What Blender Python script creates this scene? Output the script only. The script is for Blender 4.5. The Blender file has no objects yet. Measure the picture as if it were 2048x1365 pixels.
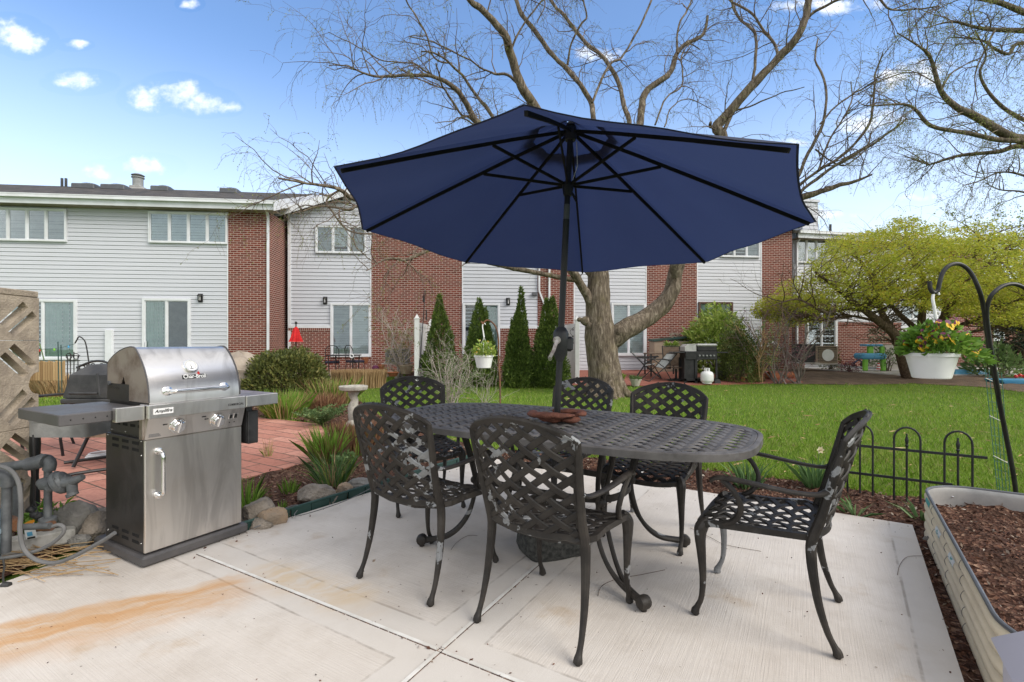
import bpy, bmesh, math, random
import numpy as np
from mathutils import Vector, Matrix, noise as mnoise
R = math.radians
random.seed(7)
rng = np.random.default_rng(11)
SC = bpy.context.scene
COL = SC.collection
V = Vector
# ------------------------------------------------------------------ camera, sky, sun, exposure
EYE = 1.25
FPX, CX, CY = 980.0, 1024.0, 682.5          # focal length and centre in pixels of the 2048 wide photograph
cam_data = bpy.data.cameras.new('camera')
cam_data.sensor_width = 36.0
cam_data.lens = FPX / 2048 * 36.0
cam_data.clip_start = 0.05
cam_data.clip_end = 2000
cam = bpy.data.objects.new('camera', cam_data)
cam.location = (0, 0, EYE)
cam.rotation_euler = (R(90), 0, 0)
COL.objects.link(cam)
SC.camera = cam
SC.view_settings.view_transform = 'Standard'
SC.view_settings.look = 'None'
SC.view_settings.exposure = 1.08
SC.view_settings.gamma = 1.0
SC.render.resolution_x, SC.render.resolution_y = 1024, 682
SC.cycles.max_bounces = 8
SC.cycles.transparent_max_bounces = 12
SC.cycles.use_denoising = True
SUN_EL, SUN_AZ = R(40), R(122)               # azimuth clockwise from +Y (the view direction): from the right, a little behind the camera
sun = bpy.data.lights.new('sun', 'SUN')
sun.energy = 1.6
sun.angle = R(36)
sun.color = (1.0, 0.93, 0.83)
sun_o = bpy.data.objects.new('sun', sun)
sd = V((math.sin(SUN_AZ) * math.cos(SUN_EL), math.cos(SUN_AZ) * math.cos(SUN_EL), math.sin(SUN_EL)))
sun_o.rotation_euler = (-sd).to_track_quat('-Z', 'Y').to_euler()
COL.objects.link(sun_o)
class NT:
 """A short hand for building node trees."""
 def __init__(s, tree):
  s.t = tree
  s.t.nodes.clear()
 def n(s, kind, *ins, **kw):
  nd = s.t.nodes.new(kind)
  for k, v in kw.items():
   if k.startswith('i_'):
    s.put(nd.inputs[k[2:].replace('_', ' ')], v)
   else:
    setattr(nd, k, v)
  for i, v in enumerate(ins):
   if v is not None:
    s.put(nd.inputs[i], v)
  return nd
 def put(s, sock, v):
  if isinstance(v, bpy.types.NodeSocket):
   s.t.links.new(v, sock)
  elif isinstance(v, bpy.types.Node):
   s.t.links.new(v.outputs[0], sock)
  else:
   if sock.type == 'RGBA' and len(v) == 3:
    v = (*v, 1)
   sock.default_value = v
 def math(s, op, a, b=None, c=None, clamp=False):
  nd = s.t.nodes.new('ShaderNodeMath')
  nd.operation = op
  nd.use_clamp = clamp
  for i, v in enumerate((a, b, c)):
   if v is not None:
    s.put(nd.inputs[i], v)
  return nd.outputs[0]
 def vmath(s, op, a, b=None, out=0):
  nd = s.t.nodes.new('ShaderNodeVectorMath')
  nd.operation = op
  s.put(nd.inputs[0], a)
  if b is not None:
   s.put(nd.inputs[1], b)
  return nd.outputs['Value'] if op in ('DOT_PRODUCT', 'LENGTH', 'DISTANCE') else nd.outputs[0]
 def mix(s, fac, a, b, mode='MIX'):
  nd = s.t.nodes.new('ShaderNodeMix')
  nd.data_type = 'RGBA'
  nd.blend_type = mode
  s.put(nd.inputs[0], fac)
  s.put(nd.inputs[6], a)
  s.put(nd.inputs[7], b)
  return nd.outputs[2]
 def ramp(s, fac, stops, interp='LINEAR'):
  nd = s.t.nodes.new('ShaderNodeValToRGB')
  cr = nd.color_ramp
  cr.interpolation = interp
  while len(cr.elements) < len(stops):
   cr.elements.new(0.5)
  for e, (p, c) in zip(cr.elements, stops):
   e.position = p
   e.color = (*c, 1) if len(c) == 3 else c
  s.put(nd.inputs[0], fac)
  return nd.outputs[0]
 def noise(s, vec, scale, detail=3, rough=0.55, dist=0.0):
  nd = s.n('ShaderNodeTexNoise')
  if vec is not None:
   s.put(nd.inputs['Vector'], vec)
  nd.inputs['Scale'].default_value = scale
  nd.inputs['Detail'].default_value = detail
  nd.inputs['Roughness'].default_value = rough
  nd.inputs['Distortion'].default_value = dist
  return nd.outputs[0]
 def map(s, vec, loc=(0, 0, 0), rot=(0, 0, 0), scale=(1, 1, 1)):
  nd = s.n('ShaderNodeMapping')
  s.put(nd.inputs[0], vec)
  nd.inputs[1].default_value = loc
  nd.inputs[2].default_value = rot
  nd.inputs[3].default_value = scale
  return nd.outputs[0]
 def sstep(s, x, lo, hi):
  nd = s.n('ShaderNodeMapRange', interpolation_type='SMOOTHSTEP')
  s.put(nd.inputs[0], x)
  nd.inputs[1].default_value = lo
  nd.inputs[2].default_value = hi
  return nd.outputs[0]
# sky: blue with small cumulus ahead and an unseen bright cloud cover added overhead and behind for neutral fill
world = bpy.data.worlds.new('World')
SC.world = world
world.use_nodes = True
w = NT(world.node_tree)
sky = w.n('ShaderNodeTexSky', sky_type='NISHITA', sun_disc=False, sun_elevation=SUN_EL, sun_rotation=SUN_AZ,
          altitude=30, air_density=1.0, dust_density=0.6, ozone_density=1.4)
geo = w.n('ShaderNodeTexCoord')
D = w.vmath('NORMALIZE', geo.outputs['Generated'])
sep = w.n('ShaderNodeSeparateXYZ', D)
# each cloud is a few puffs, each placed by its bearing and height (tangents), the edges broken up by noise
dy = w.math('MAXIMUM', sep.outputs[1], 0.05)
bu = w.math('DIVIDE', sep.outputs[0], dy)
bv = w.math('DIVIDE', sep.outputs[2], dy)
flat = w.n('ShaderNodeCombineXYZ', bu, w.math('MULTIPLY', bv, 1.25), 0.0).outputs[0]
nz = w.noise(flat, 15.0, 5, 0.55)
nz2 = w.noise(flat, 45.0, 4, 0.6)
nsum = w.math('ADD', w.math('MULTIPLY', nz, 1.5), w.math('MULTIPLY', nz2, 0.7))
clouds = [(15, 66, 55, 30), (55, 82, 45, 28), (160, 164, 58, 20), (128, 170, 30, 10), (300, 198, 48, 26), (350, 186, 60, 30), (405, 205, 55, 24), (455, 215, 26, 14),
          (202, 342, 30, 17), (296, 334, 56, 21), (1800, 165, 55, 26), (1850, 150, 60, 32), (1715, 252, 50, 24), (1758, 240, 55, 26), (1190, 112, 60, 18), (1660, 8, 120, 24),
          (380, 8, 22, 12), (1600, 430, 120, 12), (1840, 395, 50, 10), (148, 90, 30, 10), (1570, 290, 40, 14)]
mask = None
for px, py, sx, sy in clouds:
 ax, ay = (px - CX) / FPX, (CY - py) / FPX
 u = w.math('MULTIPLY', w.math('SUBTRACT', bu, ax), FPX / sx)
 v = w.math('MULTIPLY', w.math('SUBTRACT', bv, ay), FPX / sy)
 m = w.math('SUBTRACT', 1.0, w.math('ADD', w.math('MULTIPLY', u, u), w.math('MULTIPLY', v, v)))
 mask = m if mask is None else w.math('MAXIMUM', mask, m)
dens = w.math('ADD', mask, w.math('MULTIPLY', w.math('SUBTRACT', nsum, 1.12), 3.0))
dens = w.math('MULTIPLY', dens, w.sstep(mask, -1.2, 0.1))
cl = w.math('MULTIPLY', w.sstep(dens, -0.2, 2.0), 0.96)
cl = w.math('MULTIPLY', cl, w.sstep(sep.outputs[1], 0.08, 0.2))
# bright cloud bank added out of view, behind and overhead, as soft neutral fill
back = w.math('MULTIPLY', w.sstep(w.math('SUBTRACT', sep.outputs[1], w.math('MULTIPLY', sep.outputs[2], 0.9)), 0.12, -0.35), w.sstep(w.noise(D, 2.2, 5, 0.55), 0.2, 0.62))
back = w.math('MULTIPLY', back, w.sstep(sep.outputs[2], -0.05, 0.1))
skyc = w.mix(1.0, sky.outputs[0], (0.84, 1.02, 1.20), 'MULTIPLY')
hor = w.sstep(sep.outputs[2], 0.50, 0.03)
skyc = w.mix(w.math('MULTIPLY', hor, 0.85), skyc, (5.2, 5.75, 6.5))
cloudc = w.mix(nz, (5.6, 6.0, 6.5), (7.0, 7.0, 7.1))
tot = w.mix(cl, skyc, cloudc)
tot = w.mix(w.math('MULTIPLY', back, 0.9), tot, (6.3, 6.1, 5.8))
bg = w.n('ShaderNodeBackground', tot)
bg.inputs[1].default_value = 0.105
w.n('ShaderNodeOutputWorld', bg)
# ------------------------------------------------------------------ places
def terrain(x, y):
 t = min(1, max(0, (y - 12.0) / 4.5))
 t = t * t * (3 - 2 * t)
 return -0.05 + 0.22 * t + 0.008 * math.sin(x * 1.3 + y * 0.7) * (1 if y > 6 else 0)
def P(px, py, Y):
 """The point at distance Y seen at pixel (px, py) of the photograph."""
 return V(((px - CX) / FPX * Y, Y, EYE - (py - CY) / FPX * Y))
def G(px, py, z=None):
 """The point of the ground (or of a level at height z) seen at a pixel."""
 zz = -0.03 if z is None else z
 for _ in range(30):
  Y = (EYE - zz) * FPX / (py - CY)
  x = (px - CX) / FPX * Y
  if z is None:
   zz = 0.6 * zz + 0.4 * terrain(x, Y)
 return V((x, Y, zz))
# ------------------------------------------------------------------ objects
ROOT = {}
def prop(o, label=None, cat=None, group=None, kind=None):
 if label: o['label'] = label
 if cat: o['category'] = cat
 if group: o['group'] = group
 if kind: o['kind'] = kind
 return o
def thing(name, label, cat, loc=(0, 0, 0), rz=0.0, group=None, M=None):
 o = bpy.data.objects.new(name, None)
 o.empty_display_size = 0.1
 M = M or Matrix.Translation(V(loc)) @ Matrix.Rotation(rz, 4, 'Z')
 o.matrix_world = M
 COL.objects.link(o)
 ROOT[o.name] = M.copy()
 return prop(o, label, cat, group)
def copy_thing(root, M, label=None, group=None):
 """A copy of a thing, of its parts and of their sub-parts."""
 r = root.copy()
 COL.objects.link(r)
 r.matrix_world = M
 ROOT[r.name] = M.copy()
 if label: r['label'] = label
 if group: r['group'] = group
 for ch in list(root.children):
  c = ch.copy()
  COL.objects.link(c)
  c.parent = r
  for g in list(ch.children):
   d = g.copy()
   COL.objects.link(d)
   d.parent = c
 return r
def link(name, me, mat, parent=None):
 o = bpy.data.objects.new(name, me)
 if mat is not None:
  me.materials.append(mat)
 COL.objects.link(o)
 if parent is not None:
  o.parent = parent
 return o
class MB:
 """Collects shapes and links them as ONE mesh object."""
 def __init__(s):
  s.v, s.f, s.uv = [], [], None
 def add(s, vs, fs, M=None):
  k = len(s.v)
  if M is not None:
   vs = [M @ V(p) for p in vs]
  s.v.extend([tuple(p) for p in vs])
  s.f.extend([tuple(i + k for i in f) for f in fs])
  return s
 def box(s, lo, hi, M=None, b=0.0):
  x0, y0, z0 = lo
  x1, y1, z1 = hi
  if b <= 0:
   vs = [(x, y, z) for z in (z0, z1) for y in (y0, y1) for x in (x0, x1)]
   return s.add(vs, [(0, 2, 3, 1), (4, 5, 7, 6), (0, 1, 5, 4), (2, 6, 7, 3), (0, 4, 6, 2), (1, 3, 7, 5)], M)
  b = min(b, (x1 - x0) * .45, (y1 - y0) * .45, (z1 - z0) * .45)
  vs = []
  idx = {}
  for cz, z in enumerate((z0, z1)):
   for cy, y in enumerate((y0, y1)):
    for cx, x in enumerate((x0, x1)):
     sx, sy, sz = (b if cx == 0 else -b), (b if cy == 0 else -b), (b if cz == 0 else -b)
     idx[cx, cy, cz] = len(vs)
     vs += [(x, y + sy, z + sz), (x + sx, y, z + sz), (x + sx, y + sy, z)]
  fs = []
  I = lambda c, a: idx[c] + a
  for a in range(3):
   o1, o2 = [q for q in range(3) if q != a]
   for e in (0, 1):
    cs = []
    for p, q in ((0, 0), (1, 0), (1, 1), (0, 1)):
     c = [0, 0, 0]
     c[a] = e
     c[o1] = p
     c[o2] = q
     cs.append(I(tuple(c), a))
    if (e == 0) ^ (a == 1): cs.reverse()
    fs.append(tuple(cs))
  for a in range(3):
   o1, o2 = [q for q in range(3) if q != a]
   for p in (0, 1):
    for q in (0, 1):
     c0 = [0, 0, 0]; c0[o1] = p; c0[o2] = q
     c1 = list(c0); c1[a] = 1
     f = (I(tuple(c0), o1), I(tuple(c1), o1), I(tuple(c1), o2), I(tuple(c0), o2))
     fs.append(f)
  for c, i in idx.items():
   fs.append((i, i + 1, i + 2))
  return s.add(vs, fs, M)
 def tube(s, pts, rad, n=8, closed=False, cap=True, flat=1.0, up=None, M=None, ph=0.0):
  pts = [V(p) for p in pts]
  N = len(pts)
  rad = [rad] * N if not hasattr(rad, '__len__') else list(rad)
  if len(rad) == 2 and N != 2:
   rad = [rad[0] + (rad[1] - rad[0]) * i / (N - 1) for i in range(N)]
  ts = []
  for i in range(N):
   a = pts[(i - 1) % N] if (closed or i > 0) else pts[i]
   b = pts[(i + 1) % N] if (closed or i < N - 1) else pts[i]
   t = (b - a)
   ts.append(t.normalized() if t.length > 1e-9 else V((0, 0, 1)))
  u = V(up) if up else (V((0, 0, 1)) if abs(ts[0].z) < 0.9 else V((1, 0, 0)))
  vs, fs = [], []
  for i in range(N):
   t = ts[i]
   u = (u - t * u.dot(t))
   if u.length < 1e-6:
    u = t.orthogonal()
   u.normalize()
   v = t.cross(u)
   for k in range(n):
    a = 2 * math.pi * k / n + ph
    vs.append(pts[i] + (u * math.cos(a) * flat + v * math.sin(a)) * rad[i])
  for i in range(N if closed else N - 1):
   j = (i + 1) % N
   for k in range(n):
    l = (k + 1) % n
    fs.append((i * n + k, i * n + l, j * n + l, j * n + k))
  if cap and not closed:
   fs.append(tuple(range(n - 1, -1, -1)))
   fs.append(tuple((N - 1) * n + k for k in range(n)))
  return s.add(vs, fs, M)
 def bar(s, pts, wd, ht, closed=False, up=(0, 0, 1), M=None):
  """A rectangular section (wd across, ht along up) swept along points."""
  pts = [V(p) for p in pts]
  N = len(pts)
  vs, fs = [], []
  for i in range(N):
   a = pts[(i - 1) % N] if (closed or i > 0) else pts[i]
   b = pts[(i + 1) % N] if (closed or i < N - 1) else pts[i]
   t = (b - a).normalized()
   u = V(up)
   u = (u - t * u.dot(t)).normalized()
   v = t.cross(u)
   for p, q in ((-1, -1), (1, -1), (1, 1), (-1, 1)):
    vs.append(pts[i] + v * (wd / 2 * p) + u * (ht / 2 * q))
  for i in range(N if closed else N - 1):
   j = (i + 1) % N
   for k in range(4):
    l = (k + 1) % 4
    fs.append((i * 4 + k, i * 4 + l, j * 4 + l, j * 4 + k))
  if not closed:
   fs.append((3, 2, 1, 0))
   fs.append(tuple((N - 1) * 4 + k for k in range(4)))
  return s.add(vs, fs, M)
 def lathe(s, prof, n=24, M=None, cap=True):
  vs, fs = [], []
  for r, z in prof:
   for k in range(n):
    a = 2 * math.pi * k / n
    vs.append((r * math.cos(a), r * math.sin(a), z))
  for i in range(len(prof) - 1):
   for k in range(n):
    l = (k + 1) % n
    fs.append((i * n + k, i * n + l, (i + 1) * n + l, (i + 1) * n + k))
  if cap:
   fs.append(tuple(range(n - 1, -1, -1)))
   fs.append(tuple((len(prof) - 1) * n + k for k in range(n)))
  return s.add(vs, fs, M)
 def prism(s, poly, z0, z1, M=None):
  n = len(poly)
  vs = [(x, y, z0) for x, y in poly] + [(x, y, z1) for x, y in poly]
  fs = [tuple(range(n - 1, -1, -1)), tuple(range(n, 2 * n))]
  fs += [(i, (i + 1) % n, n + (i + 1) % n, n + i) for i in range(n)]
  return s.add(vs, fs, M)
 def ball(s, c, r, nu=12, nv=8, M=None):
  rx, ry, rz = (r, r, r) if not hasattr(r, '__len__') else r
  vs = [(c[0], c[1], c[2] - rz)]
  for j in range(1, nv):
   ph = -math.pi / 2 + math.pi * j / nv
   for i in range(nu):
    a = 2 * math.pi * i / nu
    vs.append((c[0] + rx * math.cos(ph) * math.cos(a), c[1] + ry * math.cos(ph) * math.sin(a), c[2] + rz * math.sin(ph)))
  vs.append((c[0], c[1], c[2] + rz))
  fs = [(0, 1 + (i + 1) % nu, 1 + i) for i in range(nu)]
  for j in range(nv - 2):
   for i in range(nu):
    a, b = 1 + j * nu + i, 1 + j * nu + (i + 1) % nu
    fs.append((a, b, b + nu, a + nu))
  L = len(vs) - 1
  fs += [(L, 1 + (nv - 2) * nu + i, 1 + (nv - 2) * nu + (i + 1) % nu) for i in range(nu)]
  return s.add(vs, fs, M)
 def build(s, name, mat, parent=None, world=False, smooth=35, uv=False, bevel=0.0, noise_amp=0.0, noise_scale=4.0):
  vs = s.v
  if noise_amp:
   out = []
   for p in vs:
    q = V(p)
    out.append(tuple(q + mnoise.noise_vector(q * noise_scale) * noise_amp))
   vs = out
  me = bpy.data.meshes.new(name)
  if uv:   # box mapping in metres, taken in the coordinates of the shapes
   pass
  wv = vs
  if world and parent is not None:
   Mi = parent_matrix(parent).inverted()
   vs = [tuple(Mi @ V(p)) for p in vs]
  me.from_pydata(vs, [], s.f)
  if uv:
   ul = me.uv_layers.new(name='UVMap')
   me.calc_loop_triangles()
   for p in me.polygons:
    n = p.normal
    for li in p.loop_indices:
     co = me.vertices[me.loops[li].vertex_index].co
     if abs(n.z) > 0.8:
      ul.data[li].uv = (co.x, co.y)
     elif abs(n.x) > abs(n.y):
      ul.data[li].uv = (co.y, co.z)
     else:
      ul.data[li].uv = (co.x, co.z)
  bm = bmesh.new()
  bm.from_mesh(me)
  bmesh.ops.recalc_face_normals(bm, faces=bm.faces)
  bm.to_mesh(me)
  bm.free()
  if bevel > 0:
   bm = bmesh.new()
   bm.from_mesh(me)
   bmesh.ops.remove_doubles(bm, verts=bm.verts, dist=1e-5)
   es = [e for e in bm.edges if len(e.link_faces) == 2 and e.calc_face_angle(0) > R(30)]
   bmesh.ops.bevel(bm, geom=es, offset=bevel, segments=2, profile=0.7, affect='EDGES', clamp_overlap=True)
   bm.to_mesh(me)
   bm.free()
  if smooth:
   me.polygons.foreach_set('use_smooth', [True] * len(me.polygons))
   me.set_sharp_from_angle(angle=R(smooth))
  me.update()
  return link(name, me, mat, parent)
def parent_matrix(o):
 M = ROOT.get(o.name)
 if M is None:
  M = parent_matrix(o.parent) if o.parent is not None else Matrix.Identity(4)
 return M
def np_mesh(name, verts, faces, mat, parent=None, world=True, smooth=False):
 """One mesh from arrays: verts (N,3), faces (M,k) with the same k for all."""
 verts = np.asarray(verts, dtype=np.float32)
 faces = np.asarray(faces, dtype=np.int32)
 if parent is not None and world:
  Mi = np.array(parent_matrix(parent).inverted())
  verts = verts @ Mi[:3, :3].T + Mi[:3, 3]
 me = bpy.data.meshes.new(name)
 k = faces.shape[1]
 me.vertices.add(len(verts))
 me.vertices.foreach_set('co', verts.ravel().astype(np.float32))
 me.loops.add(faces.size)
 me.loops.foreach_set('vertex_index', faces.ravel())
 me.polygons.add(len(faces))
 me.polygons.foreach_set('loop_start', np.arange(0, faces.size, k, dtype=np.int32))
 me.polygons.foreach_set('loop_total', np.full(len(faces), k, dtype=np.int32))
 if smooth:
  me.polygons.foreach_set('use_smooth', np.ones(len(faces), dtype=bool))
 me.update(calc_edges=True)
 me.validate()
 return link(name, me, mat, parent)
def leaves_arrays(pos, direc, length, width, fold=0.25, seed=0):
 """A leaf per point: a folded diamond along direc. Arrays: pos (N,3), direc (N,3), length (N,), width (N,)."""
 g = np.random.default_rng(seed + 5)
 n = len(pos)
 d = direc / (np.linalg.norm(direc, axis=1, keepdims=True) + 1e-9)
 r = g.normal(size=(n, 3))
 s = np.cross(d, r)
 s /= np.linalg.norm(s, axis=1, keepdims=True) + 1e-9
 nn = np.cross(s, d)
 L = length[:, None]
 W = width[:, None]
 a = pos
 b = pos + d * L * 0.45 + s * W * 0.5 + nn * W * fold
 c = pos + d * L - nn * W * fold * 0.6
 e = pos + d * L * 0.45 - s * W * 0.5 + nn * W * fold
 verts = np.stack([a, b, c, e], 1).reshape(-1, 3)
 faces = np.arange(4 * n).reshape(n, 4)
 return verts, faces
def unit_vecs(n, g):
 v = g.normal(size=(n, 3))
 return v / np.linalg.norm(v, axis=1, keepdims=True)
# ------------------------------------------------------------------ materials
MATS = {}
def newmat(name):
 m = bpy.data.materials.new(name)
 m.use_nodes = True
 t = NT(m.node_tree)
 MATS[name] = m
 return m, t
def finish(t, col, rough=0.6, metal=0.0, normal=None, spec=0.5, trans=0.0, coat=0.0, aniso=0.0):
 b = t.n('ShaderNodeBsdfPrincipled')
 t.put(b.inputs['Base Color'], col)
 t.put(b.inputs['Roughness'], rough)
 t.put(b.inputs['Metallic'], metal)
 b.inputs['Specular IOR Level'].default_value = spec
 if coat:
  b.inputs['Coat Weight'].default_value = coat
 if aniso:
  b.inputs['Anisotropic'].default_value = aniso
 if normal is not None:
  t.put(b.inputs['Normal'], normal)
 out = b.outputs[0]
 if trans:
  tr = t.n('ShaderNodeBsdfTranslucent', col)
  mx = t.n('ShaderNodeMixShader', trans, out, tr.outputs[0])
  out = mx.outputs[0]
 t.n('ShaderNodeOutputMaterial', out)
 return b
def bumpn(t, h, strength=0.3, dist=0.01):
 nd = t.n('ShaderNodeBump')
 nd.inputs['Strength'].default_value = strength
 nd.inputs['Distance'].default_value = dist
 t.put(nd.inputs['Height'], h)
 return nd.outputs[0]
def pmat(name, col, col2=None, rough=0.6, metal=0.0, vscale=4.0, bump=0.0, bscale=60.0, island=0.0, spec=0.5, trans=0.0,
         coat=0.0, lo=0.35, hi=0.65, rvar=0.12, bdist=0.01):
 """A plain surface with uneven colour, uneven gloss and a fine bump."""
 m, t = newmat(name)
 tc = t.n('ShaderNodeTexCoord').outputs['Object']
 col2 = col2 or tuple(c * 0.8 for c in col)
 f = t.sstep(t.noise(tc, vscale, 5, 0.6), lo, hi)
 c = t.mix(f, col, col2)
 if island:
  gi = t.n('ShaderNodeNewGeometry').outputs['Random Per Island']
  hs = t.n('ShaderNodeHueSaturation')
  t.put(hs.inputs['Hue'], t.math('ADD', 0.5 - 0.02 * island, t.math('MULTIPLY', gi, 0.04 * island)))
  g2 = t.math('FRACT', t.math('MULTIPLY', gi, 17.31))
  t.put(hs.inputs['Value'], t.math('ADD', 1 - 0.45 * island, t.math('MULTIPLY', g2, 0.9 * island)))
  t.put(hs.inputs['Color'], c)
  c = hs.outputs[0]
 r = t.math('ADD', rough - rvar / 2, t.math('MULTIPLY', f, rvar))
 nrm = bumpn(t, t.noise(tc, bscale, 4, 0.6), bump, bdist) if bump else None
 finish(t, c, r, metal, nrm, spec, trans, coat)
 return m
# leaves: a colour per leaf between two tones
def leafmat(name, a, b, c=None, rough=0.55, trans=0.3, vscale=1.2, tip=0.5):
 m, t = newmat(name)
 gi = t.n('ShaderNodeNewGeometry').outputs['Random Per Island']
 tc = t.n('ShaderNodeTexCoord').outputs['Object']
 k = t.math('ADD', t.math('MULTIPLY', gi, 0.7), t.math('MULTIPLY', t.math('SUBTRACT', t.noise(tc, vscale, 3), 0.35), 0.9), clamp=True)
 stops = [(0.0, a), (0.62, b)] + ([(1.0, c)] if c else [])
 col = t.ramp(k, stops)
 finish(t, col, rough, 0, None, 0.35, trans)
 return m
# cast aluminium with worn-off paint
def worn_metal(name='painted_aluminium', dust=0.0):
 m, t = newmat(name)
 tc = t.n('ShaderNodeTexCoord').outputs['Object']
 oi = t.n('ShaderNodeObjectInfo')
 off = t.n('ShaderNodeCombineXYZ', t.math('MULTIPLY', oi.outputs['Random'], 37.0), t.math('MULTIPLY', oi.outputs['Random'], 19.0), 0.0)
 p = t.vmath('ADD', tc, off.outputs[0])
 big = t.noise(p, 4.2, 2, 0.5)
 fine = t.noise(p, 17, 4, 0.6)
 chip = t.sstep(t.math('ADD', t.math('ADD', big, t.math('MULTIPLY', oi.outputs['Object Index'], 0.014)), t.math('MULTIPLY', fine, 0.62)), 0.980, 0.995)
 dirt = t.noise(p, 9, 5, 0.65)
 paint = t.mix(t.sstep(dirt, 0.35, 0.7), (0.015, 0.0128, 0.0112), (0.040, 0.034, 0.0285))
 bare = t.mix(t.noise(p, 45, 4, 0.7), (0.13, 0.135, 0.14), (0.33, 0.335, 0.34))
 rub = t.math('MULTIPLY', t.sstep(t.noise(p, 6, 6, 0.75), 0.56, 0.8), 0.35)
 paint = t.mix(rub, paint, (0.10, 0.10, 0.10))
 if dust:
  paint = t.mix(t.math('MULTIPLY', t.sstep(t.noise(p, 5, 6, 0.7), 0.0, 0.9), dust), paint, (0.20, 0.19, 0.185))
  chip = t.math('MULTIPLY', chip, 0.15)
 col = t.mix(chip, paint, bare)
 rough = t.math('ADD', 0.40, t.math('MULTIPLY', dirt, 0.25))
 h = t.math('SUBTRACT', t.math('MULTIPLY', fine, 0.4), t.math('MULTIPLY', chip, 0.6))
 finish(t, col, rough, t.math('MULTIPLY', chip, 0.25), bumpn(t, h, 0.35, 0.002), 0.32)
 return m
M_WORN = worn_metal()
M_WORNTOP = worn_metal('dusty_painted_aluminium', 0.80)
def concrete():
 """Broom finished slabs with trowelled borders, worn patches and a rust stain; axes follow the slab."""
 m, t = newmat('patio_concrete')
 pos = t.n('ShaderNodeNewGeometry').outputs['Position']
 ca, sa = math.cos(R(-31)), math.sin(R(-31))
 # slab axes: u along (ca, sa), v along (-sa, ca), measured from the crossing of the joints
 dx = t.vmath('SUBTRACT', pos, (-0.29, 1.977, 0))
 u = t.vmath('DOT_PRODUCT', dx, (ca, sa, 0))
 v = t.vmath('DOT_PRODUCT', dx, (-sa, ca, 0))
 # distance from the joints and the rim, wobbling a little
 wob = t.math('MULTIPLY', t.math('SUBTRACT', t.noise(pos, 3.0, 3), 0.5), 0.02)
 du = t.math('ADD', t.math('ABSOLUTE', u), wob)
 dv = t.math('ADD', t.math('ABSOLUTE', v), wob)
 rim = t.math('SUBTRACT', 2.02, t.math('ADD', u, t.math('MULTIPLY', v, 0.0)))
 dmin = t.math('MINIMUM', du, dv)
 edge = t.math('MINIMUM', dmin, t.math('ABSOLUTE', t.vmath('DOT_PRODUCT', t.vmath('SUBTRACT', pos, (2.724, 3.333, 0)), (0.824, -0.566, 0))))
 border = t.sstep(edge, 0.135, 0.125)                       # 1 in the trowelled border
 line = t.math('MULTIPLY', t.sstep(edge, 0.122, 0.128), t.sstep(edge, 0.140, 0.134))
 lane = t.n('ShaderNodeCombineXYZ', t.math('MULTIPLY', u, 3.0), t.math('MULTIPLY', v, 150.0), 0.0).outputs[0]
 lane2 = t.n('ShaderNodeCombineXYZ', t.math('MULTIPLY', u, 150.0), t.math('MULTIPLY', v, 3.0), 0.0).outputs[0]
 right = t.math('GREATER_THAN', u, 0.0)
 br1 = t.noise(lane2, 1.0, 3, 0.6)
 br2 = t.noise(lane, 1.0, 3, 0.6)
 broom = t.math('ADD', t.math('MULTIPLY', br1, right), t.math('MULTIPLY', br2, t.math('SUBTRACT', 1.0, right)))
 broom = t.math('MULTIPLY', broom, t.math('SUBTRACT', 1.0, t.math('MULTIPLY', border, 0.75)))
 big = t.noise(pos, 0.9, 5, 0.6)
 mid = t.noise(pos, 5.0, 5, 0.65)
 fine = t.noise(pos, 160.0, 3, 0.7)
 base = t.mix(t.sstep(big, 0.3, 0.7), (0.57, 0.522, 0.470), (0.67, 0.630, 0.585))
 base = t.mix(t.math('MULTIPLY', t.sstep(mid, 0.42, 0.75), 0.45), base, (0.44, 0.392, 0.34))
 base = t.mix(t.math('MULTIPLY', t.math('SUBTRACT', 1.0, broom), 0.42), base, (0.36, 0.325, 0.29))
 base = t.mix(t.math('MULTIPLY', t.sstep(fine, 0.55, 0.75), 0.16), base, (0.25, 0.22, 0.19))
 base = t.mix(t.math('MULTIPLY', border, 0.45), base, (0.60, 0.572, 0.535))
 base = t.mix(t.math('MULTIPLY', line, t.math('MULTIPLY', t.sstep(mid, 0.38, 0.6), 0.55)), base, (0.22, 0.19, 0.16))
 # small tan stains
 st = t.math('MULTIPLY', t.sstep(t.noise(t.map(pos, loc=(4.2, 1.7, 0)), 2.6, 5, 0.6), 0.60, 0.78), 0.75)
 base = t.mix(st, base, (0.42, 0.32, 0.22))
 hz = t.math('MULTIPLY', t.sstep(t.noise(t.map(pos, loc=(1.2, 7.7, 0)), 1.3, 6, 0.7), 0.50, 0.72), 0.35)
 base = t.mix(hz, base, (0.40, 0.345, 0.29))
 # specks of dirt
 vor = t.n('ShaderNodeTexVoronoi', feature='F1')
 t.put(vor.inputs['Vector'], pos)
 vor.inputs['Scale'].default_value = 17
 speck = t.math('MULTIPLY', t.sstep(vor.outputs['Distance'], 0.075, 0.045), t.math('GREATER_THAN', t.n('ShaderNodeSeparateColor', vor.outputs['Color']).outputs[0], 0.80))
 base = t.mix(t.math('MULTIPLY', speck, 0.8), base, (0.10, 0.085, 0.07))
 # rust carried by running water: streaks across the near left slab
 sx = t.vmath('DOT_PRODUCT', t.vmath('SUBTRACT', pos, (-1.41, 2.52, 0)), (0.847, 0.531, 0))
 sy = t.vmath('DOT_PRODUCT', t.vmath('SUBTRACT', pos, (-1.41, 2.52, 0)), (0.531, -0.847, 0))
 warp = t.math('MULTIPLY', t.math('SUBTRACT', t.noise(pos, 2.2, 4, 0.6), 0.5), 0.34)
 sy2 = t.math('ADD', sy, warp)
 sx2 = t.math('ADD', sx, t.math('MULTIPLY', t.math('SUBTRACT', t.noise(pos, 4.0, 4), 0.5), 0.3))
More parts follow.
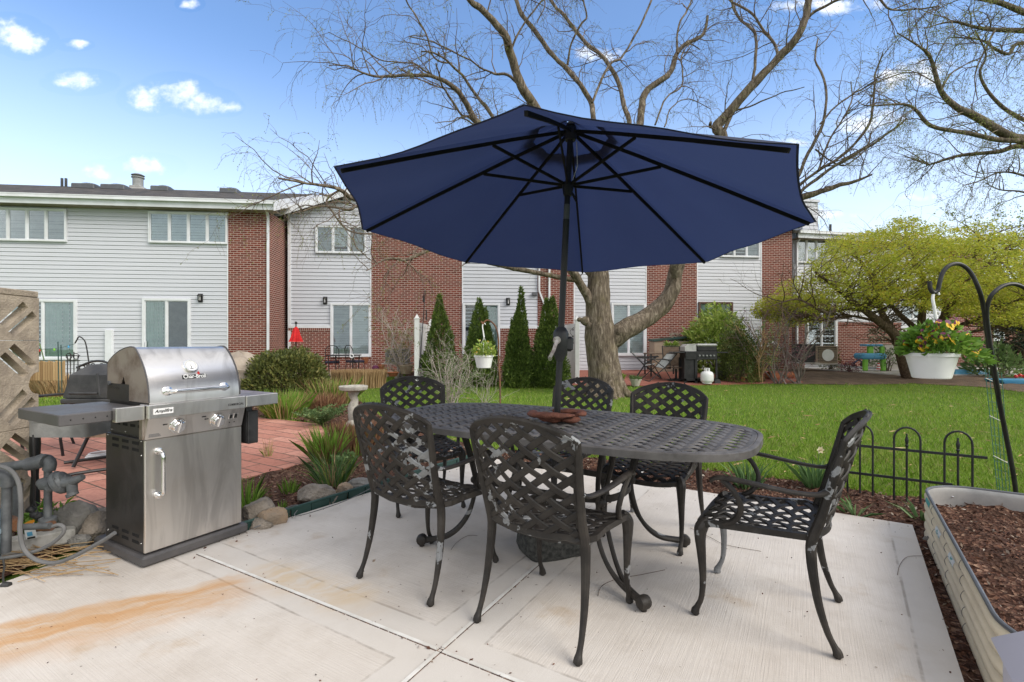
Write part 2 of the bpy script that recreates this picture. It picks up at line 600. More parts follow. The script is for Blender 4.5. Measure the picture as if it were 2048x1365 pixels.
 along = t.math('MULTIPLY', t.sstep(sx2, 0.22, -0.15), t.sstep(sx2, -2.2, -1.2))
 across = t.math('MULTIPLY', t.sstep(sy2, -0.17, -0.09), t.sstep(sy2, 0.34, 0.05))
 strk = t.noise(t.n('ShaderNodeCombineXYZ', t.math('MULTIPLY', sx2, 1.6), t.math('MULTIPLY', sy2, 13.0), 0.0).outputs[0], 1.0, 5, 0.62)
 rust = t.math('MULTIPLY', t.math('MULTIPLY', along, across), t.math('ADD', 0.38, t.math('MULTIPLY', t.sstep(strk, 0.30, 0.60), 0.62)))
 base = t.mix(t.math('MULTIPLY', rust, 0.80), base, t.mix(strk, (0.52, 0.32, 0.12), (0.46, 0.20, 0.055)))
 # a paler run beyond the joint
 r2 = t.math('MULTIPLY', t.sstep(t.math('ABSOLUTE', t.math('ADD', v, t.math('ADD', -0.08, warp))), 0.2, 0.0), t.math('MULTIPLY', t.sstep(u, -1.5, -1.1), t.sstep(u, -0.3, -0.75)))
 base = t.mix(t.math('MULTIPLY', r2, t.math('MULTIPLY', t.sstep(strk, 0.3, 0.6), 0.6)), base, (0.52, 0.36, 0.17))
 h = t.math('ADD', t.math('MULTIPLY', broom, 0.8), t.math('MULTIPLY', fine, 0.3))
 finish(t, base, 0.85, 0, bumpn(t, h, 0.6, 0.005), 0.3)
 return m
M_CONC = concrete()
def brick(name, bricks=((0.115, 0.022, 0.014), (0.205, 0.048, 0.031)), mortar=(0.47, 0.375, 0.32), bw=0.203, bh=0.0677, mort=0.0092, dark=0.35, uvrot=0.0, uvmap=True, bump=0.5, off=0.5):
 m, t = newmat(name)
 tcn = t.n('ShaderNodeTexCoord')
 uv = tcn.outputs['UV'] if uvmap else tcn.outputs['Object']
 if uvrot:
  uv = t.map(uv, rot=(0, 0, uvrot))
 bt = t.n('ShaderNodeTexBrick', offset=off)
 t.put(bt.inputs['Vector'], uv)
 bt.inputs['Color1'].default_value = (0, 0, 0, 1)
 bt.inputs['Color2'].default_value = (1, 1, 1, 1)
 bt.inputs['Mortar'].default_value = (0.5, 0.5, 0.5, 1)
 bt.inputs['Scale'].default_value = 1
 bt.inputs['Mortar Size'].default_value = mort
 bt.inputs['Mortar Smooth'].default_value = 0.15
 bt.inputs['Brick Width'].default_value = bw
 bt.inputs['Row Height'].default_value = bh
 obj = tcn.outputs['Object']
 n1 = t.noise(obj, 26, 4, 0.6)
 n2 = t.noise(obj, 0.9, 4, 0.6)
 bc = t.mix(bt.outputs['Color'], bricks[0], bricks[1])
 bc = t.mix(t.math('MULTIPLY', t.sstep(n1, 0.4, 0.75), 0.5), bc, tuple(c * 0.55 for c in bricks[0]))
 bc = t.mix(t.math('MULTIPLY', t.sstep(n2, 0.5, 0.8), dark), bc, tuple(c * 0.7 for c in bricks[0]))
 mc = t.mix(n1, mortar, tuple(c * 0.72 for c in mortar))
 col = t.mix(bt.outputs['Fac'], bc, mc)
 h = t.math('ADD', t.math('SUBTRACT', 1.0, bt.outputs['Fac']), t.math('MULTIPLY', n1, 0.25))
 finish(t, col, 0.85, 0, bumpn(t, h, bump, 0.006), 0.25)
 return m
M_BRICK = brick('house_brick')
M_BRICK_SOLDIER = brick('house_brick_soldier', bw=0.0677, bh=0.203, off=0.0)
M_PAVER = brick('red_pavers', bricks=((0.36, 0.150, 0.108), (0.49, 0.245, 0.185)), mortar=(0.10, 0.075, 0.058), bw=0.46, bh=0.20, mort=0.008, dark=0.25, uvrot=R(31), uvmap=False, bump=0.35)
M_PAVER2 = brick('small_red_pavers', bricks=((0.27, 0.085, 0.06), (0.36, 0.14, 0.10)), mortar=(0.22, 0.14, 0.11), bw=0.2, bh=0.1, mort=0.006, uvmap=False, bump=0.3)
def siding():
 m, t = newmat('vinyl_siding')
 tc = t.n('ShaderNodeTexCoord').outputs['Object']
 gr = t.noise(t.map(tc, scale=(1, 1, 14)), 3.0, 4, 0.6)
 big = t.noise(tc, 0.5, 4, 0.6)
 c = t.mix(gr, (0.505, 0.520, 0.560), (0.560, 0.574, 0.612))
 c = t.mix(t.math('MULTIPLY', t.sstep(big, 0.45, 0.8), 0.3), c, (0.47, 0.475, 0.48))
 dr = t.noise(t.map(tc, scale=(9, 9, 0.5)), 2.0, 4, 0.7)
 c = t.mix(t.math('MULTIPLY', t.sstep(dr, 0.55, 0.85), 0.2), c, (0.36, 0.36, 0.35))
 finish(t, c, 0.5, 0, bumpn(t, gr, 0.1, 0.003), 0.4)
 return m
M_SIDING = siding()
def shingles():
 m, t = newmat('roof_shingles')
 uv = t.n('ShaderNodeTexCoord').outputs['UV']
 bt = t.n('ShaderNodeTexBrick', offset=0.4)
 t.put(bt.inputs['Vector'], uv)
 bt.inputs['Color1'].default_value = (0.035, 0.034, 0.036, 1)
 bt.inputs['Color2'].default_value = (0.13, 0.115, 0.10, 1)
 bt.inputs['Mortar'].default_value = (0.015, 0.015, 0.015, 1)
 bt.inputs['Scale'].default_value = 1
 bt.inputs['Mortar Size'].default_value = 0.006
 bt.inputs['Brick Width'].default_value = 0.3
 bt.inputs['Row Height'].default_value = 0.14
 n1 = t.noise(uv, 14, 4, 0.7)
 col = t.mix(t.math('MULTIPLY', n1, 0.6), bt.outputs['Color'], (0.06, 0.06, 0.062))
 finish(t, col, 0.92, 0, bumpn(t, t.math('ADD', bt.outputs['Fac'], n1), 0.5, 0.01), 0.2)
 return m
M_SHINGLE = shingles()
def mulch():
 m, t = newmat('brown_mulch')
 pos = t.n('ShaderNodeNewGeometry').outputs['Position']
 vor = t.n('ShaderNodeTexVoronoi')
 t.put(vor.inputs['Vector'], pos)
 vor.inputs['Scale'].default_value = 55
 sc_ = t.n('ShaderNodeSeparateColor', vor.outputs['Color']).outputs[0]
 big = t.noise(pos, 2.2, 5, 0.65)
 c = t.ramp(sc_, [(0, (0.040, 0.018, 0.012)), (0.5, (0.090, 0.045, 0.031)), (0.86, (0.16, 0.086, 0.058)), (1.0, (0.30, 0.19, 0.13))])
 c = t.mix(t.sstep(big, 0.4, 0.75), c, (0.050, 0.028, 0.019))
 h = t.math('ADD', t.noise(pos, 30, 4, 0.7), t.math('MULTIPLY', vor.outputs['Distance'], 0.8))
 finish(t, c, 0.95, 0, bumpn(t, h, 0.9, 0.02), 0.15)
 return m
M_MULCH = mulch()
def chips():
 m, t = newmat('mulch_chips')
 gi = t.n('ShaderNodeNewGeometry').outputs['Random Per Island']
 c = t.ramp(gi, [(0, (0.030, 0.014, 0.010)), (0.45, (0.095, 0.044, 0.029)), (0.85, (0.18, 0.090, 0.058)), (0.95, (0.26, 0.20, 0.15)), (1, (0.42, 0.38, 0.33))])
 finish(t, c, 0.9, 0, None, 0.2)
 return m
M_CHIPS = chips()
def lawn():
 m, t = newmat('lawn_turf')
 pos = t.n('ShaderNodeNewGeometry').outputs['Position']
 big = t.noise(pos, 0.55, 5, 0.62)
 mid = t.noise(pos, 3.5, 4, 0.6)
 fine = t.noise(pos, 70, 4, 0.75)
 c = t.mix(t.sstep(fine, 0.3, 0.7), (0.050, 0.10, 0.012), (0.15, 0.24, 0.030))
 c = t.mix(t.math('MULTIPLY', t.sstep(mid, 0.55, 0.78), 0.55), c, (0.14, 0.115, 0.05))
 c = t.mix(t.math('MULTIPLY', t.sstep(big, 0.52, 0.75), 0.4), c, (0.035, 0.075, 0.012))
 finish(t, c, 0.9, 0, bumpn(t, fine, 0.8, 0.03), 0.15)
 return m
M_LAWN = lawn()
def grassblade():
 m, t = newmat('grass_blades')
 gi = t.n('ShaderNodeNewGeometry').outputs['Random Per Island']
 pos = t.n('ShaderNodeNewGeometry').outputs['Position']
 big = t.noise(pos, 0.8, 4, 0.6)
 c = t.ramp(gi, [(0, (0.090, 0.180, 0.016)), (0.5, (0.215, 0.360, 0.034)), (0.84, (0.34, 0.48, 0.065)), (0.94, (0.40, 0.36, 0.15)), (1, (0.48, 0.42, 0.24))])
 c = t.mix(t.math('MULTIPLY', t.sstep(big, 0.5, 0.7), 0.45), c, (0.23, 0.27, 0.050))
 far = t.sstep(t.n('ShaderNodeSeparateXYZ', pos).outputs[1], 11.0, 14.5)
 c = t.mix(t.math('MULTIPLY', far, t.math('MULTIPLY', t.sstep(t.noise(pos, 1.1, 4), 0.45, 0.65), 0.6)), c, (0.27, 0.25, 0.03))
 finish(t, c, 0.55, 0, None, 0.3, 0.3)
 return m
M_BLADE = grassblade()
def bark(name, a, b, c, s=1.0, moss=0.0):
 m, t = newmat(name)
 tc = t.n('ShaderNodeTexCoord').outputs['Object']
 r = t.noise(t.map(tc, scale=(1, 1, 0.22)), 16 * s, 6, 0.68, 0.7)
 n = t.noise(tc, 3 * s, 4, 0.6)
 col = t.ramp(r, [(0.3, a), (0.52, b), (0.7, c)])
 if moss:
  col = t.mix(t.math('MULTIPLY', t.sstep(n, 0.48, 0.72), moss), col, (0.16, 0.14, 0.06))
 finish(t, col, 0.95, 0, bumpn(t, r, 1.0, 0.05), 0.15)
 return m
M_BARK = bark('willow_bark', (0.034, 0.026, 0.019), (0.150, 0.120, 0.090), (0.33, 0.28, 0.22), 1.0, 0.3)
M_TWIG = pmat('twig_bark', (0.085, 0.060, 0.043), (0.17, 0.125, 0.092), rough=0.9, vscale=2)
M_MAPLEBARK = bark('maple_bark', (0.05, 0.035, 0.025), (0.13, 0.09, 0.06), (0.22, 0.165, 0.12), 1.4)
M_GREYTWIG = pmat('grey_shrub_bark', (0.13, 0.105, 0.09), (0.22, 0.185, 0.165), rough=0.9)
M_PALETWIG = pmat('pale_shrub_bark', (0.34, 0.285, 0.25), (0.46, 0.40, 0.36), rough=0.9)
def steel():
 """Brushed stainless steel, smudged and streaked."""
 m, t = newmat('brushed_steel')
 tc = t.n('ShaderNodeTexCoord').outputs['Object']
 br = t.noise(t.map(tc, scale=(2, 2, 260)), 1.0, 3, 0.6)
 sm = t.noise(t.map(tc, scale=(7, 7, 1.3)), 1.0, 4, 0.6, 1.2)
 bl = t.noise(tc, 3.0, 5, 0.6)
 col = t.mix(t.sstep(sm, 0.40, 0.70), (0.72, 0.695, 0.66), (0.50, 0.48, 0.455))
 col = t.mix(t.math('MULTIPLY', t.sstep(bl, 0.5, 0.8), 0.35), col, (0.50, 0.42, 0.33))
 ro = t.math('ADD', 0.22, t.math('ADD', t.math('MULTIPLY', br, 0.10), t.math('MULTIPLY', sm, 0.12)))
 finish(t, col, ro, 1.0, bumpn(t, br, 0.06, 0.001))
 return m
M_STEEL = steel()
M_STEEL_SOOTY = pmat('heat_stained_steel', (0.40, 0.35, 0.31), (0.17, 0.12, 0.09), rough=0.5, metal=0.8, vscale=5, bump=0.1, lo=0.4, hi=0.75)
M_CRANK = pmat('worn_chrome', (0.36, 0.33, 0.32), (0.22, 0.18, 0.17), rough=0.3, metal=1.0, vscale=30)
M_CHROME = pmat('chrome', (0.80, 0.80, 0.80), (0.7, 0.69, 0.67), rough=0.12, metal=1.0, rvar=0.06)
M_GRILLBLACK = pmat('grill_black_enamel', (0.025, 0.024, 0.024), (0.042, 0.038, 0.036), rough=0.42, vscale=7, bump=0.05, bscale=200)
M_GRILLGREY = pmat('grill_dark_grey_paint', (0.060, 0.058, 0.060), (0.085, 0.080, 0.080), rough=0.45, vscale=5, bump=0.06, bscale=220)
M_VOID = pmat('dark_opening', (0.006, 0.006, 0.006), rough=0.9)
M_RIB = pmat('matt_black_rib', (0.010, 0.010, 0.010), (0.018, 0.017, 0.016), rough=0.8, vscale=9, spec=0.12)
M_BLACK = pmat('black_paint', (0.012, 0.012, 0.013), (0.025, 0.024, 0.024), rough=0.45, vscale=9, bump=0.05, bscale=150, spec=0.4)
M_BLACKPLASTIC = pmat('black_plastic', (0.018, 0.018, 0.019), (0.04, 0.04, 0.04), rough=0.5, vscale=8)
M_FADED = pmat('faded_black_metal', (0.020, 0.020, 0.021), (0.060, 0.059, 0.058), rough=0.65, vscale=4, bump=0.2, bscale=60)
M_GREYPAINT = pmat('grey_weathered_top', (0.34, 0.335, 0.32), (0.22, 0.215, 0.205), rough=0.7, vscale=5, bump=0.2)
M_WHITE = pmat('white_paint', (0.78, 0.78, 0.77), (0.70, 0.70, 0.68), rough=0.45, vscale=3)
M_TRIM = pmat('white_vinyl_trim', (0.70, 0.72, 0.75), (0.62, 0.635, 0.65), rough=0.5, vscale=2)
M_SOFFIT = pmat('tan_soffit', (0.30, 0.25, 0.20), (0.22, 0.18, 0.14), rough=0.8)
M_WHITEPLASTIC = pmat('white_plastic', (0.80, 0.80, 0.79), (0.74, 0.74, 0.72), rough=0.35, vscale=5)
M_GALV = pmat('galvanised_pipe', (0.135, 0.145, 0.15), (0.075, 0.08, 0.085), rough=0.6, metal=0.35, vscale=9, bump=0.25, bscale=90)
M_METER = pmat('blue_grey_meter_paint', (0.22, 0.29, 0.34), (0.17, 0.22, 0.26), rough=0.6, vscale=6, bump=0.15)
M_RUSTY = pmat('rusty_iron', (0.20, 0.09, 0.04), (0.10, 0.06, 0.045), rough=0.9, vscale=14, bump=0.4)
M_CABLE = pmat('grey_cable', (0.10, 0.10, 0.10), (0.16, 0.16, 0.16), rough=0.55)
M_TERRA = pmat('terracotta', (0.42, 0.15, 0.07), (0.34, 0.12, 0.055), rough=0.85, vscale=8, bump=0.2)
M_CLAYRED = pmat('red_clay', (0.17, 0.058, 0.032), (0.10, 0.036, 0.022), rough=0.8, vscale=22, bump=0.6, bscale=90)
M_STONE = pmat('field_stone', (0.17, 0.145, 0.115), (0.29, 0.25, 0.205), rough=0.9, vscale=7, bump=0.7, bscale=24, bdist=0.03)
M_TANSTONE = pmat('tan_stone', (0.34, 0.24, 0.15), (0.25, 0.20, 0.15), rough=0.9, vscale=6, bump=0.5, bscale=30, bdist=0.02)
M_GREYSTONE = pmat('grey_stone', (0.16, 0.155, 0.145), (0.25, 0.24, 0.22), rough=0.9, vscale=8, bump=0.5, bscale=34, bdist=0.02)
M_BASESTONE = pmat('speckled_dark_stone', (0.022, 0.023, 0.021), (0.080, 0.080, 0.072), rough=0.9, vscale=38, bump=0.6, bscale=70, bdist=0.02)
M_BLOCK = pmat('tan_block', (0.36, 0.30, 0.225), (0.25, 0.205, 0.155), rough=0.95, vscale=9, bump=0.8, bscale=75, bdist=0.012)
M_BIRDBATH = pmat('cast_stone', (0.40, 0.375, 0.325), (0.26, 0.25, 0.22), rough=0.95, vscale=18, bump=0.7, bscale=80)
M_WOOD = pmat('weathered_white_wood', (0.50, 0.49, 0.46), (0.33, 0.32, 0.29), rough=0.9, vscale=14, bump=0.3)
M_RED = pmat('red_cloth', (0.62, 0.012, 0.012), (0.45, 0.006, 0.008), rough=0.8, vscale=6)
M_REDPL = pmat('red_plastic', (0.55, 0.02, 0.015), rough=0.4)
M_TARP = pmat('beige_cover_cloth', (0.36, 0.305, 0.245), (0.27, 0.225, 0.18), rough=0.85, vscale=4, bump=0.4, bscale=14, bdist=0.03)
M_BLUE = pmat('sky_blue_plastic', (0.075, 0.31, 0.55), (0.10, 0.36, 0.58), rough=0.4)
M_LIME = pmat('lime_plastic', (0.22, 0.55, 0.05), rough=0.4)
M_NAVYPOT = pmat('blue_glazed_pot', (0.035, 0.075, 0.16), (0.05, 0.10, 0.20), rough=0.3)
M_CREAMPOT = pmat('pale_pot', (0.52, 0.49, 0.42), (0.40, 0.37, 0.31), rough=0.6, vscale=7)
M_TAN = pmat('tan_resin', (0.36, 0.28, 0.205), (0.30, 0.235, 0.17), rough=0.7, vscale=3)
M_DKGREEN = pmat('dark_green_plastic', (0.012, 0.045, 0.035), (0.02, 0.06, 0.05), rough=0.5)
M_GREENWIRE = pmat('green_coated_wire', (0.045, 0.16, 0.115), (0.03, 0.11, 0.08), rough=0.5)
M_SLING = pmat('tan_sling_cloth', (0.40, 0.335, 0.27), (0.32, 0.26, 0.20), rough=0.85, vscale=12)
M_BROWNSLING = pmat('brown_sling_cloth', (0.155, 0.105, 0.07), (0.11, 0.075, 0.05), rough=0.85, vscale=12)
M_GREYSLING = pmat('pale_grey_sling', (0.42, 0.43, 0.41), (0.33, 0.34, 0.32), rough=0.85, vscale=12)
M_CUSHION = pmat('navy_cushion', (0.028, 0.028, 0.055), (0.045, 0.045, 0.075), rough=0.85, vscale=10)
M_RIMGREY = pmat('grey_rim_plastic', (0.10, 0.105, 0.115), rough=0.5)
M_BEDCREAM = pmat('cream_metal', (0.72, 0.63, 0.465), (0.64, 0.555, 0.41), rough=0.45, vscale=3, bump=0.05)
M_BEDIN = pmat('bare_galvanised_sheet', (0.50, 0.49, 0.465), (0.38, 0.375, 0.36), rough=0.42, metal=0.45, vscale=6)
M_LAVENDER = pmat('pale_lavender_resin', (0.44, 0.42, 0.475), (0.40, 0.38, 0.43), rough=0.5, vscale=3)
M_STRIP = pmat('white_joint_strip', (0.72, 0.71, 0.68), (0.55, 0.53, 0.49), rough=0.6, vscale=5)
M_SIDEWALK = pmat('sidewalk_concrete', (0.50, 0.47, 0.44), (0.40, 0.37, 0.34), rough=0.9, vscale=2, bump=0.2)
M_DIRT = pmat('bare_brown_soil', (0.135, 0.088, 0.055), (0.085, 0.055, 0.034), rough=0.95, vscale=3, bump=0.6, bscale=30, bdist=0.03)
M_LABEL = pmat('paper_label', (0.70, 0.72, 0.72), (0.55, 0.60, 0.62), rough=0.6, vscale=30)
M_TEAL = pmat('teal_print', (0.03, 0.28, 0.29), (0.08, 0.36, 0.35), rough=0.5, vscale=30)
M_INK = pmat('black_print', (0.01, 0.01, 0.01), rough=0.5)
M_ORANGE = pmat('orange_print', (0.75, 0.30, 0.02), rough=0.5)
M_YELLOWPETAL = pmat('yellow_petal', (0.80, 0.55, 0.03), (0.75, 0.42, 0.02), rough=0.6, trans=0.25, vscale=60)
M_PURPLEPETAL = pmat('maroon_petal', (0.10, 0.010, 0.045), (0.16, 0.02, 0.09), rough=0.6, trans=0.2, vscale=60)
M_CREAMPETAL = pmat('cream_petal', (0.75, 0.70, 0.50), (0.70, 0.55, 0.30), rough=0.6, trans=0.2)
M_DARKROOM = pmat('dim_room', (0.035, 0.037, 0.038), (0.02, 0.021, 0.022), rough=0.9)
M_CURTAIN = pmat('pale_green_curtain', (0.46, 0.56, 0.53), (0.38, 0.47, 0.45), rough=0.9, vscale=3)
M_BLIND = pmat('white_blind', (0.68, 0.70, 0.70), (0.60, 0.62, 0.63), rough=0.7)
M_BLUEBLIND = pmat('blue_grey_blind', (0.42, 0.445, 0.465), (0.35, 0.37, 0.39), rough=0.7)  # blinds of a darker blue-grey colour
M_SCREEN = pmat('insect_screen', (0.10, 0.115, 0.115), (0.07, 0.08, 0.08), rough=0.9)
M_ACGREY = pmat('grey_sheet_metal', (0.27, 0.28, 0.275), (0.20, 0.205, 0.20), rough=0.6, vscale=5)
M_ACDARK = pmat('dark_louvred_metal', (0.045, 0.048, 0.05), (0.03, 0.032, 0.034), rough=0.6)
M_BEIGE = pmat('beige_tub', (0.36, 0.29, 0.21), (0.26, 0.185, 0.12), rough=0.7, vscale=9, bump=0.2)
M_BROWNTRIM = pmat('dark_brown_trim', (0.10, 0.05, 0.035), rough=0.6)
M_STRAW = leafmat('straw_stems', (0.24, 0.145, 0.065), (0.46, 0.31, 0.155), (0.62, 0.47, 0.28), rough=0.8, trans=0.1)
M_REDSTRAW = leafmat('red_brown_stems', (0.10, 0.045, 0.025), (0.24, 0.115, 0.06), (0.42, 0.27, 0.16), rough=0.8, trans=0.1)
M_FRESH = leafmat('fresh_blades', (0.075, 0.16, 0.016), (0.20, 0.36, 0.045), (0.42, 0.52, 0.12))
M_DAFF = leafmat('daffodil_blades', (0.045, 0.11, 0.030), (0.12, 0.22, 0.075), (0.24, 0.33, 0.15))
M_ARBOR = leafmat('arborvitae_sprays', (0.036, 0.068, 0.014), (0.135, 0.205, 0.040), (0.29, 0.37, 0.085), trans=0.15)
M_JUNIPER = leafmat('juniper_foliage', (0.040, 0.054, 0.014), (0.135, 0.155, 0.040), (0.33, 0.27, 0.085), trans=0.15)
M_LAUREL = leafmat('yellow_green_leaves', (0.11, 0.20, 0.030), (0.34, 0.45, 0.085), (0.60, 0.62, 0.20), rough=0.4)
M_BOX = leafmat('olive_small_leaves', (0.036, 0.062, 0.013), (0.115, 0.150, 0.034), (0.24, 0.25, 0.07))
M_SAGE = leafmat('grey_green_leaves', (0.060, 0.115, 0.032), (0.16, 0.245, 0.085), (0.30, 0.37, 0.16))
M_WILLOW = leafmat('willow_buds', (0.11, 0.14, 0.028), (0.24, 0.28, 0.06), (0.36, 0.38, 0.11), trans=0.4)
M_MAPLE = leafmat('golden_maple_leaves', (0.26, 0.30, 0.030), (0.52, 0.55, 0.065), (0.62, 0.40, 0.060), trans=0.45, vscale=0.8)
M_REDBUD = leafmat('purple_red_buds', (0.10, 0.028, 0.045), (0.22, 0.08, 0.11), (0.30, 0.16, 0.17), trans=0.2)
M_CONIFER = leafmat('dark_conifer_needles', (0.006, 0.016, 0.007), (0.018, 0.040, 0.015), (0.035, 0.06, 0.02), trans=0.1)
M_PANSY = leafmat('pansy_leaves', (0.060, 0.145, 0.018), (0.16, 0.30, 0.040), (0.30, 0.44, 0.09), rough=0.4)
M_PALE = leafmat('pale_bud_leaves', (0.15, 0.15, 0.05), (0.28, 0.27, 0.10), (0.36, 0.24, 0.16))
def glass():
 m, t = newmat('window_glass')
 tr = t.n('ShaderNodeBsdfTransparent', (0.86, 0.90, 0.90))
 gl = t.n('ShaderNodeBsdfGlossy', (1, 1, 1))
 tc = t.n('ShaderNodeTexCoord').outputs['Object']
 gl.inputs['Roughness'].default_value = 0.02
 t.put(gl.inputs['Normal'], bumpn(t, t.noise(tc, 0.9, 2), 0.04, 0.05))
 fr = t.n('ShaderNodeFresnel')
 fr.inputs[0].default_value = 1.52
 f = t.math('ADD', 0.03, t.math('MULTIPLY', fr.outputs[0], 0.75), clamp=True)
 mx = t.n('ShaderNodeMixShader', f, tr.outputs[0], gl.outputs[0])
 t.n('ShaderNodeOutputMaterial', mx)
 return m
M_GLASS = glass()
def canopy_cloth():
 m, t = newmat('navy_canopy_cloth')
 tc = t.n('ShaderNodeTexCoord').outputs['Object']
 big = t.noise(tc, 1.6, 6, 0.65)
 wv = t.noise(t.map(tc, scale=(1, 1, 1.7)), 150, 3, 0.7)
 c = t.mix(t.sstep(big, 0.3, 0.7), (0.017, 0.0195, 0.038), (0.027, 0.031, 0.056))
 c = t.mix(t.math('MULTIPLY', t.sstep(wv, 0.3, 0.7), 0.45), c, (0.034, 0.038, 0.066))
 d = t.n('ShaderNodeBsdfPrincipled')
 t.put(d.inputs['Base Color'], c)
 d.inputs['Roughness'].default_value = 0.75
 t.put(d.inputs['Normal'], bumpn(t, t.math('ADD', t.math('MULTIPLY', big, 2.0), wv), 0.15, 0.004))
 tr = t.n('ShaderNodeBsdfTranslucent', (0.042, 0.068, 0.190))
 mx = t.n('ShaderNodeMixShader', 0.29, d.outputs[0], tr.outputs[0])
 t.n('ShaderNodeOutputMaterial', mx)
 return m
M_CANOPY = canopy_cloth()
# ------------------------------------------------------------------ woven metal lattice
def clip_line(poly, p0, d):
 """Interval of the line p0 + t d inside a convex polygon."""
 lo, hi = -1e9, 1e9
 n = len(poly)
 for i in range(n):
  a, b = poly[i], poly[(i + 1) % n]
  ex, ey = b[0] - a[0], b[1] - a[1]
  nx, ny = -ey, ex                     # inward for counter-clockwise outlines
  num = (a[0] - p0[0]) * nx + (a[1] - p0[1]) * ny
  den = d[0] * nx + d[1] * ny
  if abs(den) < 1e-12:
   if num > 0: return None
   continue
  t = num / den
  if den > 0: lo = max(lo, t)
  else: hi = min(hi, t)
 return (lo, hi) if hi - lo > 0.01 else None
def lattice(mb, poly, fmap, th, per, hw, thick, amp, step=0.012, off=(0, 0)):
 for fam in (1, -1):
  d = (math.cos(th), fam * math.sin(th))
  nrm = (-d[1], d[0])
  ob = (-(-fam) * math.sin(th), math.cos(th))     # normal of the other family
  ks = [(p[0] - off[0]) * nrm[0] + (p[1] - off[1]) * nrm[1] for p in poly]
  for k in range(math.floor(min(ks) / per), math.ceil(max(ks) / per) + 1):
   p0 = (off[0] + nrm[0] * k * per, off[1] + nrm[1] * k * per)
   iv = clip_line(poly, p0, d)
   if not iv: continue
   n = max(2, int((iv[1] - iv[0]) / step))
   vs, fs = [], []
   for i in range(n + 1):
    t = iv[0] + (iv[1] - iv[0]) * i / n
    u, v = p0[0] + d[0] * t, p0[1] + d[1] * t
    ph = math.pi * ((u - off[0]) * ob[0] + (v - off[1]) * ob[1]) / per + math.pi * k
    w = amp * math.cos(ph) * fam
    for a, b in ((-1, -1), (1, -1), (1, 1), (-1, 1)):
     sq = 0.7 if b > 0 else 1.0
     vs.append(fmap(u + nrm[0] * hw * a * sq, v + nrm[1] * hw * a * sq, w + b * thick / 2))
   for i in range(n):
    for q in range(4):
     r = (q + 1) % 4
     fs.append((i * 4 + q, i * 4 + r, i * 4 + 4 + r, i * 4 + 4 + q))
   fs += [(3, 2, 1, 0), tuple(n * 4 + q for q in range(4))]
   mb.add(vs, fs)
def smooth_path(pts, n):
 """Catmull-Rom through points (any dimension tuple), n samples per span."""
 pts = [np.array(p, float) for p in pts]
 out = []
 for i in range(len(pts) - 1):
  p0 = pts[max(i - 1, 0)]; p1 = pts[i]; p2 = pts[i + 1]; p3 = pts[min(i + 2, len(pts) - 1)]
  for j in range(n):
   t = j / n
   out.append(0.5 * ((2 * p1) + (-p0 + p2) * t + (2 * p0 - 5 * p1 + 4 * p2 - p3) * t * t + (-p0 + 3 * p1 - 3 * p2 + p3) * t ** 3))
 out.append(pts[-1])
 return out
def rtube(mb, pts, n=6, seg=10, **kw):
 """A smooth tube through (x, y, z, r) points."""
 sp = smooth_path(pts, n)
 mb.tube([p[:3] for p in sp], [p[3] for p in sp], seg, **kw)
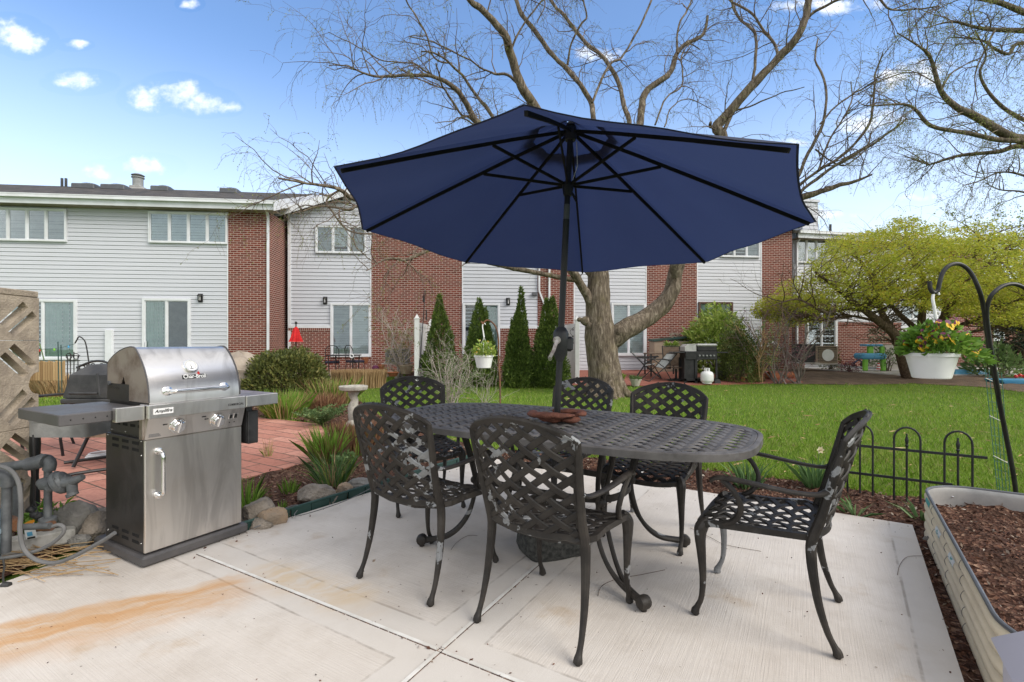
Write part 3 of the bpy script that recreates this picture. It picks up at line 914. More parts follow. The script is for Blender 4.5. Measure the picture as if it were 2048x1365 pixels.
# ------------------------------------------------------------------ cast chair, built once
def back_y(u, z):
 return -0.235 - (z - 0.44) * 0.285 + 0.06 * (u / 0.26) ** 2
def make_chair(M):
 t = thing('patio_chair', 'x', 'chair', M=M, group='cast metal lattice chairs around the table')
 # backrest: outline with a low arch
 out = []
 for i in range(9):
  a = i / 8
  out.append((-0.228 + 0.456 * a, 0.452 - 0.012 * math.sin(math.pi * a)))
 out += [(0.240, 0.60), (0.256, 0.78), (0.264, 0.850), (0.262, 0.868)]
 for i in range(1, 12):
  a = i / 12
  u = 0.258 - 0.516 * a
  out.append((u, 0.880 + 0.068 * (1 - (u / 0.262) ** 2)))
 out += [(-0.262, 0.868), (-0.264, 0.850), (-0.256, 0.78), (-0.240, 0.60)]
 mb = MB()
 fm = lambda u, z, w: (u, back_y(u, z) - w, z)
 lattice(mb, out, fm, R(36), 0.0610, 0.0148, 0.005, 0.0035, off=(0, 0.70))
 dense = smooth_path([(u, z, 0) for u, z in out] + [(out[0][0], out[0][1], 0)], 2)[:-1]
 mb.bar([fm(p[0], p[1], 0.001) for p in dense], 0.016, 0.030, closed=True, up=(1, 0, 0.001)) if False else None
 ring = [V(fm(p[0], p[1], 0.0)) for p in dense]
 cen = V((0, back_y(0, .68), .68))
 vs, fs = [], []
 N = len(ring)
 for i, p in enumerate(ring):
  tg = (ring[(i + 1) % N] - ring[i - 1]).normalized()
  nn = V((0, 1, 0.27)).normalized()
  inn = tg.cross(nn).normalized()
  if inn.dot(cen - p) < 0: inn = -inn
  for a, b in ((-0.004, -0.008), (0.002, -0.012), (0.010, -0.008), (0.026, -0.004), (0.026, 0.004), (0.010, 0.007), (0.0, 0.010), (-0.005, 0.006)):
   vs.append(p + inn * a + nn * b)
 for i in range(N):
  j = (i + 1) % N
  for k in range(8):
   l = (k + 1) % 8
   fs.append((i * 8 + k, i * 8 + l, j * 8 + l, j * 8 + k))
 mb.add(vs, fs)
 mb.build('backrest', M_WORN, t)
 # seat
 so = [(-0.222, -0.185), (0.222, -0.185), (0.238, 0.0), (0.246, 0.19), (0.238, 0.235), (0.20, 0.262), (0.1, 0.276), (-0.1, 0.276), (-0.20, 0.262), (-0.238, 0.235), (-0.246, 0.19), (-0.238, 0.0)]
 def sz(u, v):
  z = 0.432 + 0.05 * (u / 0.25) ** 2 * max(0, (0.15 - v)) - 0.012 * math.cos(u * 6) + 0.012
  if v > 0.17: z -= 1.6 * (v - 0.17) ** 2 * 2
  return z
 mb = MB()
 lattice(mb, so, lambda u, v, w: (u, v, sz(u, v) + w), R(36), 0.0610, 0.0158, 0.005, 0.0035)
 rim = smooth_path([(p[0], p[1]) for p in so] + [so[0]], 3)[:-1]
 mb.bar([(p[0], p[1], sz(p[0], p[1]) - 0.008) for p in rim], 0.024, 0.026, closed=True)
 mb.build('seat', M_WORN, t)
 for s in (-1, 1):
  mb = MB()      # front leg: cabriole, swelling at the knee and splayed at the foot
  rtube(mb, [(s * .222, .225, .436, .022), (s * .240, .247, .405, .029), (s * .243, .252, .36, .025), (s * .243, .246, .28, .0195), (s * .243, .240, .18, .0150), (s * .243, .246, .09, .0120), (s * .243, .262, .045, .0125), (s * .243, .272, .022, .0175), (s * .243, .274, .008, .019)], 5, 10)
  mb.lathe([(.011, 0), (.012, .008), (.010, .012)], 10, Matrix.Translation((s * .243, .272, 0)))
  mb.build('leg', M_WORN, t)
  mb = MB()      # rear leg running up into the stile
  rtube(mb, [(s * .262, back_y(.262, .86) + .002, .862, .012), (s * .256, back_y(.256, .78), .78, .0155), (s * .246, back_y(.246, .66), .66, .017), (s * .238, back_y(.238, .54), .54, .0185), (s * .236, -.182, .44, .021), (s * .238, -.180, .37, .0205), (s * .242, -.190, .28, .018), (s * .246, -.208, .18, .0155), (s * .249, -.235, .09, .0125), (s * .25, -.256, .045, .0125), (s * .25, -.268, .022, .0175), (s * .25, -.271, .008, .019)], 4, 10)
  mb.lathe([(.011, 0), (.012, .008), (.010, .012)], 10, Matrix.Translation((s * .25, -.270, 0)))
  mb.build('leg', M_WORN, t)
  mb = MB()      # arm: flat bar flowing forward, scroll support below
  rtube(mb, [(s * .246, back_y(.246, .645) + .005, .648, .020), (s * .262, -.20, .634, .0155), (s * .278, -.12, .634, .0150), (s * .290, -.02, .644, .0165), (s * .296, .08, .655, .0175), (s * .296, .155, .656, .0175), (s * .292, .190, .643, .0145), (s * .29, .195, .628, .009)], 5, 10, flat=0.62)
  rtube(mb, [(s * .292, .150, .648, .013), (s * .288, .110, .610, .0125), (s * .280, .082, .560, .0125), (s * .270, .080, .515, .0130), (s * .258, .105, .470, .0135), (s * .246, .150, .440, .0135)], 5, 8)
  mb.build('armrest', M_WORN, t)
 return t
def pose(x, y, yaw):
 return Matrix.Translation((x, y, 0)) @ Matrix.Rotation(R(yaw), 4, 'Z')
chair = make_chair(pose(.205, 2.255, -35.1))
chair['label'] = 'most chipped chair, its back to the camera, at the long near side of the table'
for x, y, yaw, lb in ((-.446, 2.674, -33.2, 'lattice chair with its back to the camera, nearest the gas grill'),
                      (1.200, 2.29, 56.2, 'chair seen side-on at the round end of the table, nearest the raised bed'),
                      (.935, 3.22, 145.4, 'chair facing the camera across the table, closest to the round end and propane grill'),
                      (.395, 3.73, 143.0, 'chair across the table directly behind the umbrella pole'),
                      (-.70, 3.82, 205.0, 'chair across the table beside the bird bath')):
 c_ = copy_thing(chair, pose(x, y, yaw), lb)
 for p_ in c_.children:
  if 'side-on' in lb: p_.pass_index = 4 if p_.name.startswith('leg') else 2
  if 'nearest the gas' in lb: p_.pass_index = 1
for p_ in chair.children: p_.pass_index = 3 if p_.name.startswith('back') else 1
# ------------------------------------------------------------------ table
TZ, TC, TA = 0.765, (0.25, 2.985), -31.8
table = thing('patio_table', 'long oval cast metal table with a woven top in the middle of the patio', 'table', (TC[0], TC[1], 0), R(TA))
def sup(a, b, n, k=72):
 o = []
 for i in range(k):
  t = 2 * math.pi * i / k
  c, s_ = math.cos(t), math.sin(t)
  o.append((a * math.copysign(abs(c) ** (2 / n), c), b * math.copysign(abs(s_) ** (2 / n), s_)))
 return o
mb = MB()
lattice(mb, sup(1.105, .540, 3.3), lambda u, v, w: (u, v, TZ - .010 + w), R(31), 0.0640, 0.0225, 0.006, 0.0075, step=.014)
mb.lathe([(.030, TZ - .016), (.075, TZ - .014), (.075, TZ - .003), (.062, TZ - .001), (.030, TZ - .002)], 24)
mb.build('tabletop', M_WORNTOP, table)
mb = MB()
o1 = sup(1.135, .568, 3.4, 96)
o2 = sup(1.085, .520, 3.3, 96)
prof = [(0.0, -.036), (0.0, -.004), (.12, .0), (.45, .0), (.5, -.004), (.55, 0.0), (1.0, -.003), (1.0, -.020), (.25, -.024), (.25, -.036)]
vs, fs = [], []
for a, b in zip(o1, o2):
 for q, dz in prof:
  vs.append((a[0] + (b[0] - a[0]) * q, a[1] + (b[1] - a[1]) * q, TZ + dz))
n_, k_ = len(o1), len(prof)
for i in range(n_):
 j = (i + 1) % n_
 for k in range(k_):
  l = (k + 1) % k_
  fs.append((i * k_ + k, i * k_ + l, j * k_ + l, j * k_ + k))
mb.add(vs, fs)
mb.build('rim', M_WORNTOP, table)
for sx in (-1, 1):
 for sy in (-1, 1):
  ex, ey = .685 * sx, .42 * sy
  L_ = math.hypot(ex, ey)
  dr = V((ex / L_, ey / L_, 0))
  tg = V((-dr.y, dr.x, 0))
  mb = MB()
  for q in (-1, 1):
   pts = []
   for r_, z_, o_, rad in ((.56, .742, .040, .017), (.535, .66, .040, .015), (.50, .54, .034, .014), (.475, .43, .018, .014), (.472, .38, .014, .014), (.482, .30, .030, .0135), (.515, .20, .034, .013), (.575, .115, .026, .013), (.65, .062, .012, .0145), (.73, .044, .003, .017), (.795, .036, .0, .021)):
    p = dr * r_ + tg * (o_ * q)
    pts.append((p.x, p.y, z_, rad))
   rtube(mb, pts, 4, 8)
  fp = dr * .80
  ax = Matrix.Translation((fp.x, fp.y, .040)) @ Matrix.Rotation(math.atan2(tg.y, tg.x), 4, 'Z') @ Matrix.Rotation(R(90), 4, 'Y')
  mb.lathe([(.012, -.032), (.028, -.026), (.033, -.012), (.033, .012), (.028, .026), (.012, .032)], 14, ax)
  mb.lathe([(.015, 0), (.017, .012), (.012, .02)], 10, Matrix.Translation((fp.x, fp.y, 0)))
  cp = dr * .474
  mb.ball((cp.x, cp.y, .405), (.030, .030, .026), 10, 6)
  mb.build('leg', M_WORN, table)
mb = MB()
hoop = sup(.455, .262, 3.0, 48)
mb.bar([(x, y, .405) for x, y in hoop], .012, .036, closed=True)
mb.build('stretcher', M_WORN, table)
# ------------------------------------------------------------------ umbrella
HUB = V((.3555, 2.97, 2.524))
RL, DROP = 1.458, 0.417
NA = V((.048, .061, .997)).normalized()
E1 = V((0, 1, 0)).cross(NA).normalized()
E2 = NA.cross(E1)
foot, joint = V((.235, 2.95, .02)), V((.331, 2.965, 2.035))
umb = thing('patio_umbrella', 'big open navy blue parasol standing through the table', 'umbrella', (foot.x, foot.y, 0))
ribd = []
for k in range(8):
 a = 3.709 - k * math.pi / 4
 ribd.append((E1 * math.cos(a) + E2 * math.sin(a)) * math.cos(DROP) - NA * math.sin(DROP))
def ribp(k, r):
 return HUB + ribd[k % 8] * (RL * r) - NA * (0.030 * r * r) + NA * 0.03
def canopy_pt(k, s_, r):
 p = ribp(k, r).lerp(ribp(k + 1, r), s_)
 bow = 4 * s_ * (1 - s_)
 c = HUB - NA * (math.sin(DROP) * RL * r)
 inn = (c - p).normalized()
 return p + inn * (0.030 * bow * r * r) - NA * (0.006 * bow * r) + NA * (0.012 + 0.008 * bow * math.sin(7 * s_ + 4 * r + k * 2.1) + 0.010 * bow * mnoise.noise(V((s_ * 3 + k * 7, r * 4, 1))))
vs, fs = [], []
NS, NR = 10, 12
r0 = 0.17
for k in range(8):
 b0 = len(vs)
 for j in range(NR + 1):
  r = r0 + (1.012 - r0) * j / NR
  for i in range(NS + 1):
   vs.append(canopy_pt(k, i / NS, r))
 for j in range(NR):
  for i in range(NS):
   a = b0 + j * (NS + 1) + i
   fs.append((a, a + 1, a + NS + 2, a + NS + 1))
 # hem turned under
 b1 = len(vs)
 for i in range(NS + 1):
  vs.append(canopy_pt(k, i / NS, 1.004) - NA * 0.006)
 for i in range(NS):
  a = b0 + NR * (NS + 1) + i
  fs.append((a, a + 1, b1 + i + 1, b1 + i))
mb = MB().add(vs, fs)
canopy = mb.build('canopy', M_CANOPY, umb, world=True, smooth=60)
vs, fs = [], []
for k in range(8):
 b0 = len(vs)
 for j in range(7):
  r = 0.02 + 0.205 * j / 6
  for i in range(7):
   vs.append(canopy_pt(k, i / 6, r) + NA * (0.022 + 0.008 * (1 - j / 6)))
 for j in range(6):
  for i in range(6):
   a = b0 + j * 7 + i
   fs.append((a, a + 1, a + 8, a + 7))
MB().add(vs, fs).build('vent_cap', M_CANOPY, canopy, world=True, smooth=60)
RUN = joint.lerp(HUB, 0.30)
for k in range(8):
 mb = MB()
 tang = ribd[k].cross(NA)
 up = tang.cross(ribd[k]).normalized()
 mb.bar([HUB + ribd[k] * 0.03, ribp(k, .30) - NA * .025, ribp(k, .65) - NA * .022, ribp(k, .985) - NA * .018], .012, .018, up=tuple(up))
 rb = mb.build('rib', M_RIB, umb, world=True)
 mb = MB()
 mb.bar([RUN + ribd[k] * 0.02 + NA * .02, ribp(k, .40) - NA * .036], .010, .016, up=tuple(up))
 mb.build('strut', M_RIB, rb, world=True)
mb = MB()
ax = (joint - foot).normalized()
q = ax.to_track_quat('Z', 'Y').to_matrix().to_4x4()
mb.tube([foot, foot.lerp(joint, .975)], .0195, 20)
mb.build('pole', M_BLACK, umb, world=True)
mb = MB()
mb.tube([foot.lerp(joint, .97), foot.lerp(joint, 1.02)], .0185, 16)
mb.build('tilt_joint', M_RIMGREY, umb, world=True)
mb = MB()
mb.tube([foot.lerp(joint, 1.015), HUB - NA * .01], .0175, 16)
mb.tube([HUB - NA * .06, HUB - NA * .02, HUB + NA * .02], [.032, .042, .034], 16)
mb.tube([RUN - NA * .055, RUN - NA * .01, RUN + NA * .025], [.024, .034, .036], 16)
mb.tube([HUB + NA * .03, HUB + NA * .05, HUB + NA * .06], [.03, .022, .012], 12)
mb.build('hub', M_BLACK, umb, world=True)
mb = MB()
mb.tube([HUB + V((.035, -.01, -.07)), RUN + V((.055, -.02, .12)), RUN + V((.02, -.02, .02))], .0025, 6)
mb.build('lift_cord', M_STRIP, umb, world=True)
hz = lambda z: foot + ax * ((z - foot.z) / ax.z)
mb = MB()
c0 = hz(1.26)
mb.lathe([(.022, -.13), (.030, -.115), (.032, -.105), (.045, -.085), (.047, .035), (.042, .05), (.030, .068), (.021, .075)], 22, Matrix.Translation(c0) @ q)
mb.box((-.03, -.075, -.07), (.03, -.02, .02), Matrix.Translation(c0) @ q, b=.014)
ch = mb.build('crank_housing', M_BLACKPLASTIC, umb, world=True)
mb = MB()
pc = c0 + V((-.030, -.082, -.005))
mb.tube([pc + V((0, .015, 0)), pc + V((0, -.012, 0))], [.024, .022], 16)
mb.bar([pc + V((0, -.014, 0)), pc + V((-.022, -.022, -.06)), pc + V((-.045, -.022, -.105))], .020, .008, up=(0, 1, 0))
mb.tube([pc + V((-.045, -.012, -.105)), pc + V((-.045, -.06, -.108))], [.010, .012], 12)
mb.build('crank_handle', M_CRANK, ch, world=True)
# stone that holds the pole
st = thing('umbrella_base', 'squat dark speckled stone block holding the parasol pole under the table', 'umbrella base', (.235, 2.945, 0), R(20))
mb = MB()
prof = [(.170, .0), (.182, .03), (.176, .10), (.150, .150), (.110, .172), (.03, .176)]
vs, fs = [], []
for r_, z_ in prof:
 for x, y in sup(r_ * 1.06, r_ * .92, 4.0, 32):
  vs.append((x, y, z_))
for i in range(len(prof) - 1):
 for k in range(32):
  fs.append((i * 32 + k, i * 32 + (k + 1) % 32, (i + 1) * 32 + (k + 1) % 32, (i + 1) * 32 + k))
fs += [tuple(range(31, -1, -1)), tuple(5 * 32 + k for k in range(32))]
mb.add(vs, fs)
mb.build('block', M_BASESTONE, st, smooth=50, noise_amp=.008, noise_scale=14)
mb = MB()
mb.tube([(0, 0, .16), (.004, 0, .30)], .026, 16)
mb.build('sleeve', M_BLACK, st)
# clay ornament lying round the pole
on = thing('clay_ornament', 'rust red clay ornament with curled lobes lying round the pole on the tabletop', 'ornament', (.283, 2.93, TZ))
mb = MB()
for a0, a1, rr, z0, z1, rad in ((2.6, 5.2, .155, .052, .050, .030), (5.5, 8.1, .130, .050, .058, .026), (3.6, 4.5, .10, .030, .030, .030)):
 pts = []
 for i in range(13):
  f = i / 12
  a = a0 + (a1 - a0) * f
  pr = rad * (0.45 + 0.75 * math.sin(math.pi * min(1, max(0, f * .92 + .06))) ** .6)
  pts.append((rr * math.cos(a) * 1.05, rr * math.sin(a) * .55, z0 + (z1 - z0) * f, pr))
 rtube(mb, pts, 2, 10, flat=.55)
mb.build('upper_lobe', M_CLAYRED, on, smooth=60, noise_amp=.006, noise_scale=30)
mb = MB()
for cx, cy, sx, sy in ((-.05, -.03, .075, .045), (.06, -.045, .065, .038), (.02, .05, .09, .05)):
 mb.ball((cx, cy, .024), (sx, sy, .022), 14, 8)
mb.build('lower_lobe', M_CLAYRED, on, smooth=60, noise_amp=.008, noise_scale=25)
# ------------------------------------------------------------------ lettering
def text_mesh(mb_name, body, size, mat, parent, M, shear=0.0, depth=0.001, width=None, bold=0.0, spacing=1.0):
 cu = bpy.data.curves.new('lettering', 'FONT')
 cu.body = body
 cu.size = size
 cu.shear = shear
 cu.extrude = depth
 cu.offset = bold
 cu.space_character = spacing
 cu.align_x, cu.align_y = 'CENTER', 'CENTER'
 ob = bpy.data.objects.new('lettering', cu)
 COL.objects.link(ob)
 dg = bpy.context.evaluated_depsgraph_get()
 me = bpy.data.meshes.new_from_object(ob.evaluated_get(dg))
 bpy.data.objects.remove(ob)
 bpy.data.curves.remove(cu)
 if width:
  xs = [v.co.x for v in me.vertices]
  k = width / (max(xs) - min(xs))
  for v in me.vertices: v.co.x *= k
 me.transform(M)
 me.materials.clear()
 return link(mb_name, me, mat, parent)
# ------------------------------------------------------------------ stainless gas grill
GM = Matrix.Translation((-2.019, 2.678, 0)) @ Matrix.Rotation(R(60.5), 4, 'Z')
gr = thing('gas_grill', 'stainless steel two-knob gas grill with a round gauge on its lid', 'gas grill', M=GM)
MB().box((0, 0, .004), (.605, .60, .063), b=.012).build('base', M_GRILLGREY, gr)
mb = MB()
mb.box((.025, .045, .063), (.57, .50, .70), b=.003)
mb.box((.045, .05, .70), (.55, .49, .83))
cab = mb.build('cabinet', M_GRILLBLACK, gr)
mb = MB()
for z0, ys in ((.665, (.10, .22, .34)), (.628, (.10, .22, .34)), (.145, (.10, .22, .34)), (.108, (.10, .22, .34)), ):
 for y in ys:
  mb.box((.0235, y, z0), (.0262, y + .075, z0 + .017))
for z0 in (.79, .755):
 for y in (.10, .19, .28, .37):
  mb.box((.0435, y, z0), (.0462, y + .055, z0 + .016))
mb.build('vent', M_VOID, cab)
mb = MB()
for y, z in ((.07, .69), (.47, .69), (.07, .72), (.47, .72), (.30, .72), (.07, .61), (.07, .12), (.47, .12)):
 mb.ball((.0245 if z < .70 else .0445, y, z), .004, 8, 6)
mb.build('bolt', M_CHROME, cab)
dm = MB().box((.022, .026, .070), (.573, .046, .698), b=.004)
door = dm.build('door', M_STEEL, gr)
mb = MB()
rtube(mb, [(.089, .028, .628, .0105), (.089, -.005, .628, .0105), (.089, -.026, .610, .0105), (.089, -.030, .57, .0105), (.089, -.030, .43, .0105), (.089, -.026, .395, .0105), (.089, -.005, .379, .0105), (.089, .028, .379, .0105)], 4, 12)
for z in (.628, .379):
 mb.lathe([(.019, 0), (.019, .006), (.012, .008)], 14, Matrix.Translation((.089, .027, z)) @ Matrix.Rotation(R(90), 4, 'X'))
mb.build('handle', M_CHROME, door)
# control panel, leaning a little
mb = MB()
pm = [(.018, .020, .702), (.568, .020, .702), (.568, -.018, .822), (.018, -.018, .822), (.018, .06, .702), (.568, .06, .702), (.568, .06, .822), (.018, .06, .822)]
mb.add(pm, [(0, 1, 2, 3), (5, 4, 7, 6), (4, 0, 3, 7), (1, 5, 6, 2), (4, 5, 1, 0), (3, 2, 6, 7)])
panel = mb.build('control_panel', M_STEEL, gr, smooth=0)
TL = math.atan2(.038, .12)
def front(x, z, out=0.0, tilt=TL, y=None):
 yy = (.020 - (z - .702) * (.038 / .12)) if y is None else y
 return Matrix.Translation((x, yy, z)) @ Matrix.Rotation(R(90) + tilt, 4, 'X') @ Matrix.Translation((0, 0, out))
for kx in (.176, .402):
 mb = MB()
 mb.lathe([(.044, 0), (.046, .004), (.042, .008), (.036, .008), (.034, .026), (.029, .031), (.006, .031)], 28, front(kx, .762))
 mb.box((-.008, -.033, .028), (.008, .033, .041), front(kx, .762) @ Matrix.Rotation(R(-8), 4, 'Z'), b=.004)
 mb.build('knob', M_CHROME, panel)
 mb = MB()
 mb.box((-.028, -.003, .0005), (-.005, .003, .0012), front(kx - .05, .778))
 mb.lathe([(.0045, .0), (.0045, .0012)], 10, front(kx - .074, .778))
 mb.build('mark', M_INK, panel)
for bx in (.483, .513):
 mb = MB()
 mb.box((-.0125, -.018, 0), (.0125, .018, .004), front(bx, .775), b=.004)
 mb.build('button_frame', M_CHROME, panel)
 mb = MB()
 mb.box((-.0085, -.0135, .003), (.0085, .0135, .0065), front(bx, .775), b=.003)
 mb.build('button', M_INK, panel)
 MB().lathe([(.0042, .0), (.0042, .001)], 8, front(bx, .735)).build('mark', M_INK, panel)
MB().box((.305, -.0105, .792), (.330, -.006, .800)).build('slot', M_VOID, panel)
mb = MB()
for i, wd in enumerate((.050, .058, .055, .062)):
 mb.box((0.035, -.0012, -.001), (.035 + wd, .0012, .0006), front(0, .722 - .005 * i + .008))
mb.build('small_print', M_RIMGREY, panel)
mb = MB()
for i in range(4):
 mb.box((-.001, .0, .728 + i * .022), (.0185, .004, .740 + i * .022))
MB().box((.008, .022, .704), (.0185, .058, .82)).build('side_strip', M_STEEL_SOOTY, panel)
# front bands of the shelf line
MB().box((.006, -.052, .822), (.553, .05, .900), b=.004).build('front_band', M_STEEL, gr)
sh = MB().box((.556, -.052, .826), (.780, .50, .898), b=.004).build('side_shelf', M_STEEL, gr)
MB().box((.60, .02, .585), (.64, .06, .826)).box((.605, .005, .575), (.675, .10, .79), b=.004).build('side_burner_box', M_BLACKPLASTIC, gr)
MB().box((-.130, -.020, .822), (.003, .02, .898), b=.003).build('shelf_end', M_STEEL, gr)
ls = MB().box((-.345, .024, .830), (-.128, .56, .886), b=.004).box((-.128, .022, .834), (.03, .56, .882)).build('side_shelf', M_GRILLGREY, gr)
mb = MB()
for y in (-.30, -.25, -.20, -.15):
 mb.ball((y, .024, .858), .0035, 8, 6)
mb.build('rivet', M_VOID, ls)
# firebox and lid
MB().box((.045, .02, .86), (.545, .50, .935)).box((.028, .22, .90), (.046, .49, 1.0)).build('firebox', M_BLACK, gr)
LP = [(.0, .906), (.001, .94), (.009, .99), (.024, 1.04), (.046, 1.085), (.077, 1.13), (.112, 1.17), (.147, 1.200), (.172, 1.212), (.21, 1.214), (.27, 1.207), (.34, 1.190), (.41, 1.163), (.47, 1.130), (.486, 1.115), (.490, 1.09), (.488, .99)]
mb = MB()
vs = [(x, y, z) for x in (.034, .542) for y, z in LP]
n = len(LP)
mb.add(vs, [(i, i + 1, n + i + 1, n + i) for i in range(n - 1)])
vs = [(x, y + (.006 if i > 2 else .004), z - .006) for x in (.034, .542) for i, (y, z) in enumerate(LP)]
mb.add(vs, [(i, i + 1, n + i + 1, n + i) for i in range(n - 1)])
lid = mb.build('lid', M_STEEL, gr, smooth=40)
for x0, x1 in ((.028, .035), (.541, .548)):
 notch = [(y, z) for y, z in LP] + [(.46, .965), (.34, .965), (.285, 1.045), (.235, .935), (.225, .906)]
 Mx = Matrix.Translation((x0, 0, 0)) @ Matrix(((0, 0, 1, 0), (1, 0, 0, 0), (0, 1, 0, 0), (0, 0, 0, 1)))
 mb = MB().prism([(y, z) for y, z in notch], 0, x1 - x0, Mx)
 sp = mb.build('lid_side', M_STEEL_SOOTY, lid)
 MB().lathe([(.013, -.004), (.013, .010), (.009, .013)], 14, Matrix.Translation((x0 - .004, .455, 1.0)) @ Matrix.Rotation(R(90), 4, 'Y')).build('pivot_bolt', M_RIMGREY, lid)
mb = MB()
mb.tube([(.028 + .003, y, z + .003) for y, z in LP], .0045, 6)
mb.tube([(.545, y, z + .003) for y, z in LP], .0045, 6)
mb.build('lid_edge', M_GRILLGREY, lid)
def lidfront(x, z, out=0.0):
 for (y0, z0), (y1, z1) in zip(LP, LP[1:]):
  if z0 <= z <= z1:
   f = (z - z0) / (z1 - z0)
   return Matrix.Translation((x, y0 + (y1 - y0) * f, z)) @ Matrix.Rotation(R(90) - math.atan2(y1 - y0, z1 - z0), 4, 'X') @ Matrix.Translation((0, 0, out))
mb = MB()
rtube(mb, [(.125, .012, .965, .0125), (.125, -.030, .965, .0125), (.135, -.048, .965, .0125), (.16, -.053, .966, .0125), (.285, -.056, .967, .0125), (.41, -.053, .966, .0125), (.435, -.048, .965, .0125), (.445, -.030, .965, .0125), (.445, .012, .965, .0125)], 4, 14)
for x in (.125, .445):
 mb.lathe([(.025, 0), (.026, .006), (.018, .010), (.013, .014)], 18, lidfront(x, .965))
mb.build('handle', M_CHROME, lid)
gz = 1.098
mb = MB()
mb.lathe([(.042, -.004), (.043, .010), (.040, .014), (.035, .014), (.0345, .010)], 32, lidfront(.272, gz))
ga = mb.build('gauge', M_CHROME, lid)
mb = MB()
mb.lathe([(.0346, .008), (.0344, .0102), (.001, .0102)], 32, lidfront(.272, gz))
mb.build('dial', M_WHITEPLASTIC, ga)
mb = MB()
for i in range(21):
 a = R(225 - i * 13.5)
 Mr = lidfront(.272, gz, .0104) @ Matrix.Rotation(a, 4, 'Z')
 mb.box((.025, -.0006, 0), (.031, .0006, .0006), Mr)
mb.box((-.001, -.016, .0104), (.001, .006, .0112), lidfront(.272, gz))
mb.ball((0, 0, .0), .003, 8, 6, lidfront(.272, gz, .011) @ Matrix.Translation((0, -.012, 0)))
mb.box((-.009, -.024, .0104), (.009, -.020, .011), lidfront(.272, gz))
mb.build('dial_marks', M_INK, ga)
mb = MB()
mb.box((-.071, -.013, -.001), (-.003, .011, .003), lidfront(.283, 1.038), b=.002)
mb.box((-.003, -.010, -.001), (.066, .014, .003), lidfront(.283, 1.038), b=.002)
plate = mb.build('maker_plate', M_INK, lid)
text_mesh('lettering', 'Char-Broil', .034, M_WHITEPLASTIC, plate, lidfront(.281, 1.0385, .0034), width=.126, bold=.0006)
mb = MB()
mb.prism([(.000, .012), (.010, .010), (.016, .018), (.012, .026), (.007, .034), (.006, .026), (.001, .021)], .0, .0035, lidfront(.297, 1.038))
mb.build('flame_mark', M_REDPL, plate)
text_mesh('lettering', 'COMMERCIAL', .019, M_INK, gr, Matrix.Translation((.488, -.0522, .853)) @ Matrix.Rotation(R(90), 4, 'X'), width=.098, spacing=1.25, bold=.0004)
MB().box((.028, -.0545, .846), (.128, -.051, .878)).build('badge', M_WHITEPLASTIC, gr)
text_mesh('lettering', 'Amplifire', .024, M_INK, gr, Matrix.Translation((.078, -.0547, .863)) @ Matrix.Rotation(R(90), 4, 'X'), shear=.35, width=.088, bold=.0004)
# ------------------------------------------------------------------ tan screen block wall
WALLX, WALLY = -3.285, 3.40
BM = Matrix.Translation((WALLX, WALLY, 0)) @ Matrix.Rotation(R(94.5), 4, 'Z')     # local x runs along the wall away from the camera, ends at 0
bw_ = thing('breeze_block_wall', 'tan rough screen block wall with slanted slots and a notched end', 'wall', M=BM)
def block_mesh(slots, w=.295, h=.290, d=.062, corner=None):
 cu = bpy.data.curves.new('outline', 'CURVE')
 cu.dimensions = '2D'
 cu.fill_mode = 'BOTH'
 cu.extrude = d / 2
 cu.bevel_depth = .003
 def sp(pts):
  s = cu.splines.new('POLY')
  s.points.add(len(pts) - 1)
  for q, p in zip(s.points, pts): q.co = (p[0], p[1], 0, 1)
  s.use_cyclic_u = True
 out = []
 rc = .075
 def arc(cx, cy, a0, a1):
  return [(cx + rc * math.cos(R(a0 + (a1 - a0) * i / 7)), cy + rc * math.sin(R(a0 + (a1 - a0) * i / 7))) for i in range(8)]
 out += [(0, 0)]
 out += arc(w, 0, 180, 90) if corner == 'low' else [(w, 0)]
 out += arc(w, h, 270, 180) if corner == 'high' else [(w, h)]
 out += [(0, h)]
 sp(out)
 for s in slots: sp(s)
 ob = bpy.data.objects.new('outline', cu)
 COL.objects.link(ob)
 dg = bpy.context.evaluated_depsgraph_get()
 me = bpy.data.meshes.new_from_object(ob.evaluated_get(dg))
 bpy.data.objects.remove(ob)
 me.materials.clear()
 return me
def slot(x0, y0, x1, y1, wd):
 dx, dy = x1 - x0, y1 - y0
 l = math.hypot(dx, dy)
 nx, ny = -dy / l * wd / 2, dx / l * wd / 2
 ex, ey = 0.35 * nx, 0.35 * ny
 return [(x0 + nx, y0 + ny), (x0 - nx + ey * 2, y0 - ny), (x1 - nx, y1 - ny), (x1 + nx - ey * 2, y1 + ny)]
up_ = [slot(.022, .090, .205, .240, .050), slot(.085, .035, .272, .180, .048)]
dn_ = [[(x, .290 - y) for x, y in reversed(s)] for s in up_]
rows = [(-.21, up_, 'high'), (.082, dn_, 'low')]
z = -.215
k = 0
pattern = [(dn_, 'high'), (up_, 'low'), (dn_, 'high'), (up_, 'low'), (dn_, 'high'), (up_, 'low')]
zs = [-.215, .082, .374, .670, .9625, 1.2575]
pats = [(dn_, 'high'), (up_, 'low'), (dn_, 'high'), (up_, 'low'), (dn_, 'high'), (up_, 'low')]
blk_shift = [0, -.012, .006, -.004, .0, .0]
for zi, (sl, cn) in enumerate(pats):
 if zi == 0: cn_ = None
 z0 = zs[zi]
 for c in range(3):
  me = block_mesh(sl, corner=({0: 'low', 1: 'high', 2: 'low', 3: 'high', 4: 'low', 5: None}[zi] if c == 0 else None), h=.287)
  x0 = -.295 * (c + 1) + blk_shift[zi] - .004 * c
  me.transform(Matrix.Translation((x0, 0, z0)) @ Matrix(((1, 0, 0, 0), (0, 0, 1, .032), (0, 1, 0, 0), (0, 0, 0, 1))))
  link('block', me, M_BLOCK, bw_)
mb = MB()
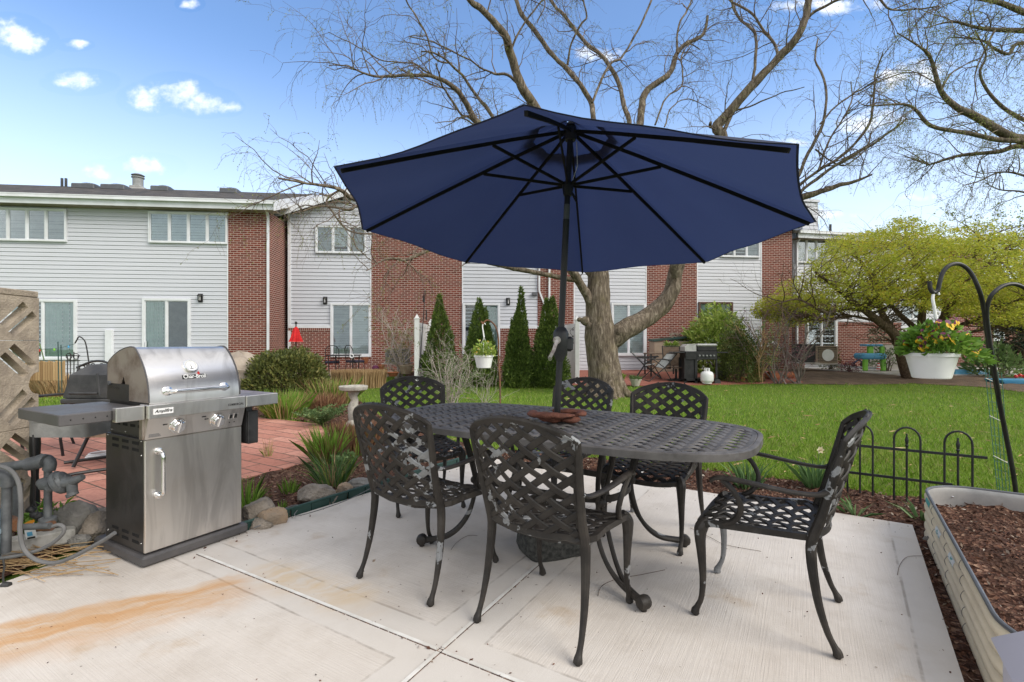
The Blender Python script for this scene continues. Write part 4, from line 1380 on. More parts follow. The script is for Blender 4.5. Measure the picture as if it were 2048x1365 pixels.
for c in range(3):
 mb = MB().box((-.295 * (c + 1) - .004 * c + .004, -.003, 1.549), (-.295 * c - .004 * c, .068, 1.592), b=.006)
 mb.build('cap_block', M_BLOCK, bw_, noise_amp=.002, noise_scale=20)
MB().box((-.89, .008, -.2), (-.006, .092, 1.551)).build if False else None
# ------------------------------------------------------------------ gas meter and its pipes
def PP(l, Y): return [tuple(P(a, b, Y + (c[0] if c else 0))) for a, b, *c in l]
YM = 2.72
gmt = thing('gas_meter', 'grey gas meter with iron pipes, elbows and a round regulator beside the grill', 'gas meter', tuple(P(20, 1110, YM) * 1.0))
mb = MB()
mb.tube(PP([(-60, 944), (62, 928)], YM), .0265, 14)
mb.tube(PP([(96, 925), (96, 1050)], YM + .02), .0185, 14)
mb.tube(PP([(14, 958), (12, 1105)], YM - .10), .0215, 14)
mb.tube(PP([(33, 968), (33, 1040)], YM + .18), .030, 12)
mb.tube(PP([(12, 1056), (100, 1052)], YM - .02), .0175, 12)
mb.build('pipe', M_GALV, gmt, world=True)
mb = MB()
rtube(mb, [(*p, r) for p, r in zip(PP([(56, 929), (72, 926), (86, 921), (90, 921)], YM), (.036, .037, .036, .030))], 4, 14)
mb.build('fitting', M_GALV, gmt, world=True)
mb = MB()
rtube(mb, [(*p, .030) for p in PP([(84, 921), (94, 920), (100, 928), (98, 940)], YM + .02)], 4, 14)
mb.build('elbow', M_GALV, gmt, world=True)
mb = MB()
rtube(mb, [(*p, .033) for p in PP([(-15, 950), (5, 950), (16, 956), (15, 972)], YM - .10)], 4, 14)
mb.build('elbow', M_GALV, gmt, world=True)
c = P(96, 1046, YM + .02)
mb = MB().lathe([(.024, -.04), (.036, -.03), (.036, .0), (.040, .002), (.040, .028), (.028, .034)], 16, Matrix.Translation(c))
mb.build('coupling', M_GALV, gmt, world=True)
mb = MB()
mb.ball(tuple(P(18, 1050, YM - .05)), (.045, .045, .05), 12, 8)
mb.tube(PP([(0, 1052), (34, 1052)], YM - .05), .030, 12)
mb.tube(PP([(80, 1052), (104, 1052)], YM), .028, 12)
mb.build('rusty_joint', M_RUSTY, gmt, world=True)
c = P(118, 966, YM - .02)
Q = Matrix.Translation(c) @ Matrix.Rotation(R(18), 4, 'Z') @ Matrix.Rotation(R(62), 4, 'Y')
mb = MB()
mb.lathe([(.018, -.062), (.026, -.055), (.030, -.035), (.052, -.020), (.062, -.012), (.062, -.002), (.066, 0), (.066, .014), (.058, .018), (.050, .034), (.026, .044), (.024, .052)], 26, Q)
for a in range(6):
 mb.lathe([(.006, -.006), (.006, .022)], 8, Q @ Matrix.Rotation(R(60 * a), 4, 'Z') @ Matrix.Translation((.058, 0, 0)))
reg = mb.build('regulator', M_GALV, gmt, world=True)
mb = MB()
mb.tube(PP([(118, 966), (88, 968), (78, 964)], YM - .03), [.028, .036, .020], 14)
mb.tube(PP([(126, 966), (148, 962), (166, 954)], YM - .03), [.034, .026, .016], 14)
mb.tube(PP([(143, 962), (145, 988)], YM - .03), [.026, .024], 14)
mb.tube(PP([(143, 986), (146, 992)], YM - .03), [.029, .029], 14)
mb.build('outlet', M_GALV, reg, world=True)
mb = MB()
q = P(-52, 1072, YM - .14)
mb.lathe([(.06, -.145), (.10, -.135), (.115, -.05), (.118, .0), (.126, .004), (.126, .022), (.115, .028), (.110, .10), (.085, .135), (.03, .145)], 22, Matrix.Translation(q))
mb.build('meter_body', M_METER, gmt, world=True)
# cables
def cable(name, label, pts, r, mat, cat='cable', n=6):
 mb = MB()
 sp = smooth_path(pts, n)
 L0 = V(sp[0])
 mb.tube([tuple(p) for p in sp], r, 8)
 o = mb.build(name, mat)
 return prop(o, label, cat)
cable('cable', 'thick grey cable looping down beside the gas meter to the slab edge', PP([(-60, 930), (8, 935), (36, 962), (42, 1020), (40, 1060), (48, 1098), (72, 1120), (110, 1126), (150, 1112), (205, 1082, ), (230, 1066)], 2.58), .0105, M_CABLE)
cable('cable', 'grey hose curling up under the plant tag by the gas meter', PP([(-40, 1120), (10, 1116), (60, 1106), (100, 1090), (124, 1070), (128, 1056), (118, 1050), (106, 1053)], 2.60), .0095, M_CABLE)
pc = thing('power_cord', 'thin black cord with a plug hanging behind the gas pipes', 'cord', tuple(P(68, 1020, 2.95)))
MB().tube(PP([(66, 870), (69, 930), (69, 1002), (60, 1018)], 2.95), .0045, 6).tube(PP([(69, 1002), (74, 1020), (77, 1030)], 2.95), .0035, 6).build('cord', M_BLACKPLASTIC, pc, world=True)
mb = MB()
for a in PP([(60, 1020), (70, 1030), (79, 1032)], 2.95):
 mb.ball(a, (.028, .022, .022), 10, 7)
mb.build('plug', M_BLACKPLASTIC, pc, world=True, noise_amp=.008, noise_scale=25)
pc = thing('power_cord', 'black cord ending in a plug on the concrete at the slab corner', 'cord', tuple(P(6, 1168, 2.50)))
MB().tube(PP([(6, 1118), (9, 1135), (6, 1150), (7, 1168)], 2.50), .0045, 6).build('cord', M_BLACKPLASTIC, pc, world=True)
MB().tube(PP([(2, 1174), (8, 1170), (20, 1170)], 2.50), [.010, .016, .013], 10).build('plug', M_BLACKPLASTIC, pc, world=True)
# white board, tag, little plant
a, b = G(-10, 1118, .0), G(150, 1086, .0)
d = (b - a).normalized()
L_ = (b - a).length
Mw = Matrix.Translation(a) @ Matrix.Rotation(math.atan2(d.y, d.x), 4, 'Z')
prop(MB().box((-.1, .0, 0), (L_, .10, .085), Mw, b=.008).build('timber', M_WOOD, noise_amp=.004, noise_scale=12), 'flaking white painted timber lying on the soil under the pipes', 'timber')
tg = thing('plant_tag', 'white and orange plant tag standing in the soil behind the hose', 'plant tag', tuple(G(62, 1082, .0)))
c = P(60, 1062, 2.86)
Mt = Matrix.Translation(c) @ Matrix.Rotation(R(-12), 4, 'Y') @ Matrix.Rotation(R(90), 4, 'X')
MB().box((-.032, -.045, -.001), (.032, .045, .001), Mt).build('card', M_LABEL, tg, world=True)
MB().prism([(-.030, .030), (-.026, .046), (.0, .056), (.036, .060), (.036, .046), (.02, .034)], -.002, .0025, Mt).build('printed_top', M_ORANGE, tg, world=True)
MB().box((-.020, -.030, .0012), (.012, -.006, .0016), Mt).build('printed_patch', M_BLUE, tg, world=True)
MB().box((-.024, -.046, .0012), (.024, -.036, .0016), Mt).build('printed_bars', M_INK, tg, world=True)
def broad_plant(name, label, cat, base, h, spread, n, ll, lw, mat, stems=5, seed=1, stem_mat=None, lean=(0, 0), droop=.3):
 g = np.random.default_rng(seed)
 t = thing(name, label, cat, tuple(base))
 mb = MB()
 pos, dr, le = [], [], []
 for k in range(stems):
  a = g.uniform(0, 6.28)
  tip = V(base) + V((math.cos(a) * spread * g.uniform(.2, .9) + lean[0], math.sin(a) * spread * g.uniform(.2, .9) + lean[1], h * g.uniform(.65, 1)))
  mid = V(base).lerp(tip, .5) + V((g.normal() * .02, g.normal() * .02, h * .08))
  sp = smooth_path([tuple(base), tuple(mid), tuple(tip)], 5)
  mb.tube([tuple(p) for p in sp], [.004, .0015], 5)
  for j in range(n // stems):
   f = g.uniform(.25, 1)
   p = np.array(sp[int(f * (len(sp) - 1))])
   dv = g.normal(size=3)
   dv[2] = abs(dv[2]) * .5 + g.uniform(-droop, .5)
   pos.append(p); dr.append(dv); le.append(ll * g.uniform(.5, 1.15))
 mb.build('stem', stem_mat or mat, t, world=True)
 v, f = leaves_arrays(np.array(pos), np.array(dr), np.array(le), np.array(le) * lw, seed=seed)
 np_mesh('leaves', v, f, mat, t)
 return t
broad_plant('seedling', 'young upright green plant between the gas pipe and the rocks', 'plant', G(112, 1078, .0), .26, .10, 60, .085, .32, M_PANSY, 4, 3)
broad_plant('seedling', 'low green plant behind the orange plant tag', 'plant', G(55, 1080, .0), .16, .12, 70, .07, .5, M_PANSY, 6, 4)
# ------------------------------------------------------------------ rocks, stones, pebbles
def rock(name, label, c, r, mat, seed, rz=0.0, cat='rock', amp=.35):
 g = random.Random(seed)
 bm = bmesh.new()
 bmesh.ops.create_icosphere(bm, subdivisions=4, radius=1)
 off = V((g.uniform(-9, 9), g.uniform(-9, 9), g.uniform(-9, 9)))
 planes = [(V((g.gauss(0, 1), g.gauss(0, 1), g.gauss(0, 1))).normalized(), g.uniform(.55, .9)) for _ in range(9)]
 for v in bm.verts:
  d = v.co.normalized()
  k = 1 + amp * .5 * mnoise.noise(d * 1.5 + off) + amp * .25 * mnoise.noise(d * 4 + off)
  for n_, dd in planes:
   q = d.dot(n_)
   if q > 1e-3: k = min(k, dd / q + .03)
  v.co = d * k
 for v in bm.verts:
  v.co = V((v.co.x * r[0], v.co.y * r[1], v.co.z * r[2])) + mnoise.noise_vector(v.co * 9) * .006
 me = bpy.data.meshes.new(name)
 bm.to_mesh(me)
 bm.free()
 me.polygons.foreach_set('use_smooth', [True] * len(me.polygons))
 me.set_sharp_from_angle(angle=R(28))
 o = link(name, me, mat)
 o.matrix_world = Matrix.Translation(V(c)) @ Matrix.Rotation(rz, 4, 'Z')
 return prop(o, label, cat, 'rocks along the bed edge')
def groundrock(label, px, py, r, mat, seed, rz=0.0, up=.6, **kw):
 p = G(px, py, -.01)
 rock('rock', label, (p.x, p.y, r[2] * up - .01), r, mat, seed, rz, **kw)
groundrock('big flat tan and grey boulder on the mulch behind the left chair', 632, 1004, (.19, .11, .085), M_STONE, 3, R(-25))
groundrock('small yellowish rock between the boulder and the edging', 688, 990, (.085, .07, .06), M_TANSTONE, 8)
groundrock('grey rock half hidden by the chipped-leg chair at the edging', 722, 978, (.11, .08, .06), M_GREYSTONE, 12)
groundrock('large grey slab rock leaning against the right side of the grill', 512, 1046, (.13, .10, .115), M_STONE, 21, R(30))
groundrock('pointed tan rock in front of the grey slab rock by the grill', 545, 1050, (.10, .075, .085), M_TANSTONE, 25)
groundrock('low brown rock against the edging beside the grill base', 520, 1058, (.09, .05, .045), M_STONE, 31)
groundrock('tall layered grey rock between the gas pipe and the grill', 150, 1075, (.15, .08, .14), M_GREYSTONE, 41, R(15))
groundrock('rounded mossy rock touching the left side of the grill', 196, 1078, (.11, .09, .11), M_STONE, 46)
groundrock('flat brown flagstone behind the pipes at the edge of the paving', 178, 1040, (.28, .10, .05), M_STONE, 52, R(10))
groundrock('small dark rock lying beside the white timber', 160, 1092, (.06, .05, .045), M_GREYSTONE, 55)
# dry stems on the soil by the meter
st_ = MB()
g = np.random.default_rng(3)
for i in range(70):
 c = G(g.uniform(-60, 200), g.uniform(1090, 1150), .012)
 a = g.normal(0.15, .35)
 l = g.uniform(.06, .22)
 d = V((math.cos(a), math.sin(a), 0)) * l
 st_.tube([c - d, c + V((0, 0, g.uniform(0, .03))), c + d], .0022, 4)
prop(st_.build('dry_stems', M_STRAW), kind='stuff')
# ------------------------------------------------------------------ ground, slabs, beds
def sheet(name, poly, mat, zf, res=0.5, kind='structure', thick=0.0):
 """A polygon cut along a grid so that it can follow the ground."""
 bm = bmesh.new()
 vs = [bm.verts.new((x, y, 0)) for x, y in poly]
 bm.faces.new(vs)
 xs = [p[0] for p in poly]; ys = [p[1] for p in poly]
 for a, lo, hi in ((0, min(xs), max(xs)), (1, min(ys), max(ys))):
  k = math.ceil(lo / res) * res
  while k < hi:
   co = [0, 0, 0]; no = [0, 0, 0]
   co[a] = k; no[a] = 1
   bmesh.ops.bisect_plane(bm, geom=list(bm.verts) + list(bm.edges) + list(bm.faces), plane_co=co, plane_no=no)
   k += res
 for v in bm.verts:
  v.co.z = zf(v.co.x, v.co.y)
 if thick:
  r = bmesh.ops.extrude_face_region(bm, geom=list(bm.faces))
  for e in r['geom']:
   if isinstance(e, bmesh.types.BMVert): e.co.z -= thick
 bmesh.ops.recalc_face_normals(bm, faces=bm.faces)
 if not thick:
  for f in bm.faces:
   if f.normal.z < 0: f.normal_flip()
 me = bpy.data.meshes.new(name)
 bm.to_mesh(me)
 bm.free()
 if not thick:
  me.polygons.foreach_set('use_smooth', [True] * len(me.polygons))
 o = link(name, me, mat)
 return prop(o, kind=kind)
def gpoly(px): return [tuple(G(a, b)[:2]) for a, b in px]
def inside(poly, x, y):
 c = np.zeros(len(x), bool)
 n = len(poly)
 for i in range(n):
  x0, y0 = poly[i]; x1, y1 = poly[(i + 1) % n]
  cond = (y0 > y) != (y1 > y)
  xi = (x1 - x0) * (y - y0) / ((y1 - y0) if y1 != y0 else 1e-9) + x0
  c ^= cond & (x < xi)
 return c
# the ground: one sheet to the horizon
gx = np.concatenate([np.linspace(-140, -24, 20), np.arange(-22, 22.1, .8), np.linspace(24, 140, 20)])
gy = np.concatenate([np.linspace(-60, -8, 10), np.arange(-6, 24.1, .8), np.linspace(26, 260, 30)])
XX, YY = np.meshgrid(gx, gy)
ZZ = np.array([[terrain(x, y) for x in gx] for y in gy])
nx_, ny_ = len(gx), len(gy)
ii = np.arange(nx_ * ny_).reshape(ny_, nx_)
fc = np.stack([ii[:-1, :-1], ii[:-1, 1:], ii[1:, 1:], ii[1:, :-1]], -1).reshape(-1, 4)
prop(np_mesh('lawn_ground', np.stack([XX, YY, ZZ], -1).reshape(-1, 3), fc, M_LAWN, smooth=True), kind='structure')
U_ = V((.566, .824, 0)); V_ = V((-.841, .541, 0))
PATIO = [(2.724, 3.333), (-.319, 5.29), (-1.203, 4.01), (-1.87, 3.05), (-2.02, 3.12), (-2.46, 3.20), (-2.53, 3.02), (-2.62, 2.58), (-3.1, 1.4), (-3.6, -1.2), (-.42, -1.2)]
sheet('patio', PATIO, M_CONC, lambda x, y: 0.0, res=50, thick=.12)
# white strips in the joints
X0 = V((-.29, 1.977, 0))
def strip(a, b, nm='joint_strip'):
 MBs = MB()
 d = (b - a)
 n = 40
 pts = []
 for i in range(n + 1):
  p = a + d * (i / n)
  pts.append(p + V((0, 0, .0005)))
 MBs.bar(pts, .016, .009)
 o = MBs.build(nm, M_STRIP)
 return prop(o, kind='structure')
j1 = V((-1.535, .889, 0)).normalized()
j2 = V((.432, .76, 0)).normalized()
strip(X0 + j1 * .014, X0 + j1 * 1.80)
strip(X0 + j2 * .020, X0 + j2 * 3.25)
strip(X0 - j1 * .014, X0 - j1 * 1.35)
strip(X0 - j2 * .014, X0 - j2 * 1.6)
# dark bars either side of the strips, drawn in as thin shadow lines
mb = MB()
for d_, l0, l1 in ((j1, -1.35, 1.80), (j2, -1.6, 3.25)):
 sd_ = V((-d_.y, d_.x, 0))
 for sgn in (-1, 1):
  for i in range(60):
   f0 = l0 + (l1 - l0) * i / 60
   f1 = f0 + (l1 - l0) / 60 * random.uniform(.85, 1.0)
   mb.bar([X0 + d_ * f0 + sd_ * (.0095 * sgn) + V((0, 0, .001)), X0 + d_ * f1 + sd_ * (.0095 * sgn) + V((0, 0, .001))], random.uniform(.0012, .0026), .003)
prop(mb.build('joint_shadow_line', M_MULCH), kind='structure')
def lumpy(z, amp, sc=6.0):
 return lambda x, y: z + amp * (mnoise.noise(V((x * sc, y * sc, 0))) + .5 * mnoise.noise(V((x * sc * 3, y * sc * 3, 7))))
PAVERS = gpoly([(209, 1031), (485, 965), (620, 930), (650, 868), (640, 851), (500, 837), (330, 832), (100, 838), (-120, 846), (-330, 1040), (45, 1034)])
sheet('brick_paving', PAVERS, M_PAVER, lambda x, y: -.018, res=50, thick=.06)
BEDS = [
 [(-.30, 5.24)] + gpoly([(960, 903), (1020, 906), (1100, 911), (1180, 921), (1300, 932), (1400, 944), (1500, 957), (1600, 969), (1700, 985), (1800, 1000), (1870, 1006), (1960, 1020)]) + [(3.0, 3.0), (2.25, 1.7), (1.2, .2), (.5, .2), (1.60, 1.75), (2.70, 3.31)],
 [(-.33, 5.27), (-1.21, 4.0), (-1.88, 3.05), (-2.1, 3.2)] + gpoly([(470, 1010), (485, 966), (560, 945), (620, 931), (655, 868), (640, 850), (560, 838), (490, 836), (462, 815), (440, 782), (540, 772), (640, 767), (690, 785), (735, 815), (770, 842), (850, 872), (930, 893)]),
 gpoly([(300, 1058), (215, 1087), (110, 1120), (0, 1168), (-140, 1225), (-330, 1042), (45, 1034), (209, 1031)]),
]
for b_ in BEDS:
 sheet('mulch_bed', b_, M_MULCH, lumpy(-.022, .020), res=.07)
PAT3 = gpoly([(1120, 771), (1280, 773), (1480, 769.5), (1606, 766), (1570, 744), (1300, 733), (1120, 735)])
sheet('neighbour_patio', PAT3, M_PAVER2, lambda x, y: terrain(x, y) + .02, res=.5, thick=.03)
PAT2 = gpoly([(560, 778), (640, 770), (720, 763), (790, 752), (780, 737), (600, 737)])
sheet('side_patio', PAT2, M_TANSTONE, lambda x, y: terrain(x, y) + .02, res=.5)
DIRT = gpoly([(1505, 769), (1700, 770.5), (1830, 768), (1960, 775), (2100, 790), (2150, 766), (1990, 752), (1860, 748), (1780, 749), (1700, 742), (1620, 737), (1545, 742)])
sheet('bare_soil', DIRT, M_DIRT, lambda x, y: terrain(x, y) + .012 + .02 * mnoise.noise(V((x * 3, y * 3, 1))), res=.3)
WALK = gpoly([(1560, 733), (1640, 741), (1700, 745), (1800, 753), (1900, 752), (2200, 752), (2200, 738), (1850, 734), (1700, 728), (1560, 728)])
sheet('sidewalk', WALK, M_SIDEWALK, lambda x, y: terrain(x, y) + .035, res=.6, thick=.05)
ARBBED = gpoly([(800, 762), (930, 764), (1130, 762), (1180, 752), (1130, 742), (830, 742)])
sheet('mulch_bed', ARBBED, M_MULCH, lambda x, y: terrain(x, y) + .015 + .02 * mnoise.noise(V((x * 5, y * 5, 1))), res=.2)
# loose chips on the beds
pts = []
for b_, n in ((BEDS[0], 9000), (BEDS[1], 11000), (BEDS[2], 2600)):
 xs = [p[0] for p in b_]; ys = [p[1] for p in b_]
 x = rng.uniform(min(xs), max(xs), n * 4); y = rng.uniform(min(ys), max(ys), n * 4)
 m = inside(b_, x, y) & ~inside(PATIO, x, y)
 x, y = x[m][:n], y[m][:n]
 f = lumpy(-.016, .020)
 pts.append(np.stack([x, y, [f(a, b) for a, b in zip(x, y)]], 1))
pts = np.concatenate(pts)
n = len(pts)
dr = rng.normal(size=(n, 3)); dr[:, 2] *= .35
ln = rng.uniform(.012, .045, n)
v, f = leaves_arrays(pts, dr, ln, ln * rng.uniform(.25, .6, n), .15, 2)
prop(np_mesh('mulch_chips', v, f, M_CHIPS), kind='stuff')
# lawn blades: dense close by, thinner and coarser further off
def blades(name, n, ymin, ymax, h, wd, mat, excl, spread=1.22, seed=1, only=None):
 g = np.random.default_rng(seed)
 u = g.uniform(0, 1, n)
 y = 1 / (1 / ymin + (1 / ymax - 1 / ymin) * u)           # density falls with the square of the distance
 x = g.uniform(-spread, spread, n) * y
 keep = np.ones(n, bool)
 for p in excl: keep &= ~inside(p, x, y)
 if only is not None: keep &= inside(only, x, y)
 x, y = x[keep], y[keep]
 n = len(x)
 t = np.clip((y - 12.0) / 4.5, 0, 1); t = t * t * (3 - 2 * t)
 z = -.05 + .22 * t + .008 * np.sin(x * 1.3 + y * .7)
 clump = np.array([mnoise.noise(V((a * 1.6, b * 1.6, 3))) for a, b in zip(x[::1], y[::1])]) if n < 400000 else 0
 hh = h * g.uniform(.45, 1.25, n) * (1 + .45 * clump)
 a = g.uniform(0, 6.283, n)
 w = wd * np.sqrt(np.maximum(1, y / 6)) * g.uniform(.7, 1.3, n)
 bend = hh * g.uniform(.1, .9, n)
 b = g.uniform(0, 6.283, n)
 dx, dy = np.cos(a) * w, np.sin(a) * w
 bx, by = np.cos(b) * bend, np.sin(b) * bend
 p0 = np.stack([x - dx, y - dy, z], 1); p1 = np.stack([x + dx, y + dy, z], 1)
 p2 = np.stack([x + dx * .6 + bx * .35, y + dy * .6 + by * .35, z + hh * .6], 1)
 p4 = np.stack([x - dx * .6 + bx * .35, y - dy * .6 + by * .35, z + hh * .6], 1)
 p3 = np.stack([x + bx, y + by, z + hh], 1)
 verts = np.stack([p0, p1, p2, p3, p4], 1).reshape(-1, 3)
 faces = np.arange(5 * n).reshape(n, 5)
 return prop(np_mesh(name, verts, faces, mat), kind='stuff')
EXCL = [PATIO, PAVERS, PAT3, DIRT, WALK] + BEDS + [PAT2, ARBBED]
blades('lawn_grass', 330000, 3.4, 15.5, .060, .0026, M_BLADE, EXCL)
# green edging along the slab
a, b = V((-1.83, 3.08, 0)), V((-.35, 5.22, 0))
ed = thing('lawn_edging', 'dark green plastic edging strip along the slab beside the mulch', 'edging', tuple(a))
d = (b - a).normalized()
mb = MB()
nseg = 16
L_ = (b - a).length
for i in range(nseg):
 p, q = a + d * (L_ * i / nseg), a + d * (L_ * (i + 1) / nseg - .012)
 w_ = V((-d.y, d.x, 0)) * (.035 + .006 * math.sin(i * 1.7))
 mb.bar([p + w_ + V((0, 0, .018)), p.lerp(q, .5) + w_ + V((0, 0, .022)), q + w_ + V((0, 0, .018))], .014, .062)
mb.build('panel', M_DKGREEN, ed, world=True)
MB().tube([a + V((-.03, .02, .05)) , a.lerp(b, .5) + V((-.03, .02, .055)), b + V((-.03, .02, .05))], .011, 8).build('top_bead', M_DKGREEN, ed, world=True)
prop(MB().tube(smooth_path([tuple(G(x, y, .03)) for x, y in ((508, 1056), (545, 1040), (575, 1015), (600, 1012), (590, 1032), (640, 1020), (700, 998), (745, 975))], 6), .0035, 6).build('green_wire', M_CABLE), 'thin pale wire looping over the mulch along the green edging', 'wire')
# twigs on the slab
for px, lb in ([(1380, 1056), (1420, 1075), (1452, 1090), (1522, 1103)], 'straight dry twig on the slab beside the side-on chair'), \
              ([(1196, 1192), (1204, 1172), (1235, 1158), (1280, 1150), (1330, 1140)], 'curved hair-thin twig on the slab by the front table foot'), \
              ([(902, 1100), (914, 1085), (935, 1072), (955, 1072)], 'short curved twig on the slab in front of the stone base'), \
              ([(1795, 1150), (1800, 1130), (1815, 1114), (1848, 1112)], 'bent twig reaching onto the slab rim by the raised bed'):
 sp = smooth_path([tuple(G(x, y, .006)) for x, y in px], 5)
 prop(MB().tube([tuple(p) for p in sp], .0013, 5).build('twig', M_TWIG), lb, 'twig', 'fallen twigs on the concrete')
# grit, bud scales and bits of leaf lying on the slab, thicker along the joints and the beds
n = 520
x = rng.uniform(-3.0, 2.8, n); y = rng.uniform(1.2, 5.2, n)
m = inside(PATIO, x, y)
x, y = list(x[m]), list(y[m])
for d_, l0, l1, k in ((j1, -1.3, 1.8, 90), (j2, -1.2, 3.2, 110)):
 for _ in range(k):
  p = X0 + d_ * rng.uniform(l0, l1) + V((-d_.y, d_.x, 0)) * rng.normal(0, .018)
  x.append(p.x); y.append(p.y)
for _ in range(230):
 f = rng.uniform(0, 1)
 p = V((-1.83, 3.05, 0)).lerp(V((-.33, 5.2, 0)), f) if rng.uniform() < .5 else V((-.3, 5.25, 0)).lerp(V((2.7, 3.3, 0)), f)
 x.append(p.x - abs(rng.normal(0, .10)) * .2); y.append(p.y - abs(rng.normal(0, .10)))
x, y = np.array(x), np.array(y)
m = inside(PATIO, x, y)
x, y = x[m], y[m]
dr = rng.normal(size=(len(x), 3)); dr[:, 2] = np.abs(dr[:, 2]) * .1
ln = rng.uniform(.003, .013, len(x)) * np.where(rng.uniform(0, 1, len(x)) > .94, 2.2, 1)
v, f = leaves_arrays(np.stack([x, y, np.full(len(x), .003)], 1), dr, ln, ln * rng.uniform(.3, .7, len(x)), .1, 12)
prop(np_mesh('leaf_litter', v, f, M_CHIPS), kind='stuff')
# dead stems and last year's leaves lying on the lawn
n = 900
y = 1 / (1 / 4.6 + (1 / 13.5 - 1 / 4.6) * rng.uniform(0, 1, n)); x = rng.uniform(-1.1, 1.2, n) * y
m = np.ones(n, bool)
for p in EXCL: m &= ~inside(p, x, y)
x, y = x[m], y[m]
dr = rng.normal(size=(len(x), 3)); dr[:, 2] *= .12
ln = rng.uniform(.03, .16, len(x))
v, f = leaves_arrays(np.stack([x, y, np.array([terrain(a, b) for a, b in zip(x, y)]) + .045], 1), dr, ln, np.minimum(ln * .5, rng.uniform(.004, .02, len(x))), .1, 14)
prop(np_mesh('dead_leaves', v, f, M_STRAW), kind='stuff')
# ------------------------------------------------------------------ townhouses
class Facade:
 def __init__(s, pa, Ya, pb, Yb):
  s.a = V(((pa - CX) / FPX * Ya, Ya, 0)); b = V(((pb - CX) / FPX * Yb, Yb, 0))
  s.d = (b - s.a).normalized()
  s.n = V((s.d.y, -s.d.x, 0))          # towards the camera
  s.M = Matrix(((s.d.x, -s.n.x, 0, s.a.x), (s.d.y, -s.n.y, 0, s.a.y), (0, 0, 1, 0), (0, 0, 0, 1)))
 def sz(s, px, py):
  r = V(((px - CX) / FPX, 1, (CY - py) / FPX))
  den = r.x * s.n.x + r.y * s.n.y
  t = (s.a.x * s.n.x + s.a.y * s.n.y) / den
  q = V((r.x * t, r.y * t, 0)) - s.a
  return q.dot(s.d), EYE + r.z * t
 def s_(s, px): return s.sz(px, CY)[0]
# local house frame: x along the wall to the right, y into the house, z up
def siding_wall(h, s0, s1, z0, z1, top=None, name='siding', course=.127):
 """Overlapping clapboards; top(s) gives a sloping upper edge."""
 mb = MB()
 n = int(math.ceil((z1 - z0) / course))
 for i in range(n):
  a, b = z0 + i * course, min(z1, z0 + (i + 1) * course)
  sa, sb = s0, s1
  if top:
   # clip the course under a gable: find the span where the top is above a
   ss = [s0 + (s1 - s0) * k / 60 for k in range(61)]
   ok = [q for q in ss if top(q) >= b]
   if len(ok) < 2: continue
   sa, sb = ok[0], ok[-1]
  m = (a + b) / 2
  mb.add([(sa, -.026, a), (sb, -.026, a), (sb, -.017, m), (sa, -.017, m), (sb, -.020, m + .004), (sa, -.020, m + .004), (sb, -.006, b - .012), (sa, -.006, b - .012), (sa, .0, a), (sb, .0, a)],
               [(8, 9, 1, 0), (0, 1, 2, 3), (3, 2, 4, 5), (5, 4, 6, 7)])
 mb.box((s0, .0, z0), (s1, .12, z1)) if not top else None
 return mb.build(name, M_SIDING, h, smooth=0)
def brick_panel(h, s0, s1, z0, z1, out=.02, name='brick_wall', cap=False, deep=.15):
 b = MB().box((s0, -out, z0), (s1, deep, z1)).build(name, M_BRICK, h, smooth=0, uv=True)
 if cap:
  MB().box((s0 - .01, -out - .02, z1), (s1 + .01, .1, z1 + .10)).build('brick_cap', M_BRICK_SOLDIER, h, smooth=0, uv=True)
 return b
